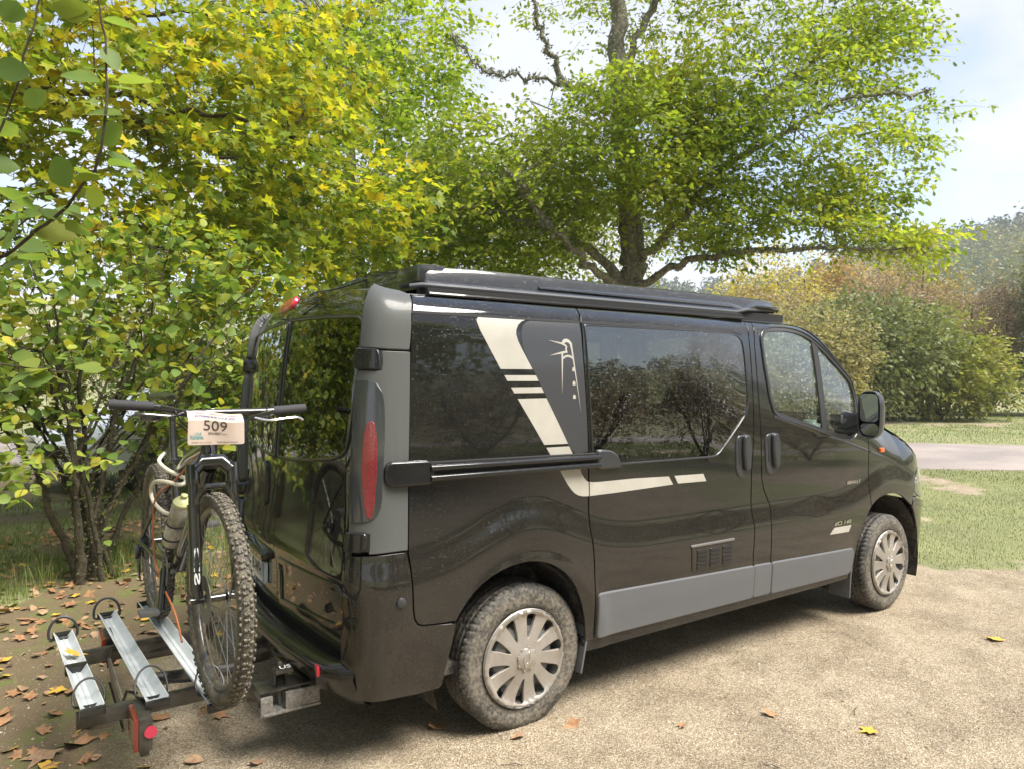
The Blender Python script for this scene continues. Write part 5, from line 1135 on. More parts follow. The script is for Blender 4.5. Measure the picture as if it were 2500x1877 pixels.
# ------------------------------------------------------------------ carrier
rk = thing('bike_carrier', 'black tow-bar bike carrier with three grey aluminium wheel trays behind the van', 'bike carrier', (-.6, -.3, .38))
TRAYM = simple('tray_aluminium', (.50, .53, .53), .42, metal=.15, col2=(.60, .62, .62), nscale=14, bump=.08)
def tray(p0, p1, name='wheel_tray'):
    p0, p1 = Vector(p0), Vector(p1); d = (p1-p0).normalized(); sx_ = d.cross(Vector((0, 0, 1))).normalized(); mb = MB()
    prof = [(-.037, .030), (-.034, .030), (-.014, .002), (.014, .002), (.034, .030), (.037, .030), (.037, .026), (.016, -.002), (-.016, -.002), (-.037, .026)]
    v = []; N = 8
    for i in range(N+1):
        c = p0+(p1-p0)*i/N
        for a, b in prof: v.append(c+sx_*a+Vector((0, 0, b)))
    k = len(prof); f = [(i*k+j, i*k+(j+1) % k, (i+1)*k+(j+1) % k, (i+1)*k+j) for i in range(N) for j in range(k)]+[tuple(range(k))[::-1], tuple(N*k+j for j in range(k))]
    t = mb.add(v, f).put(name, TRAYM, rk, smooth=False)
    for c, s in ((p0, -1), (p1, 1)):
        e = MB().box(c+d*s*.008+Vector((0, 0, .010)), (.080, .022, .030), Matrix.Rotation(atan2(-d.x, d.y), 4, 'Z'), .006); e.put('tray_end', BLKP, t)
    rib = MB().tube([p0+Vector((0, 0, .004)), p1+Vector((0, 0, .004))], .0022, 5).put('tray_rib', TRAYM, t)
    return t, d, sx_
T1, T2, T3 = ((-.853, -.745, .435), (-.903, .175, .435)), ((-.660, -.815, .440), (-.716, .365, .440)), ((XB+.005, -.955, .440), (XB-.045, .46, .440))
for a, b in (T1, T2, T3): tray(a, b)
STRP = simple('strap_black', (.012, .012, .012), .5)
def loop(c, r=.055, tilt=0., lean=.0):
    pts = [(c[0]+r*cos(a)*.95, c[1]+lean*sin(a), c[2]+.012+max(r*sin(a)*1.1, -.02)) for a in np.linspace(0, 2*pi, 24, endpoint=False)]
    MB().tube(pts, .0065, 6, closed=True, sx=.6).put('wheel_strap', STRP, rk)
loop((-.858, -.66, .45), .052, lean=.03); loop((-.903, .165, .45), .058, lean=.02); loop((-.664, -.70, .455), .056, lean=.05); loop((-.716, .36, .455), .058, lean=.02); loop((XB+.0, -.83, .47), .050, lean=.05)
MB().box((-.875, -.30, .448), (.085, .028, .045), None, .01).put('tray_joint', BLKP, rk)
BEAMM = simple('beam_black', (.011, .011, .012), .28, coat=.4, col2=(.05, .043, .033), nscale=25, amt=.8)
BY0, BY1 = -.70, -.05
MB().box((-.665, BY0, .405), (.47, .030, .055), Matrix.Rotation(radians(1), 4, 'Z'), .004).put('cross_beam', BEAMM, rk)
MB().box((-.635, BY1, .405), (.52, .032, .060), Matrix.Rotation(radians(2), 4, 'Z'), .004).put('cross_beam', BEAMM, rk)
MB().box((-.36, BY1+.02, .445), (.10, .05, .13), None, .02).put('beam_bracket', BEAMM, rk); MB().box((-.55, BY1, .37), (.14, .03, .05), None, .02).put('beam_bracket', BEAMM, rk)
for (x, y) in ((-.715, -.82), (-.735, .12)):
    lt = MB().box((x+.008, y, .385), (.046, .17, .115), None, .012).put('lamp_housing', BEAMM, rk)
    MB().box((x-.020, y, .385), (.018, .160, .108), None, .007).put('lamp_lens', simple('rack_lamp_red', (.13, .018, .012), .2, coat=.8), lt)
    MB().tube([(x+.022, y-.086, .395), (x+.022, y-.092, .395)], .020, 16).put('round_reflector', simple('round_red', (.45, .02, .06), .2, coat=1), lt)
    MB().box((x+.010, y-.03, .318), (.030, .030, .045), None, .006).put('lamp_foot', BEAMM, lt)
nb = MB().box((-.742, -.37, .35), (.012, .50, .115), Matrix.Rotation(radians(-6), 4, 'Y'), .004).put('plate_board', simple('board_grey', (.10, .09, .08), .5, col2=(.19, .16, .12), nscale=20), rk)
for dz in (-.052, .052): MB().tube([(-.748, -.62, .35+dz), (-.748, -.12, .35+dz)], .006, 6).put('board_rail', BEAMM, nb)
for y in (-.62, -.12): MB().tube([(-.748, y, .40), (-.735, y, .44), (-.70, y+.01, .42)], .007, 6).put('board_hook', BEAMM, nb)
MB().tube([(-.62, -.37, .37), (-.30, -.37, .345)], .026, 10).put('spine', BEAMM, rk)
MB().tube([(-.285, .30, .345), (-.285, -.62, .300)], .021, 12).put('cross_tube', BEAMM, rk)
MB().tube([(-.055, .22, .315), (-.055, -.58, .285)], .021, 12).put('cross_tube', BEAMM, rk)
MB().tube([(-.33, -.70, .40), (-.29, -.62, .33), (-.25, -.58, .26)], .022, 10).put('arm', BEAMM, rk)
DIRTY = simple('muddy_steel', (.10, .095, .09), .6, metal=.3, col2=(.30, .28, .25), nscale=60, amt=.8, bump=.3)
MB().box((-.225, -.605, .247), (.05, .012, .085), None, .004).put('end_plate', DIRTY, rk); MB().box((-.075, -.605, .257), (.145, .012, .072), None, .004).put('end_plate', DIRTY, rk)
MB().box((-.12, -.55, .215), (.24, .13, .012), None, .004).put('base_plate', DIRTY, rk); MB().box((-.13, -.53, .300), (.25, .12, .012), None, .004).put('top_plate', BEAMM, rk)
mb = MB()
for k in range(7): mb.lathe([(.016, 0), (.026-.001*k, .004), (.016, .008)], 16, (-.155, -.55, .305+.010*k), 'Z')
mb.put('tension_knob', BEAMM, rk); MB().tube([(-.155, -.55, .22), (-.155, -.55, .40)], .009, 10).put('tension_bolt', STEEL, rk)
put('letters', text_mesh('US', lambda a, b: np.stack([-.165+np.asarray(a), -.59+0*np.asarray(a)+np.asarray(b)*.9, .385+.0*np.asarray(a)+np.asarray(b)*.3], -1), 0, 0, .022, width=.045, off=.001), WHITEP, rk)
MB().box((-.15, -.575, .375), (.075, .05, .018), None, .006).put('clamp_block', BEAMM, rk)
MB().tube(bezp([(-.10, -.05, .42), (-.07, -.12, .36), (-.09, -.25, .33), (-.06, -.35, .34), (-.11, -.45, .33)], 5), .007, 6).put('power_cable', simple('cable_grey', (.05, .05, .05), .4), rk)
MB().tube(bezp([(-.69, -.60, .43), (-.63, -.55, .44), (-.56, -.60, .43), (-.48, -.66, .44)], 5), .006, 6).put('power_cable', STRP, rk)
MB().box((-.10, 0, .27), (.10, .09, .10), None, .02).put('tow_coupling', BEAMM, rk)
MB().box((.06, -.50, .27), (.16, .05, .03), None, .006).put('tow_bar_bracket', STEEL, van)
MB().tube([(-.10, 0, .30), (-.06, 0, .24), (.08, 0, .24), (.25, 0, .27)], .022, 10).put('tow_bar', STEEL, van)
# ------------------------------------------------------------------ plants
def leafmat(name, stops, trans=.45, ns=1.3, spec=.25, rough=.5, wn=.5, wi=.5):
    m, t, b = nodes(name); g = tn(t, 'ShaderNodeNewGeometry'); oi = tn(t, 'ShaderNodeObjectInfo')
    n1 = tn(t, 'ShaderNodeTexNoise', {'Vector': g.outputs['Position'], 'Scale': ns, 'Detail': 4, 'Roughness': .6})
    nn = tn(t, 'ShaderNodeMapRange', {'Value': n1.outputs['Fac'], 'From Min': .3, 'From Max': .7})
    sm_ = tn(t, 'ShaderNodeMath', {0: g.outputs['Random Per Island'], 1: oi.outputs['Random']}, operation='ADD'); fr = tn(t, 'ShaderNodeMath', {0: sm_.outputs[0]}, operation='FRACT')
    a = tn(t, 'ShaderNodeMath', {0: nn.outputs[0], 1: wn}, operation='MULTIPLY'); c = tn(t, 'ShaderNodeMath', {0: fr.outputs[0], 1: wi, 2: a.outputs[0]}, operation='MULTIPLY_ADD')
    # the blade is mottled along its own surface
    n2 = tn(t, 'ShaderNodeTexNoise', {'Vector': g.outputs['Position'], 'Scale': 38, 'Detail': 3}); d = tn(t, 'ShaderNodeMath', {0: n2.outputs['Fac'], 1: .16, 2: c.outputs[0]}, operation='MULTIPLY_ADD'); e = tn(t, 'ShaderNodeMath', {0: d.outputs[0], 1: .08}, operation='SUBTRACT')
    col = ramp(t, e.outputs[0], stops); t.links.new(col, b.inputs['Base Color']); b.inputs['Roughness'].default_value = rough; b.inputs['Specular IOR Level'].default_value = spec
    tr = tn(t, 'ShaderNodeBsdfTranslucent'); tcl = tn(t, 'ShaderNodeMixRGB', {0: 1., 1: col, 2: (1.35, 1.4, .8, 1)}, blend_type='MULTIPLY'); t.links.new(tcl.outputs[0], tr.inputs[0])
    mxs = tn(t, 'ShaderNodeMixShader', {0: trans, 1: b.outputs[0], 2: tr.outputs[0]}); t.links.new(mxs.outputs[0], t.nodes['Material Output'].inputs[0]); return m
def barkmat(name, c0, c1, lichen=None, sc=14):
    m, t, b = nodes(name); g = tn(t, 'ShaderNodeNewGeometry'); mp = tn(t, 'ShaderNodeMapping', {'Vector': g.outputs['Position'], 'Scale': (1, 1, .35)})
    n1 = tn(t, 'ShaderNodeTexNoise', {'Vector': mp.outputs[0], 'Scale': sc, 'Detail': 9, 'Roughness': .75}); col = ramp(t, n1.outputs['Fac'], [(.35, c0), (.65, c1)])
    if lichen:
        n2 = tn(t, 'ShaderNodeTexNoise', {'Vector': g.outputs['Position'], 'Scale': sc*1.6, 'Detail': 7, 'Roughness': .8}); f = ramp(t, n2.outputs['Fac'], [(.50, (0, 0, 0)), (.58, (1, 1, 1))])
        mm = tn(t, 'ShaderNodeMixRGB', {0: f, 1: col, 2: (*lichen, 1)}); col = mm.outputs[0]
    t.links.new(col, b.inputs['Base Color']); b.inputs['Roughness'].default_value = .9
    bp = tn(t, 'ShaderNodeBump', {'Height': n1.outputs['Fac'], 'Strength': 1., 'Distance': .03}); t.links.new(bp.outputs[0], b.inputs['Normal']); return m
BARK = barkmat('oak_bark', (.085, .07, .052), (.25, .215, .165), (.36, .36, .27)); MOSSB = barkmat('mossy_bark', (.022, .017, .011), (.085, .064, .038), (.10, .095, .045), 45); TWIG = barkmat('twig_bark', (.05, .036, .022), (.14, .10, .065), None, 30)
def proto(outline, fold=.10, curl=.12):
    """leaf outline right half from base to tip [(x along, y across)] -> verts, tris (two halves folded on the midrib)"""
    n = len(outline); rib = [(x, 0, -curl*x*x) for x, y in outline]; V = list(rib); 
    for s in (1, -1): V += [(x, s*y, abs(y)*fold*2-curl*x*x) for x, y in outline[1:-1]]
    T = []
    for h, s in ((0, 1), (1, -1)):
        b = n+h*(n-2)
        for i in range(n-1):
            l0 = 0 if i == 0 else b+i-1; l1 = n-1 if i == n-2 else b+i
            if i == 0: q = [(0, 1, l1)]
            elif i == n-2: q = [(i, n-1, l0)]
            else: q = [(i, i+1, l1), (i, l1, l0)]
            T += q if s > 0 else [a[::-1] for a in q]
    return np.array(V, float), np.array(T)
OVATE = proto([(0, 0), (.14, .20), (.38, .34), (.62, .32), (.84, .17), (1, 0)])
OVATE2 = proto([(0, 0), (.35, .33), (.7, .27), (1, 0)])
OAKL = proto([(0, 0), (.16, .07), (.26, .20), (.34, .09), (.47, .29), (.56, .12), (.70, .27), (.80, .11), (1, 0)], .06)
def maple():
    tips = [(0, 1.0), (48, .80), (103, .50)]; o = [(0, 0)]; half = [(1.0, 0)]
    for ang, r in ((20, .52), (48, .82), (68, .42), (104, .52), (150, .16)): half.append((r*cos(radians(ang)), r*sin(radians(ang))))
    V = [(-.0, 0, 0)]+[(x+.12, y, .10*abs(y)-.1*x*x) for x, y in half]+[(x+.12, -y, .10*abs(y)-.1*x*x) for x, y in half[1:]]
    T = [(0, i, i+1) for i in range(1, 6)]+[(0, 7, 1)]+[(0, i+1, i) for i in range(7, 11)]; V = np.array(V); return V*[.9, .9, 1], np.array(T)
MAPLE = maple(); DIAM = (np.array([(0, 0, 0), (.5, .27, .05), (1, 0, -.05), (.5, -.27, .05)], float), np.array([(0, 1, 2), (0, 2, 3)]))
TRI = (np.array([(0, -.3, 0), (.1, .35, .05), (1, 0, 0)], float), np.array([(0, 1, 2)]))
nrmz = lambda v: v/np.maximum(np.linalg.norm(v, axis=-1, keepdims=True), 1e-9)
def bases(A, N):
    A = nrmz(A); N = nrmz(N-A*(A*N).sum(-1, keepdims=True)); B_ = np.cross(N, A); return np.stack([A, B_, N], -1)     # columns
def leafgeo(P, R, S, pr):
    V, T = pr; W_ = np.einsum('nij,kj->nki', R, V)*S[:, None, None]+P[:, None]; k = len(V)
    return W_.reshape(-1, 3), (np.arange(len(P))[:, None, None]*k+T).reshape(-1, 3)
def foliage(name, parent, P, R, S, pr, mat, parts=0, kindname='foliage', mesh_variants=3):
    """leaves: the `parts` nearest ones in view become objects of their own named leaf, the rest one mesh of kind stuff"""
    P, R, S = map(np.asarray, (P, R, S)); sel = np.zeros(len(P), bool)
    if parts:
        vis, d = frustum(P, 1.0); sc_ = np.where(vis, S/np.maximum(d, .3)*(.6+.4*(d < np.percentile(d, 35))), 0); idx = np.argsort(-sc_)[:parts]; idx = idx[sc_[idx] > 0]; sel[idx] = True
        me = npmesh(pr[0], pr[1], 'leaf', True); me.materials.append(mat)
        off = -Vector(parent.location)
        for i in idx:
            o = bpy.data.objects.new('leaf', me); COL.objects.link(o); o.parent = parent
            m = Matrix([[*(R[i][r]*S[i]), P[i][r]+off[r]] for r in range(3)]+[[0, 0, 0, 1]]); o.matrix_basis = m
    V, F = leafgeo(P[~sel], R[~sel], S[~sel], pr)
    if len(V): put(kindname, npmesh(V, F, kindname, False), mat, parent, kind='stuff')
def crown(rng, ells, n, gaps=(), shell=.42, gapn=.36, gs=1.1):
    w = np.array([e[6] if len(e) > 6 else e[3]*e[4]*e[5] for e in ells]); c = rng.choice(len(ells), n*2, p=w/w.sum()); E = np.array([e[:6] for e in ells])[c]
    d = nrmz(rng.normal(size=(n*2, 3))); r = rng.uniform(0, 1, n*2)**shell; P = E[:, :3]+d*E[:, 3:6]*r[:, None]
    q = (fbm(P[:, 0]+P[:, 2]*.7, P[:, 1]-P[:, 2]*.6, gs, 44, 3)+fbm(P[:, 2]*1.1+P[:, 1]*.3, P[:, 0], gs, 77, 3))/2; k = q > gapn
    for g in gaps: k &= (((P-np.array(g[:3]))/np.array(g[3:6]))**2).sum(1) > 1
    P, d = P[k][:n], d[k][:n]; return P, d
def sprays(rng, O, D, L, nl, ls, droop=.25, spread=.5, up=.9, tilt=.55, lsv=.35):
    n = len(O); D = nrmz(D); L = np.broadcast_to(np.asarray(L, float), (n,))*rng.uniform(.6, 1.3, n)
    t = np.linspace(.12, 1, nl)[None]+rng.uniform(-.06, .06, (n, nl)); T = D[:, None]*np.ones((1, nl, 1)); T = T+np.array([0, 0, -1.])*2*droop*t[..., None]
    C = O[:, None]+(D[:, None]*t[..., None]+np.array([0, 0, -1.])*droop*t[..., None]**2)*L[:, None, None]
    Sd = nrmz(np.cross(D, [0, 0, 1.])+rng.normal(0, .15, (n, 3)))[:, None]; sg = np.where(np.arange(nl) % 2, 1., -1.)[None, :, None]
    lat = rng.uniform(0, 1, (n, nl, 1))*spread*(1.15-t[..., None]*.6)*L[:, None, None]*.5
    P = C+Sd*sg*lat+rng.normal(0, .07, (n, nl, 3))*L[:, None, None]; A = nrmz(T)*.7+Sd*sg*.8+rng.normal(0, .45, (n, nl, 3)); A[..., 2] -= .25
    N = np.array([0, 0, up])+rng.normal(0, tilt, (n, nl, 3)); R = bases(A.reshape(-1, 3), N.reshape(-1, 3)); S = ls*rng.uniform(1-lsv, 1+lsv, n*nl)
    seg = [O+(D*tt+np.array([0, 0, -1.])*droop*tt*tt)*L[:, None] for tt in (-.15, .3, .65, 1.)]
    return P.reshape(-1, 3), R, S, seg
def twigs(segs, r0, name, mat, parent, keep=1.):
    """thin three-sided tubes along polylines given as list of (n,3) arrays"""
    n = len(segs[0]); D = nrmz(segs[-1]-segs[0]); a = nrmz(np.cross(D, [0, 0, 1.])+1e-3); b = np.cross(D, a); V = []
    r0 = np.broadcast_to(np.asarray(r0, float), (n,))
    for i, s in enumerate(segs):
        r = (r0*(1-.75*i/(len(segs)-1)))[:, None]
        for k in range(3): V.append(s+(a*cos(2.094*k)+b*sin(2.094*k))*r)
    V = np.stack(V, 1); m_ = len(segs); f = [(3*i+k, 3*i+(k+1) % 3, 3*i+3+(k+1) % 3, 3*i+3+k) for i in range(m_-1) for k in range(3)]
    put(name, npmesh(V.reshape(-1, 3), (np.arange(n)[:, None, None]*3*m_+np.array(f)).reshape(-1, 4), name, True), mat, parent, kind='stuff')
def limbs_to(rng, skeleton, targets, r, name, mat, parent, n=5, sag=.12):
    """connect sub-branch targets with the nearest point of the limb skeleton"""
    K = np.concatenate([np.array([tuple(v) for v in s]) for s in skeleton]); segs = []
    T = np.asarray(targets); d = np.linalg.norm(T[:, None]-K[None], axis=2); j = d.argmin(1); A = K[j]; L = d[np.arange(len(T)), j]
    q = rng.normal(0, .10, (n, len(T), 3))*L[None, :, None]
    for i in range(n):
        t = i/(n-1); segs.append(A+(T-A)*t+q[i]*sin(pi*t)+np.array([0, 0, 1.])*(sag*L*sin(pi*t))[:, None])
    twigs(segs, np.clip(L*r, .006, .05), name, mat, parent)
def limb(name, pts, r0, r1, mat, parent, n=10, seed=0, wob=.02):
    p = bezp(pts, 7); rg = random.Random(seed); m_ = len(p); p = [q+Vector((rg.gauss(0, wob), rg.gauss(0, wob), rg.gauss(0, wob)))*(0 if i < 1 else 1) for i, q in enumerate(p)]
    rr = [r0+(r1-r0)*(i/(m_-1))**.8 for i in range(m_)]; rr = [r*(1+.12*rg.uniform(-1, 1)) for r in rr]
    MB().tube(p, rr, n).put(name, mat, parent, sharp=80); return p
def tree(name, label, cat, base, ells, nspray, L, nl, ls, pr, mat, group=None, gaps=(), limbs=(), trunk=None, parts=0, droop=.25, bark=BARK, seed=1, spread=.5, nodes_=60, tilt=.55, up=.9, gapn=.36, outward=1., tw=.0035, cull=None, shell=.42, lichen=0):
    rng = np.random.default_rng(seed); th = thing(name, label, cat, base, group); sk = []
    if trunk: sk.append(limb('trunk', *trunk, bark, th, 14, seed, .03))
    for i, lb_ in enumerate(limbs): sk.append(limb('branch', *lb_, bark, th, 9, seed+i+1, .025))
    O, d = crown(rng, ells, nspray, gaps, gapn=gapn, shell=shell)
    if cull:
        vis, dd = frustum(O, 1.25); k = vis | (rng.uniform(0, 1, len(O)) < cull); O, d = O[k], d[k]
    cen = np.array(ells[0][:3]); ax = O-np.array([base[0], base[1], 0]); ax[:, 2] = ax[:, 2]*.15; D = nrmz(ax)*outward+rng.normal(0, .5, O.shape)+d*.4; D[:, 2] = D[:, 2]*.6+.12
    P, R, S, seg = sprays(rng, O, D, L, nl, ls, droop, spread, up, tilt)
    foliage(name, th, P, R, S, pr, mat, parts)
    twigs(seg, np.full(len(O), tw), 'twigs', TWIG if bark is not MOSSB else MOSSB, th)
    if lichen and sk:
        K = np.concatenate([np.array([tuple(v) for v in q]) for q in sk]); j = rng.integers(0, len(K), lichen); rr = .04+.15*(np.hypot(K[j][:, 0]-6.5, K[j][:, 1]-4.55) < .35)
        Pm = K[j]+rng.normal(0, 1, (lichen, 3))*rr[:, None]*.8; V_, F_ = leafgeo(Pm, bases(rng.normal(size=(lichen, 3)), rng.normal(size=(lichen, 3))), rng.uniform(.02, .07, lichen), TRI)
        put('lichen_tufts', npmesh(V_, F_, 'lichen'), simple('lichen', (.20, .21, .14), .95, col2=(.33, .33, .24), nscale=20), th, kind='stuff')
    if sk and nodes_:
        k = rng.choice(len(O), min(nodes_, len(O)), replace=False); limbs_to(rng, sk, O[k], .011, 'boughs', bark, th)
    return th
V3 = lambda *a: a
LM_MAPLE = leafmat('maple_leaves', [(.10, (.095, .16, .03)), (.32, (.17, .24, .03)), (.52, (.30, .33, .03)), (.72, (.46, .42, .03)), (.90, (.55, .40, .03)), (1., (.40, .17, .03))], .5, .9, wn=.55)
LM_OAK = leafmat('oak_leaves', [(.10, (.095, .15, .018)), (.35, (.18, .25, .028)), (.60, (.29, .34, .04)), (.84, (.41, .40, .05)), (.97, (.50, .32, .03))], .58, .55, wn=.45, wi=.5)
LM_MID = leafmat('bright_leaves', [(.10, (.11, .18, .02)), (.4, (.22, .31, .035)), (.7, (.34, .40, .05)), (.95, (.48, .42, .05))], .58, .5)
LM_PALE = leafmat('pale_leaves', [(.1, (.13, .18, .05)), (.5, (.24, .28, .085)), (.9, (.40, .40, .14))], .45, .5)
LM_VIB = leafmat('viburnum_leaves', [(.10, (.085, .15, .035)), (.35, (.16, .24, .05)), (.60, (.27, .33, .055)), (.80, (.42, .40, .06)), (.93, (.52, .38, .05)), (1., (.28, .13, .03))], .42, 2.2, wn=.35, wi=.62)
LM_FG = leafmat('near_leaves', [(.1, (.10, .16, .04)), (.5, (.16, .24, .055)), (.85, (.28, .30, .05)), (1., (.45, .25, .03))], .5, 3.)
# ---- oak with the lichen-grown trunk behind the van
GP = [(5.8, 5.05, 6.5, 1.0, 1.4, .65), (5.1, 4.06, 6.15, .7, .9, .5)]
tree('oak_tree', 'large oak with a lichen-grown trunk standing behind the van roof', 'tree', (6.66, 4.46, 0),
     [(7.8, 3.1, 5.2, 1.6, 1.6, 1.4, 7), (6.58, 4.28, 4.6, 2.0, 1.7, 1.1, 6.5), (8.45, 2.15, 4.6, .8, .8, .9, 2), (4.84, 5.09, 4.2, 1.8, 1.2, 1.2, 5.5), (6.9, 3.9, 5.6, 1.2, 1.0, .9, 2), (6.2, 3.6, 4.9, 1.3, .6, 1.0, 3.2), (7.9, 3.65, 7.2, 2.1, 2.0, 1.3, 6.5), (9.1, 2.3, 6.6, .85, .8, .9, 1.8), (9.3, 1.5, 3.5, .85, .5, .28, .8), (8.2, 2.3, 3.75, 1.3, 1.0, .40, 2.2), (7.2, 3.3, 3.6, .9, .8, .3, .9), (6.4, 4.65, 8.4, 2.6, 2.4, 1.4, 5), (9.75, 1.75, 5.45, .45, .3, .15, .12), (9.3, 1.95, 5.0, .5, .4, .2, .2)],
     4000, .5, 15, .088, OAKL, LM_OAK, gaps=GP, trunk=([V3(6.68, 4.44, 0), V3(6.65, 4.47, 1.5), V3(6.64, 4.47, 3.04), V3(6.61, 4.49, 3.91), V3(6.54, 4.55, 5.04), V3(6.46, 4.61, 6.16), V3(6.43, 4.63, 7.41), V3(6.4, 4.65, 9.2)], .235, .10),
     limbs=[([V3(6.6, 4.46, 2.95), V3(5.9, 4.61, 3.54), V3(5.23, 4.83, 3.83), V3(4.48, 5.09, 4.02), V3(3.8, 5.31, 4.08), V3(3.19, 5.6, 4.2)], .085, .02), ([V3(6.6, 4.42, 2.85), V3(5.53, 4.26, 3.28), V3(4.9, 4.2, 3.65), V3(4.45, 4.15, 4.02), V3(4.17, 4.21, 4.31)], .075, .02),
            ([V3(6.62, 4.4, 3.0), V3(6.88, 3.58, 3.32), V3(7.36, 2.9, 3.43), V3(7.8, 2.23, 3.40), V3(8.35, 1.74, 3.38), V3(8.84, 1.29, 3.36)], .065, .01), ([V3(6.62, 4.42, 3.3), V3(6.83, 3.86, 3.83), V3(7.27, 3.33, 4.62), V3(7.78, 2.74, 5.08), V3(8.45, 2.05, 5.53), V3(9.6, 1.6, 5.7)], .07, .015),
            ([V3(6.5, 4.58, 6.1), V3(6.77, 4.4, 7.03), V3(7.13, 4.16, 7.78), V3(7.6, 3.9, 8.6)], .075, .03), ([V3(6.45, 4.62, 5.9), V3(5.65, 4.79, 5.97), V3(5.34, 4.88, 6.47), V3(5.08, 4.94, 7.08), V3(4.93, 5.04, 7.9)], .06, .02), ([V3(5.65, 4.79, 5.97), V3(4.98, 5.0, 6.0), V3(4.43, 5.25, 6.08), V3(3.99, 5.43, 6.5)], .03, .008), ([V3(6.6, 4.5, 4.4), V3(7.1, 4.0, 4.9), V3(7.9, 3.3, 5.6), V3(8.7, 2.7, 6.4)], .06, .015)],
     parts=300, seed=11, nodes_=170, lichen=9000, gapn=.42, cull=.45, up=.8, tilt=.7, spread=.55)
# ---- bright green trees between the maple and the oak
tree('robinia_tree', 'bright green tree filling the view between maple and oak', 'tree', (3.6, 7.9, 0), [(3.7, 7.68, 5.2, 2.3, 1.9, 1.9, 6), (3.0, 9.37, 7.71, 2.8, 2.2, 2.2, 6), (4.9, 6.9, 4.0, 1.9, 1.2, 1.3, 4), (2.3, 7.4, 3.3, 1.9, 1.2, 1.3, 4), (4.3, 7.9, 7.3, 1.1, 1.5, 1.3, 2)],
     2300, .6, 14, .092, OVATE2, LM_MID, gaps=[(6.3, 6.0, 6.9, 1.2, 1.6, .7)], trunk=([V3(3.6, 7.9, 0), V3(3.7, 7.8, 2), V3(3.55, 7.9, 4.5), V3(3.4, 8.2, 7.5)], .16, .05), limbs=[([V3(3.7, 7.8, 2.3), V3(4.6, 7.2, 3.4), V3(5.4, 6.8, 4.4)], .06, .015), ([V3(3.6, 7.85, 2.6), V3(2.8, 7.6, 3.6), V3(2.0, 7.6, 4.4)], .06, .015)],
     parts=250, seed=21, droop=.35, nodes_=120, gapn=.40, cull=.4)
tree('robinia_tree', 'taller thin-crowned tree with pale green leaves behind the bright green one', 'tree', (7.0, 13.5, 0), [(4.9, 15.4, 9.4, 3.6, 2.6, 3.4, 5), (8.6, 13.9, 8.0, 3.0, 2.6, 2.6, 3), (5.7, 12.4, 4.8, 3.2, 1.8, 2.6, 5), (10.0, 11.8, 5.0, 2.4, 1.8, 2.2, 3), (13.5, 11.8, 7.5, 3.0, 2.4, 3.0, 3)],
     1900, .8, 12, .11, OVATE2, LM_PALE, gaps=[(10.9, 11.3, 9.7, 3.3, 3.6, 2.3), (7.9, 11.5, 8.8, 2.0, 2.6, 1.6)], trunk=([V3(7, 13.5, 0), V3(7, 13.5, 4), V3(6.6, 13.8, 9), V3(6.4, 14, 13)], .16, .04), limbs=[([V3(7, 13.5, 2), V3(8.5, 12.9, 5), V3(10, 12.2, 8)], .07, .02), ([V3(7, 13.5, 1.5), V3(5, 14, 5), V3(4, 15, 9.5)], .07, .02), ([V3(7, 13.5, 1), V3(5.8, 12.7, 3), V3(5.3, 12.3, 6)], .05, .02)],
     seed=31, nodes_=130, gapn=.42, cull=.3, up=.5, tilt=.8)
# ---- field maple on the left
tree('maple_tree', 'field maple turning yellow that hangs over the left of the van', 'tree', (-1.9, 5.9, 0), [(-.03, 4.75, 4.1, 1.9, 1.3, 1.35, 8), (1.45, 4.3, 3.75, 1.2, .9, .85, 3.2), (-1.14, 5.0, 4.9, 1.7, 1.3, 1.4, 6), (.38, 4.3, 2.75, 1.4, .9, .8, 3), (2.15, 3.95, 3.35, .65, .45, .4, .7), (1.0, 4.9, 5.4, 1.5, 1.1, 1.2, 4.2), (-1.6, 4.6, 3.2, 1.1, .9, 1.0, 2)],
     1200, .5, 13, .092, MAPLE, LM_MAPLE, trunk=([V3(-2.0, 6.0, 0), V3(-1.95, 5.9, 1.6), V3(-1.8, 5.7, 3.4), V3(-1.6, 5.5, 5.6)], .13, .05), limbs=[([V3(-1.9, 5.75, 3.0), V3(-1.45, 5.37, 4.3), V3(-.57, 4.77, 4.44), V3(.21, 4.48, 4.35), V3(.75, 4.36, 4.36), V3(1.31, 4.23, 4.24)], .05, .012), ([V3(-1.9, 5.75, 2.8), V3(-1.04, 5.09, 4.2), V3(-.35, 4.75, 4.25), V3(.14, 4.53, 4.1), V3(.96, 4.22, 3.78)], .04, .012), ([V3(-1.95, 5.8, 2.0), V3(-1.2, 5.1, 2.7), V3(-.2, 4.6, 2.9), V3(.6, 4.3, 3.0)], .045, .012), ([V3(-1.7, 5.6, 4.4), V3(-.6, 5.1, 5.2), V3(.6, 4.9, 5.7)], .05, .015)],
     parts=300, seed=41, droop=.3, nodes_=90, gapn=.33, bark=TWIG, cull=.4, up=.9, tilt=.6)
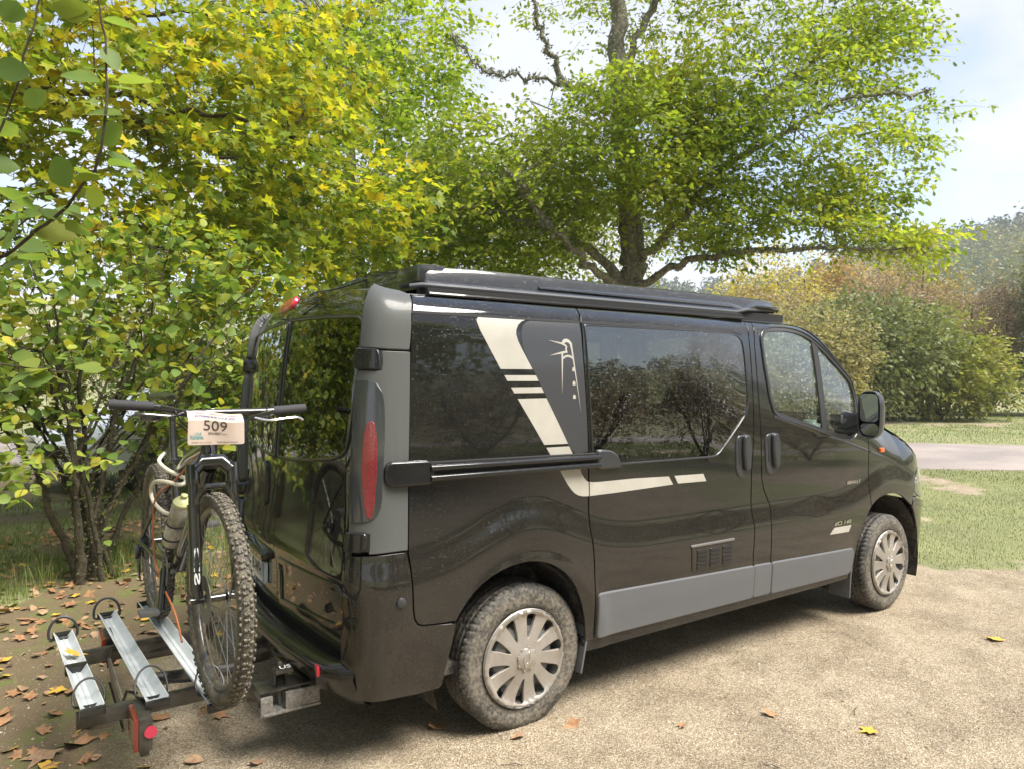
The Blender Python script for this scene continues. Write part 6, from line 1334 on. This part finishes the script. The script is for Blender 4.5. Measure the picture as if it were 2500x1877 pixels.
# ---- wayfaring tree (viburnum) behind the carrier
rng = np.random.default_rng(51); vb = thing('viburnum_shrub', 'round-leaved shrub with several mossy stems behind the bike carrier', 'shrub', (-.62, 2.85, 0)); sk = []
for i in range(13):
    a = rng.uniform(0, 2*pi); b0 = Vector((-.62+rng.normal(0, .10), 2.85+rng.normal(0, .08), .02)); tx = -.62+(-1.05+2.1*i/12)*1.0; top = Vector((tx+rng.normal(0, .1), 2.95+rng.normal(0, .22), rng.uniform(1.7, 2.9)))
    md = b0.lerp(top, .45)+Vector((rng.normal(0, .07), rng.normal(0, .07), .10)); md.x = b0.x+(top.x-b0.x)*.38
    sk.append(limb('stem', [b0, b0.lerp(md, .5)+Vector((rng.normal(0, .03), 0, .02)), md, md.lerp(top, .5)+Vector((rng.normal(0, .05), rng.normal(0, .05), 0)), top], rng.uniform(.020, .038), .006, MOSSB, vb, 8, 100+i, .008))
for i in range(9):   # arching shoots to the right, behind the handlebar
    b0 = sk[rng.integers(4, 13)][10+int(rng.integers(0, 6))]; tp = Vector((rng.uniform(-.1, .95), rng.uniform(2.7, 3.2), rng.uniform(1.3, 2.6))); sk.append(limb('stem', [b0, b0.lerp(tp, .5)+Vector((0, 0, .2)), tp], .014, .004, MOSSB, vb, 6, 200+i, .008))
# moss tufts on the stems
mp_, mr = [], []
K = np.concatenate([np.array([tuple(v) for v in s[:22]]) for s in sk[:13]]); K = K[K[:, 2] < 1.6]; j = rng.integers(0, len(K), 9000); Pm = K[j]+rng.normal(0, .020, (9000, 3)); Rm = bases(rng.normal(size=(9000, 3)), rng.normal(size=(9000, 3)))
V_, F_ = leafgeo(Pm, Rm, rng.uniform(.008, .028, 9000), TRI); put('moss_tufts', npmesh(V_, F_, 'moss_tufts'), simple('moss', (.035, .035, .015), .95, col2=(.10, .10, .04), nscale=40), vb, kind='stuff')
O, d = crown(rng, [(-.58, 3.0, 1.75, .95, .65, .75, 6), (.32, 3.05, 2.05, .75, .5, .7, 3.2), (-1.12, 2.9, 1.9, .6, .6, .85, 2.6), (.50, 3.0, 1.42, .42, .35, .35, 1.0), (-.2, 3.1, 2.6, .9, .5, .5, 2), (-1.0, 2.75, 1.15, .45, .35, .4, 1.2), (-.1, 2.85, 1.2, .5, .35, .35, 1.4), (-1.3, 2.65, 1.3, .45, .4, .6, 2.0), (-.8, 2.6, .95, .4, .3, .3, .7)], 480, gapn=.30, gs=.6, shell=.5)
D = O-np.array([-.62, 2.85, .6]); D = nrmz(D)+rng.normal(0, .45, D.shape); P, R, S, seg = sprays(rng, O, D, .34, 8, .088, .15, .5, .75, .6, .35)
foliage('viburnum', vb, P, R, S, OVATE, LM_VIB, 300); twigs(seg, np.full(len(O), .003), 'twigs', MOSSB, vb); limbs_to(rng, sk, O[::2], .012, 'boughs', MOSSB, vb)
lo = rng.uniform(0, 1, 46)[:, None]; K2 = K[rng.integers(0, len(K), 46)]; P = K2+rng.normal(0, .10, (46, 3)); P[:, 2] = np.maximum(P[:, 2], .35); R = bases(rng.normal(size=(46, 3)), np.array([0, 0, .8])+rng.normal(0, .5, (46, 3)))
foliage('viburnum', vb, P, R, rng.uniform(.05, .09, 46), OVATE, LM_VIB, 0, 'low_leaves')
# ---- near branch at the top left
fb = thing('overhanging_branch', 'near leafy branch reaching into the top left corner of the view', 'branch', (-1.6, -.9, 1.2))
tw_ = [limb('twig', p, r0, r1, TWIG, fb, 7, 300+i, .002) for i, (p, r0, r1) in enumerate([([V3(-1.6, -1.0, 1.5), V3(-1.22, -1.38, 1.79), V3(-1.07, -1.55, 1.89), V3(-.97, -1.67, 1.98), V3(-.91, -1.77, 2.09), V3(-.90, -1.77, 2.29), V3(-.92, -1.77, 2.46)], .006, .002), ([V3(-1.22, -1.38, 1.79), V3(-1.16, -1.48, 2.0), V3(-1.08, -1.6, 2.2), V3(-1.02, -1.66, 2.45)], .004, .002), ([V3(-1.7, -.7, 1.4), V3(-1.27, -.81, 1.62), V3(-1.05, -.96, 1.62), V3(-.92, -.98, 1.60)], .005, .002), ([V3(-1.6, -.8, 1.8), V3(-1.3, -.95, 1.9), V3(-1.12, -1.1, 1.97), V3(-1.0, -1.15, 2.08)], .005, .002)])]
rng = np.random.default_rng(61); K3 = np.concatenate([np.array([tuple(v) for v in t_[8:]]) for t_ in tw_]); K3 = K3[::2]; n = len(K3)*2; P = np.repeat(K3, 2, 0)+rng.normal(0, .03, (len(K3)*2, 3)); sg = np.tile([1, -1], len(K3))[:, None]
A = np.array([.83, -.56, 0])*sg*.9+rng.normal(0, .4, (n, 3)); N = np.array([0, -.3, .9])+rng.normal(0, .5, (n, 3)); k = rng.uniform(0, 1, n) < .9
foliage('near', fb, P[k], bases(A, N)[k], rng.uniform(.060, .095, n)[k], OVATE, LM_FG, 120)
# ---- scrub behind the left shrub, hedge behind the van, bushes beyond the road
LM_SCR = leafmat('scrub_leaves', [(.1, (.12, .11, .04)), (.5, (.22, .19, .075)), (.9, (.34, .27, .13))], .3, .4)
LM_PINK = leafmat('russet_leaves', [(.1, (.18, .125, .09)), (.45, (.30, .215, .155)), (.75, (.40, .30, .22)), (.95, (.32, .32, .18))], .35, .5)
LM_YEL = leafmat('yellow_leaves', [(.1, (.30, .25, .06)), (.5, (.48, .40, .10)), (.9, (.58, .52, .20))], .45, .3)
LM_ORG = leafmat('orange_leaves', [(.1, (.30, .17, .07)), (.5, (.44, .31, .15)), (.9, (.46, .42, .20))], .4, .3)
LM_GRN = leafmat('shrub_leaves', [(.1, (.085, .11, .04)), (.5, (.165, .19, .075)), (.85, (.28, .30, .14)), (.97, (.45, .30, .07))], .35, .5)
LM_GRY = leafmat('grey_green_leaves', [(.1, (.15, .18, .09)), (.5, (.27, .30, .16)), (.9, (.38, .40, .24))], .35, .4)
def bush(name, label, x, y, r, h, n, ls, mat, seed, cat='shrub', group=None, stems=6, squash=.75, flat=1., lift=.0, cull=None, twr=.006):
    z0 = float(gz(x, y)); rng = np.random.default_rng(seed); el = [(x, y, z0+h*.52+lift, r, r*squash, h*.50, 6)]
    for i in range(5): a = rng.uniform(0, 2*pi); el.append((x+cos(a)*r*.55, y+sin(a)*r*.45, z0+h*rng.uniform(.35, .72)+lift, r*.5, r*.45, h*.30, 2))
    th = thing(name, label, cat, (x, y, z0), group); sk = []
    for i in range(stems):
        a = rng.uniform(0, 2*pi); sk.append(limb('stem', [V3(x, y, z0), V3(x+cos(a)*r*.3, y+sin(a)*r*.3, z0+h*.35), V3(x+cos(a)*r*.6, y+sin(a)*r*.6, z0+h*.8)], .012*h, .004*h, TWIG, th, 6, seed*7+i, .02*h*.3))
    O, d = crown(rng, el, n, gapn=.33, gs=r*.5); O[:, 2] = np.maximum(O[:, 2], z0+.08*h)
    D = d+rng.normal(0, .6, d.shape)+[0, 0, .4]; P, R, S, seg = sprays(rng, O, D, h*.13, 9, ls, .15, .6, .5, .8)
    foliage(name, th, P, R, S, DIAM, mat); twigs(seg, np.full(len(O), twr), 'twigs', TWIG, th); return th
bush('far_shrub', 'broad grey-green shrub beyond the road beside the wing mirror', 28.9, 13.6, 3.9, 5.4, 2300, .21, LM_GRN, 71)
bush('far_shrub', 'yellow-green shrub with orange tips on the right of the dark shrub', 32.6, 12.2, 3.2, 4.6, 1600, .20, leafmat('olive_leaves', [(.1, (.10, .12, .03)), (.5, (.22, .24, .055)), (.85, (.34, .32, .08)), (.97, (.52, .28, .06))], .4, .5), 72)
bush('far_shrub', 'pale grey shrub with yellow leaves just above the bonnet', 24.0, 13.2, 2.7, 4.5, 1500, .15, leafmat('pale_shrub', [(.1, (.16, .15, .07)), (.5, (.30, .27, .13)), (.8, (.42, .36, .18)), (.97, (.55, .36, .08))], .4, .5), 73)
bush('thicket', 'pinkish brown leafless thicket at the right edge of the view', 42.0, 14.2, 4.6, 7.2, 2400, .14, LM_PINK, 74)
bush('thicket', 'pinkish brown thicket rising behind the yellow-green shrub', 36.5, 18.0, 4.6, 7.4, 2200, .14, LM_PINK, 75)
bush('thicket', 'russet thicket behind the windscreen of the van', 31.0, 20.5, 4.2, 6.0, 1800, .14, LM_PINK, 76)
bush('autumn_tree', 'golden yellow tree between the van roof and the orange crowns', 36.5, 23.5, 3.3, 9.4, 1700, .22, LM_YEL, 77, 'tree', squash=.9)
bush('autumn_tree', 'orange crown in the middle of the row above the shrubs', 43.5, 22.6, 3.2, 9.6, 1700, .22, LM_ORG, 78, 'tree', squash=.9)
bush('autumn_tree', 'olive and orange crown under the oak branch tip', 47.5, 21.0, 3.6, 11.0, 1700, .22, leafmat('olive_orange', [(.1, (.15, .16, .03)), (.5, (.28, .25, .05)), (.8, (.44, .27, .10))], .4, .3), 79, 'tree', squash=.9)
bush('autumn_tree', 'low yellow crown left of the golden tree', 40.5, 30.5, 4.0, 8.0, 1300, .22, LM_YEL, 80, 'tree', squash=.9)
bush('poplar_tree', 'tall grey-green tree at the right edge above the thicket', 41.5, 9.9, 2.4, 11.6, 2200, .18, LM_GRY, 81, 'tree', squash=.8, stems=8)
bush('conifer_tree', 'small dark green tree low in the right-hand corner of the thicket', 43.5, 10.2, 1.9, 9.0, 900, .15, leafmat('dark_green', [(.1, (.02, .05, .02)), (.6, (.05, .09, .035)), (1., (.09, .13, .05))], .2, .5), 82, 'tree')
for i, (x, y, r, h, mt) in enumerate([(-2.5, 30, 4, 4.8, LM_SCR), (2.5, 33, 4, 4.6, LM_GRN), (-6.5, 26, 4, 5.0, LM_GRN), (8, 34, 5, 4, LM_SCR), (13, 30, 5, 4.4, LM_GRN), (19, 27, 4, 4.2, LM_SCR)]):
    bush('meadow_shrub', ['brown scrub bush far behind the left shrub', 'green bush far behind the bicycle', 'green bush at the far left edge', 'brown bush hidden behind the bright tree', 'green bush far behind the oak', 'brown bush far behind the van cab'][i], x, y, r, h, 900, .17, mt, 90+i)
# hedge of slender twigs close behind the van
for i, (x, y, r, h) in enumerate([(2.5, 6.2, 1.3, 2.6), (4.4, 6.6, 1.5, 2.7), (6.6, 6.8, 1.4, 2.5), (1.2, 6.8, 1.0, 2.3)]):
    bush('twiggy_shrub', ['twiggy yellow-green shrub above the rear of the van roof', 'twiggy shrub behind the middle of the van', 'low shrub at the foot of the oak', 'twiggy shrub between maple and van'][i], x, y, r, h, 560, .075, LM_PALE, 110+i, twr=.004, stems=10)
# ---- what stands behind the photographer (seen in the paint and the windows)
for i, (s, d_) in enumerate([(-5.4, 0), (-2.9, 1.2), (-.6, -.3), (1.9, .6), (4.4, 0), (7.0, 1.0), (-8.2, .8)]):
    x, y = 7.9+.83*s+.56*d_, -11.5+.56*s-.83*d_
    bush('verge_shrub', ['bare brown shrub with a wide base on the verge', 'low rust-brown shrub with upright twigs', 'brown shrub in the middle of the verge row', 'russet shrub with dense fine twigs', 'brown shrub with green leaves at its foot', 'outermost brown shrub towards the bend', 'first brown shrub of the verge row'][i], x, y, 1.6, 2.9, 680, .07, LM_PINK if i % 2 else leafmat('brown_twigs%d' % i, [(.1, (.06, .042, .022)), (.6, (.15, .10, .055)), (1., (.18, .17, .06))], .25, .6), 120+i, stems=12, twr=.006)
tree('oak_tree', 'spreading oak on the verge behind the photographer', 'tree', (2.4, -12.6, 0), [(2.4, -12.2, 5.2, 3.8, 3.2, 2.4, 8), (4.4, -10.8, 4.2, 2.2, 2.0, 1.6, 3), (.2, -11.2, 4.4, 2.2, 2.0, 1.7, 3)], 1900, .75, 12, .17, OVATE2, LM_OAK, trunk=([V3(2.4, -12.6, 0), V3(2.4, -12.5, 2.5), V3(2.3, -12.3, 6)], .24, .08), seed=131, nodes_=60, gapn=.40)
tree('oak_tree', 'second oak on the verge further back', 'tree', (-5.5, -14.5, 0), [(-5.5, -14.2, 5.0, 4.2, 3.4, 3.4, 8), (-2.5, -15.5, 4.4, 2.6, 2.2, 2.8, 3)], 1500, .8, 11, .2, OVATE2, LM_OAK, trunk=([V3(-5.5, -14.5, 0), V3(-5.5, -14.5, 2.5), V3(-5.6, -14.3, 6)], .24, .08), seed=132, nodes_=50, gapn=.36)
tree('maple_tree', 'yellow-green tree standing behind and left of the photographer', 'tree', (-9.5, -3.0, 0), [(-9.5, -3.0, 3.8, 3.2, 4.2, 3.4, 8), (-8.0, 2.0, 3.2, 2.2, 2.4, 3.0, 4)], 1700, .75, 11, .19, OVATE2, LM_MAPLE, trunk=([V3(-9.5, -3, 0), V3(-9.4, -3, 2.5), V3(-9.5, -2.8, 6)], .2, .07), seed=133, nodes_=50, gapn=.36)
tree('evergreen_oak', 'dark dense tree left of the maple, mirrored in the rear windows', 'tree', (-3.9, 7.2, 0), [(-3.9, 7.2, 3.2, 1.5, 2.6, 2.8, 8), (-5.6, 9.5, 3.6, 2.0, 2.4, 3.2, 6), (-3.2, 4.6, 2.6, .8, 1.2, 1.6, 2)], 1900, .6, 12, .13, OVATE2, LM_OAK, trunk=([V3(-3.9, 7.2, 0), V3(-3.85, 7.1, 2.5), V3(-3.9, 7.3, 5)], .18, .06), seed=134, nodes_=60, gapn=.30)
# ---- wooded hillside: trees too far to count
rng = np.random.default_rng(141)
def wood(name, label, pts, hs, rs, mat, cards, ls, seed, cone=False):
    rng = np.random.default_rng(seed); n = len(pts); z = gz(pts[:, 0], pts[:, 1]); u = rng.uniform(0, 1, (n, cards)); a = rng.uniform(0, 2*pi, (n, cards))
    rr = (1-u)*1.0 if cone else np.sqrt(np.clip(1-(2*u-1)**2, 0, 1)); rr = rr*rng.uniform(.6, 1, (n, cards))
    P = np.stack([pts[:, :1]+rs[:, None]*rr*np.cos(a), pts[:, 1:]+rs[:, None]*rr*np.sin(a), z[:, None]+hs[:, None]*(.08+.92*u)], -1).reshape(-1, 3); A = nrmz(rng.normal(size=P.shape)); A[:, 2] *= .5; N = np.array([0, 0, .6])+rng.normal(0, .8, P.shape)
    V, F = leafgeo(P, bases(A, N), ls*rng.uniform(.6, 1.3, len(P)), DIAM); o = put(name, npmesh(V, F, name), mat, kind='stuff'); tag(o, label, 'wood')
def sector(n, a0, a1, d0, d1): 
    a = np.radians(rng.uniform(a0, a1, n)); d = rng.uniform(d0, d1, n); return np.stack([-1.05+np.cos(a)*d, -3.6+np.sin(a)*d], 1)
HW1 = leafmat('hill_wood', [(.1, (.045, .085, .03)), (.4, (.10, .14, .045)), (.65, (.22, .21, .06)), (.9, (.38, .26, .07))], .2, .02, wn=.5, wi=.5)
HW2 = leafmat('hill_conifers', [(.1, (.03, .06, .035)), (.6, (.055, .09, .05)), (1., (.09, .12, .06))], .1, .03)
HW3 = leafmat('hill_scrub', [(.1, (.14, .13, .055)), (.5, (.24, .21, .10)), (.9, (.33, .27, .15))], .15, .03)
p = sector(1500, 12, 31, 170, 440); p = p[fbm(p[:, 0], p[:, 1], 60, 3) > .42]; wood('hill_wood', 'mixed autumn wood on the hillside at the right', p, rng.uniform(7, 13, len(p)), rng.uniform(2.5, 5, len(p)), HW1, 46, 1.9, 142)
p = sector(420, 15, 31, 400, 520); wood('ridge_wood', 'dark wood along the ridge of the right-hand hill', p, rng.uniform(9, 15, len(p)), rng.uniform(3, 5, len(p)), HW2, 40, 2.2, 143)
p = sector(700, 31, 60, 330, 400); wood('conifer_belt', 'belt of conifers along the far slope above the van cab', p, rng.uniform(11, 17, len(p)), rng.uniform(2.4, 3.6, len(p)), HW2, 56, 1.7, 144, True)
p = sector(1300, 30, 80, 150, 330); p = p[fbm(p[:, 0], p[:, 1], 40, 9) > .45]; wood('slope_scrub', 'pale brown scrub on the slope below the conifers', p, rng.uniform(2, 4, len(p)), rng.uniform(2, 4.5, len(p)), HW3, 30, 1.3, 145)
p = sector(900, -75, -5, 180, 440); p = p[fbm(p[:, 0], p[:, 1], 60, 13) > .38]; wood('opposite_wood', 'green wood on the hill behind the photographer', p, rng.uniform(8, 14, len(p)), rng.uniform(4, 6, len(p)), HW1, 34, 2.6, 146)
# ------------------------------------------------------------------ red-roofed house on the far slope
hx, hy = 306., 229.; hz = float(gz(hx, hy)); a = 34
hs_ = thing('house', 'distant house with a red tiled roof on the wooded slope', 'house', (hx, hy, hz))
rm4 = Matrix.Translation((hx, hy, hz)) @ Matrix.Rotation(radians(a+10), 4, 'Z')
def hb(name, v, f, mat, parent=hs_): return put(name, pymesh([rm4 @ Vector(q) for q in v], f, False), mat, parent)
def boxv(x0, x1, y0, y1, z0, z1): return [(x, y, z) for x in (x0, x1) for y in (y0, y1) for z in (z0, z1)]
BF = [(0, 1, 3, 2), (4, 6, 7, 5), (0, 4, 5, 1), (2, 3, 7, 6), (0, 2, 6, 4), (1, 5, 7, 3)]
hb('wall', boxv(-4.5, 4.5, -8, 8, -2, 6), BF, simple('house_wall', (.55, .50, .42), .8))
rf = hb('roof', [(-5.2, -8.8, 5.8), (-5.2, 8.8, 5.8), (5.2, -8.8, 5.8), (5.2, 8.8, 5.8), (0, -8.8, 9.6), (0, 8.8, 9.6)], [(0, 1, 5, 4), (2, 4, 5, 3), (0, 4, 2), (1, 3, 5), (0, 2, 3, 1)], simple('red_roof', (.42, .10, .07), .7))
hb('chimney', boxv(-.6, .6, 3, 4.2, 8.6, 11), BF, simple('chimney_brick', (.35, .2, .15), .8), rf)
for y in (-5.5, -2, 2, 5.5): hb('window', boxv(-4.62, -4.48, y-.6, y+.6, 2.4, 4.2), BF, simple('house_window', (.06, .07, .09), .2))
# ------------------------------------------------------------------ car parked behind the left shrub
car = thing('parked_car', 'white car with a sloping windscreen parked behind the left shrub', 'car', (1.2, 9.0, 0))
CP = simple('white_car_paint', (.72, .75, .78), .15, coat=1.); CG = glass('car_glass', (.30, .36, .40), 2.2, drops=.2)
ang = radians(205); cm = Matrix.Translation((1.2, 9.0, .02)) @ Matrix.Rotation(ang, 4, 'Z')
def cput(name, mb, mat, parent=car, **k): mb.v = [tuple(cm @ Vector(q)) for q in mb.v]; return mb.put(name, mat, parent, **k)
bodyp = [(-2.1, .35), (-2.15, .75), (-2.0, .98), (-1.2, 1.05), (1.0, 1.02), (1.9, .88), (2.12, .68), (2.15, .35)]
secs = []
mb = MB(); v = []; 
for yy, sc_ in ((-.86, .96), (-.82, 1.), (0, 1.02), (.82, 1.), (.86, .96)): v += [(x*(1 if abs(yy) < .85 else .99), yy, .35+(z-.35)*sc_) for x, z in bodyp]
k = len(bodyp); f = [(i*k+j, i*k+j+1, (i+1)*k+j+1, (i+1)*k+j) for i in range(4) for j in range(k-1)]+[tuple(range(k)), tuple(4*k+j for j in range(k))[::-1]]
cput('body', mb.add(v, f), CP)
cab = [(-1.75, 1.02), (-1.15, 1.45), (-.3, 1.52), (.45, 1.42), (1.25, 1.0)]
v = [(x, s*(.80 if z < 1.1 else .62), z) for s in (-1, 1) for x, z in cab]; k = 5
cput('glasshouse', MB().add(v, [(0, 1, 2, 3, 4), (9, 8, 7, 6, 5)]+[(j, j+5, j+6, j+1) for j in (0, 3)]), CG, smooth=False)
cput('roof', MB().add([(x, s*(.63), z+.012) for s in (-1, 1) for x, z in cab[1:4]], [(0, 3, 4, 1), (1, 4, 5, 2)]), CP)
for s in (-1, 1):
    for a_, b_ in ((0, 1), (3, 4)): cput('pillar', MB().tube([(cab[a_][0], s*(.80 if cab[a_][1] < 1.1 else .63), cab[a_][1]), (cab[b_][0], s*(.80 if cab[b_][1] < 1.1 else .63), cab[b_][1])], .035, 6), CP)
    for x in (-1.3, 1.3):
        w = cput('wheel', MB().lathe([(.18, -.1), (.29, -.1), (.31, -.07), (.31, .07), (.29, .1), (.18, .1)], 24, (x, s*.78, .31)), RUBBER)
        cput('rim', MB().lathe([(0, s*.085), (.19, s*.085), (.19, s*.06)], 20, (x, s*.78, .31)), STEEL, w)
    cput('headlight', MB().box((2.02, s*.62, .72), (.2, .32, .14), None, .04), simple('car_lamp', (.6, .6, .6), .1, coat=1))
cput('grille', MB().box((2.13, 0, .58), (.06, .7, .14), None, .02), BLACKM)
# ------------------------------------------------------------------ fallen leaves
rng = np.random.default_rng(7)
DRY = [simple('dry_leaf_brown', (.22, .105, .045), .7, col2=(.34, .19, .09), nscale=40), simple('dry_leaf_yellow', (.60, .40, .05), .6, col2=(.48, .27, .04), nscale=40), simple('dry_leaf_tan', (.36, .24, .14), .75, col2=(.24, .14, .08), nscale=40)]
def litter(n, x0, x1, y0, y1, s0, s1, fn):
    x, y = scatter(n, x0, x1, y0, y1); k = rng.uniform(0, 1, n) < fn(x, y); x, y = x[k], y[k]; vis, d = frustum(np.stack([x, y, gz(x, y)], 1)); return x[vis], y[vis]
for j, (nm, lab) in enumerate((('leaf_litter', 'brown fallen leaves strewn over the soil below the shrub and carrier'), ('yellow_litter', 'small yellow fallen leaves strewn on the soil and grass'), ('tan_litter', 'tan curled fallen leaves strewn between the grass tufts'))):
    x, y = litter([2300, 520, 1700][j], -2.6, 3.0, -1.9, 5.2, .03, .1, lambda x, y: np.clip(sstep(y-.9*x, .2, 2.0)*.75+sstep(-x, .35, 1.3)*.7, 0, 1)*(.25+1.1*(fbm(x, y, .6, 60+j) > .5)))
    n = len(x); P = np.stack([x, y, gz(x, y)+.012], 1); A = rng.normal(size=(n, 3)); A[:, 2] *= .25; N = np.array([0, 0, 1.])+rng.normal(0, .33, (n, 3))
    V, F = leafgeo(P, bases(A, N), rng.uniform(.025, .095, n), MAPLE if j != 2 else OVATE); o = put(nm, npmesh(V, F, nm), DRY[j], kind='stuff'); tag(o, lab, 'leaf litter')
LF = []
for pr, cur in ((MAPLE, .0), (MAPLE, .25), (OVATE, .3)):
    V, T = pr; V = V.copy(); V[:, 2] += cur*(np.abs(V[:, 1])**1.5)+.10*V[:, 0]*cur; LF.append((V, T))
def fallen(lab, x, y, s, kind, mt, rz, roll=0., pitch=0., z=None, group=None):
    V, T = LF[kind]; me = npmesh(V*s, T, 'fallen_leaf', False); me.materials.append(DRY[mt]); o = bpy.data.objects.new('fallen_leaf', me); COL.objects.link(o)
    o.location = (x, y, (float(gz(x, y)) if z is None else z)+.010); o.rotation_euler = (roll, pitch, rz); tag(o, lab, 'leaf', group); return o
fallen('yellow lobed leaf lying on the bright gravel at the far right', 3.91, -1.63, .11, 0, 1, 1.2, .1)
fallen('yellow leaf on the gravel near the bottom right', 2.15, -1.83, .085, 0, 1, 2.6, .1)
fallen('reddish brown curled leaf on the open gravel beside the sliding door', 1.87, -1.47, .07, 1, 0, .4, .3)
fallen('small brown leaf on the gravel between the curled leaf and the rear tyre', 1.47, -1.31, .05, 1, 0, 3.4, .2)
fallen('brown curled leaf touching the front of the rear tyre', 1.03, -1.00, .085, 1, 0, 5.1, .5, .2)
fallen('flat tan leaf under the outer edge of the rear tyre', .80, -.99, .07, 2, 2, 2.9, .1)
fallen('dark brown leaf in the shade just behind the rear tyre', .50, -.72, .10, 1, 0, 1.0, .2)
fallen('large brown lobed leaf on the soil under the outer tray', -.83, .00, .15, 1, 0, 2.2, .2, .1)
fallen('large tan leaf at the bottom left corner', -.95, .02, .14, 0, 2, 4.0, .1)
fallen('bright yellow leaf at the bottom left edge', -.99, -.12, .08, 0, 1, .3, .1)
fallen('brown leaf on the soil right of the bike tray end', -.30, -.02, .07, 1, 0, 5.6, .2)
fallen('brown lobed leaf right of the carrier lamp', -.52, .08, .11, 0, 0, 1.7, .15)
fallen('yellow leaf at the left edge above the litter', -1.11, 1.3, .11, 0, 1, 2.9, .1)
fallen('tan leaf on the soil in front of the carrier lamp', -.50, -.39, .08, 2, 2, 5.9, .2)
fallen('yellow leaf resting near the round reflector', -.78, .22, .10, 0, 1, 3.8, .2)
fallen('brown leaf below the carrier end plate', .02, -.06, .07, 2, 0, .7, .2)
fallen('small tan leaf on the gravel below the tow bar', -.25, -.58, .06, 1, 2, 1.9, .2)
fallen('yellow leaf lying in the grass beyond the front bumper', 10.26, .55, .16, 0, 1, .8, .2)
fallen('yellow leaf in the outer wheel tray', -.885, -.16, .085, 0, 1, 1.1, .35, .1, .452)
fallen('wet yellow leaf on the grass right of the shrub stems', .84, 1.85, .09, 0, 1, 4.4, .1)
# a few twigs on the gravel
for i, (x, y, l, a) in enumerate([(2.28, -1.66, .11, .5), (.62, -1.15, .09, 2.4), (3.2, -1.2, .08, 1.0), (1.5, -1.75, .07, 2.0)]):
    p = [Vector((x+cos(a)*l*(t-.5), y+sin(a)*l*(t-.5)+.006*sin(5*t), float(gz(x, y))+.006+.004*sin(6*t))) for t in (0, .3, .6, 1)]
    o = MB().tube(p, [.0022, .0018, .0016, .0008], 5).put('fallen_twig', TWIG); tag(o, ['thin twig on the gravel near the bottom right yellow leaf', 'thin twig on the gravel behind the rear tyre', 'thin twig on the gravel below the front door', 'short twig on the gravel at the bottom edge'][i], 'twig')
# crumbs of bark, leaf and earth strewn over the gravel
x, y = scatter(1500, -1, 7, -3.2, 1.4); vis, d = frustum(np.stack([x, y, gz(x, y)], 1)); x, y = x[vis], y[vis]; n = len(x)
V, F = leafgeo(np.stack([x, y, gz(x, y)+.004], 1), bases(rng.normal(size=(n, 3))*[1, 1, .1], np.array([0, 0, 1.])+rng.normal(0, .3, (n, 3))), rng.uniform(.005, .020, n)*rng.uniform(.5, 1, n), TRI)
o = put('crumbs', npmesh(V, F, 'crumbs'), simple('crumb', (.05, .035, .022), .9, col2=(.20, .12, .06), nscale=5), kind='stuff'); tag(o, 'dark crumbs of bark and leaf scattered over the pale gravel', 'debris')
# ------------------------------------------------------------------ air: thin autumn haze
hz_ = put('haze', pymesh([(x, y, z) for x in (-640, 900) for y in (-640, 900) for z in (-22, 190)], [(0, 1, 3, 2), (4, 6, 7, 5), (0, 4, 5, 1), (2, 3, 7, 6), (0, 2, 6, 4), (1, 5, 7, 3)], False), None, kind='stuff')
m = bpy.data.materials.new('haze'); m.use_nodes = True; t = m.node_tree; t.nodes.clear(); o = t.nodes.new('ShaderNodeOutputMaterial'); v = t.nodes.new('ShaderNodeVolumePrincipled')
v.inputs['Color'].default_value = (.93, .95, 1, 1); v.inputs['Density'].default_value = .0005; v.inputs['Anisotropy'].default_value = 0.; t.links.new(v.outputs[0], o.inputs['Volume']); hz_.data.materials.append(m)
tag(hz_, 'thin pale haze lying over the valley and the far hills', 'haze')
SC.cycles.volume_bounces = 1
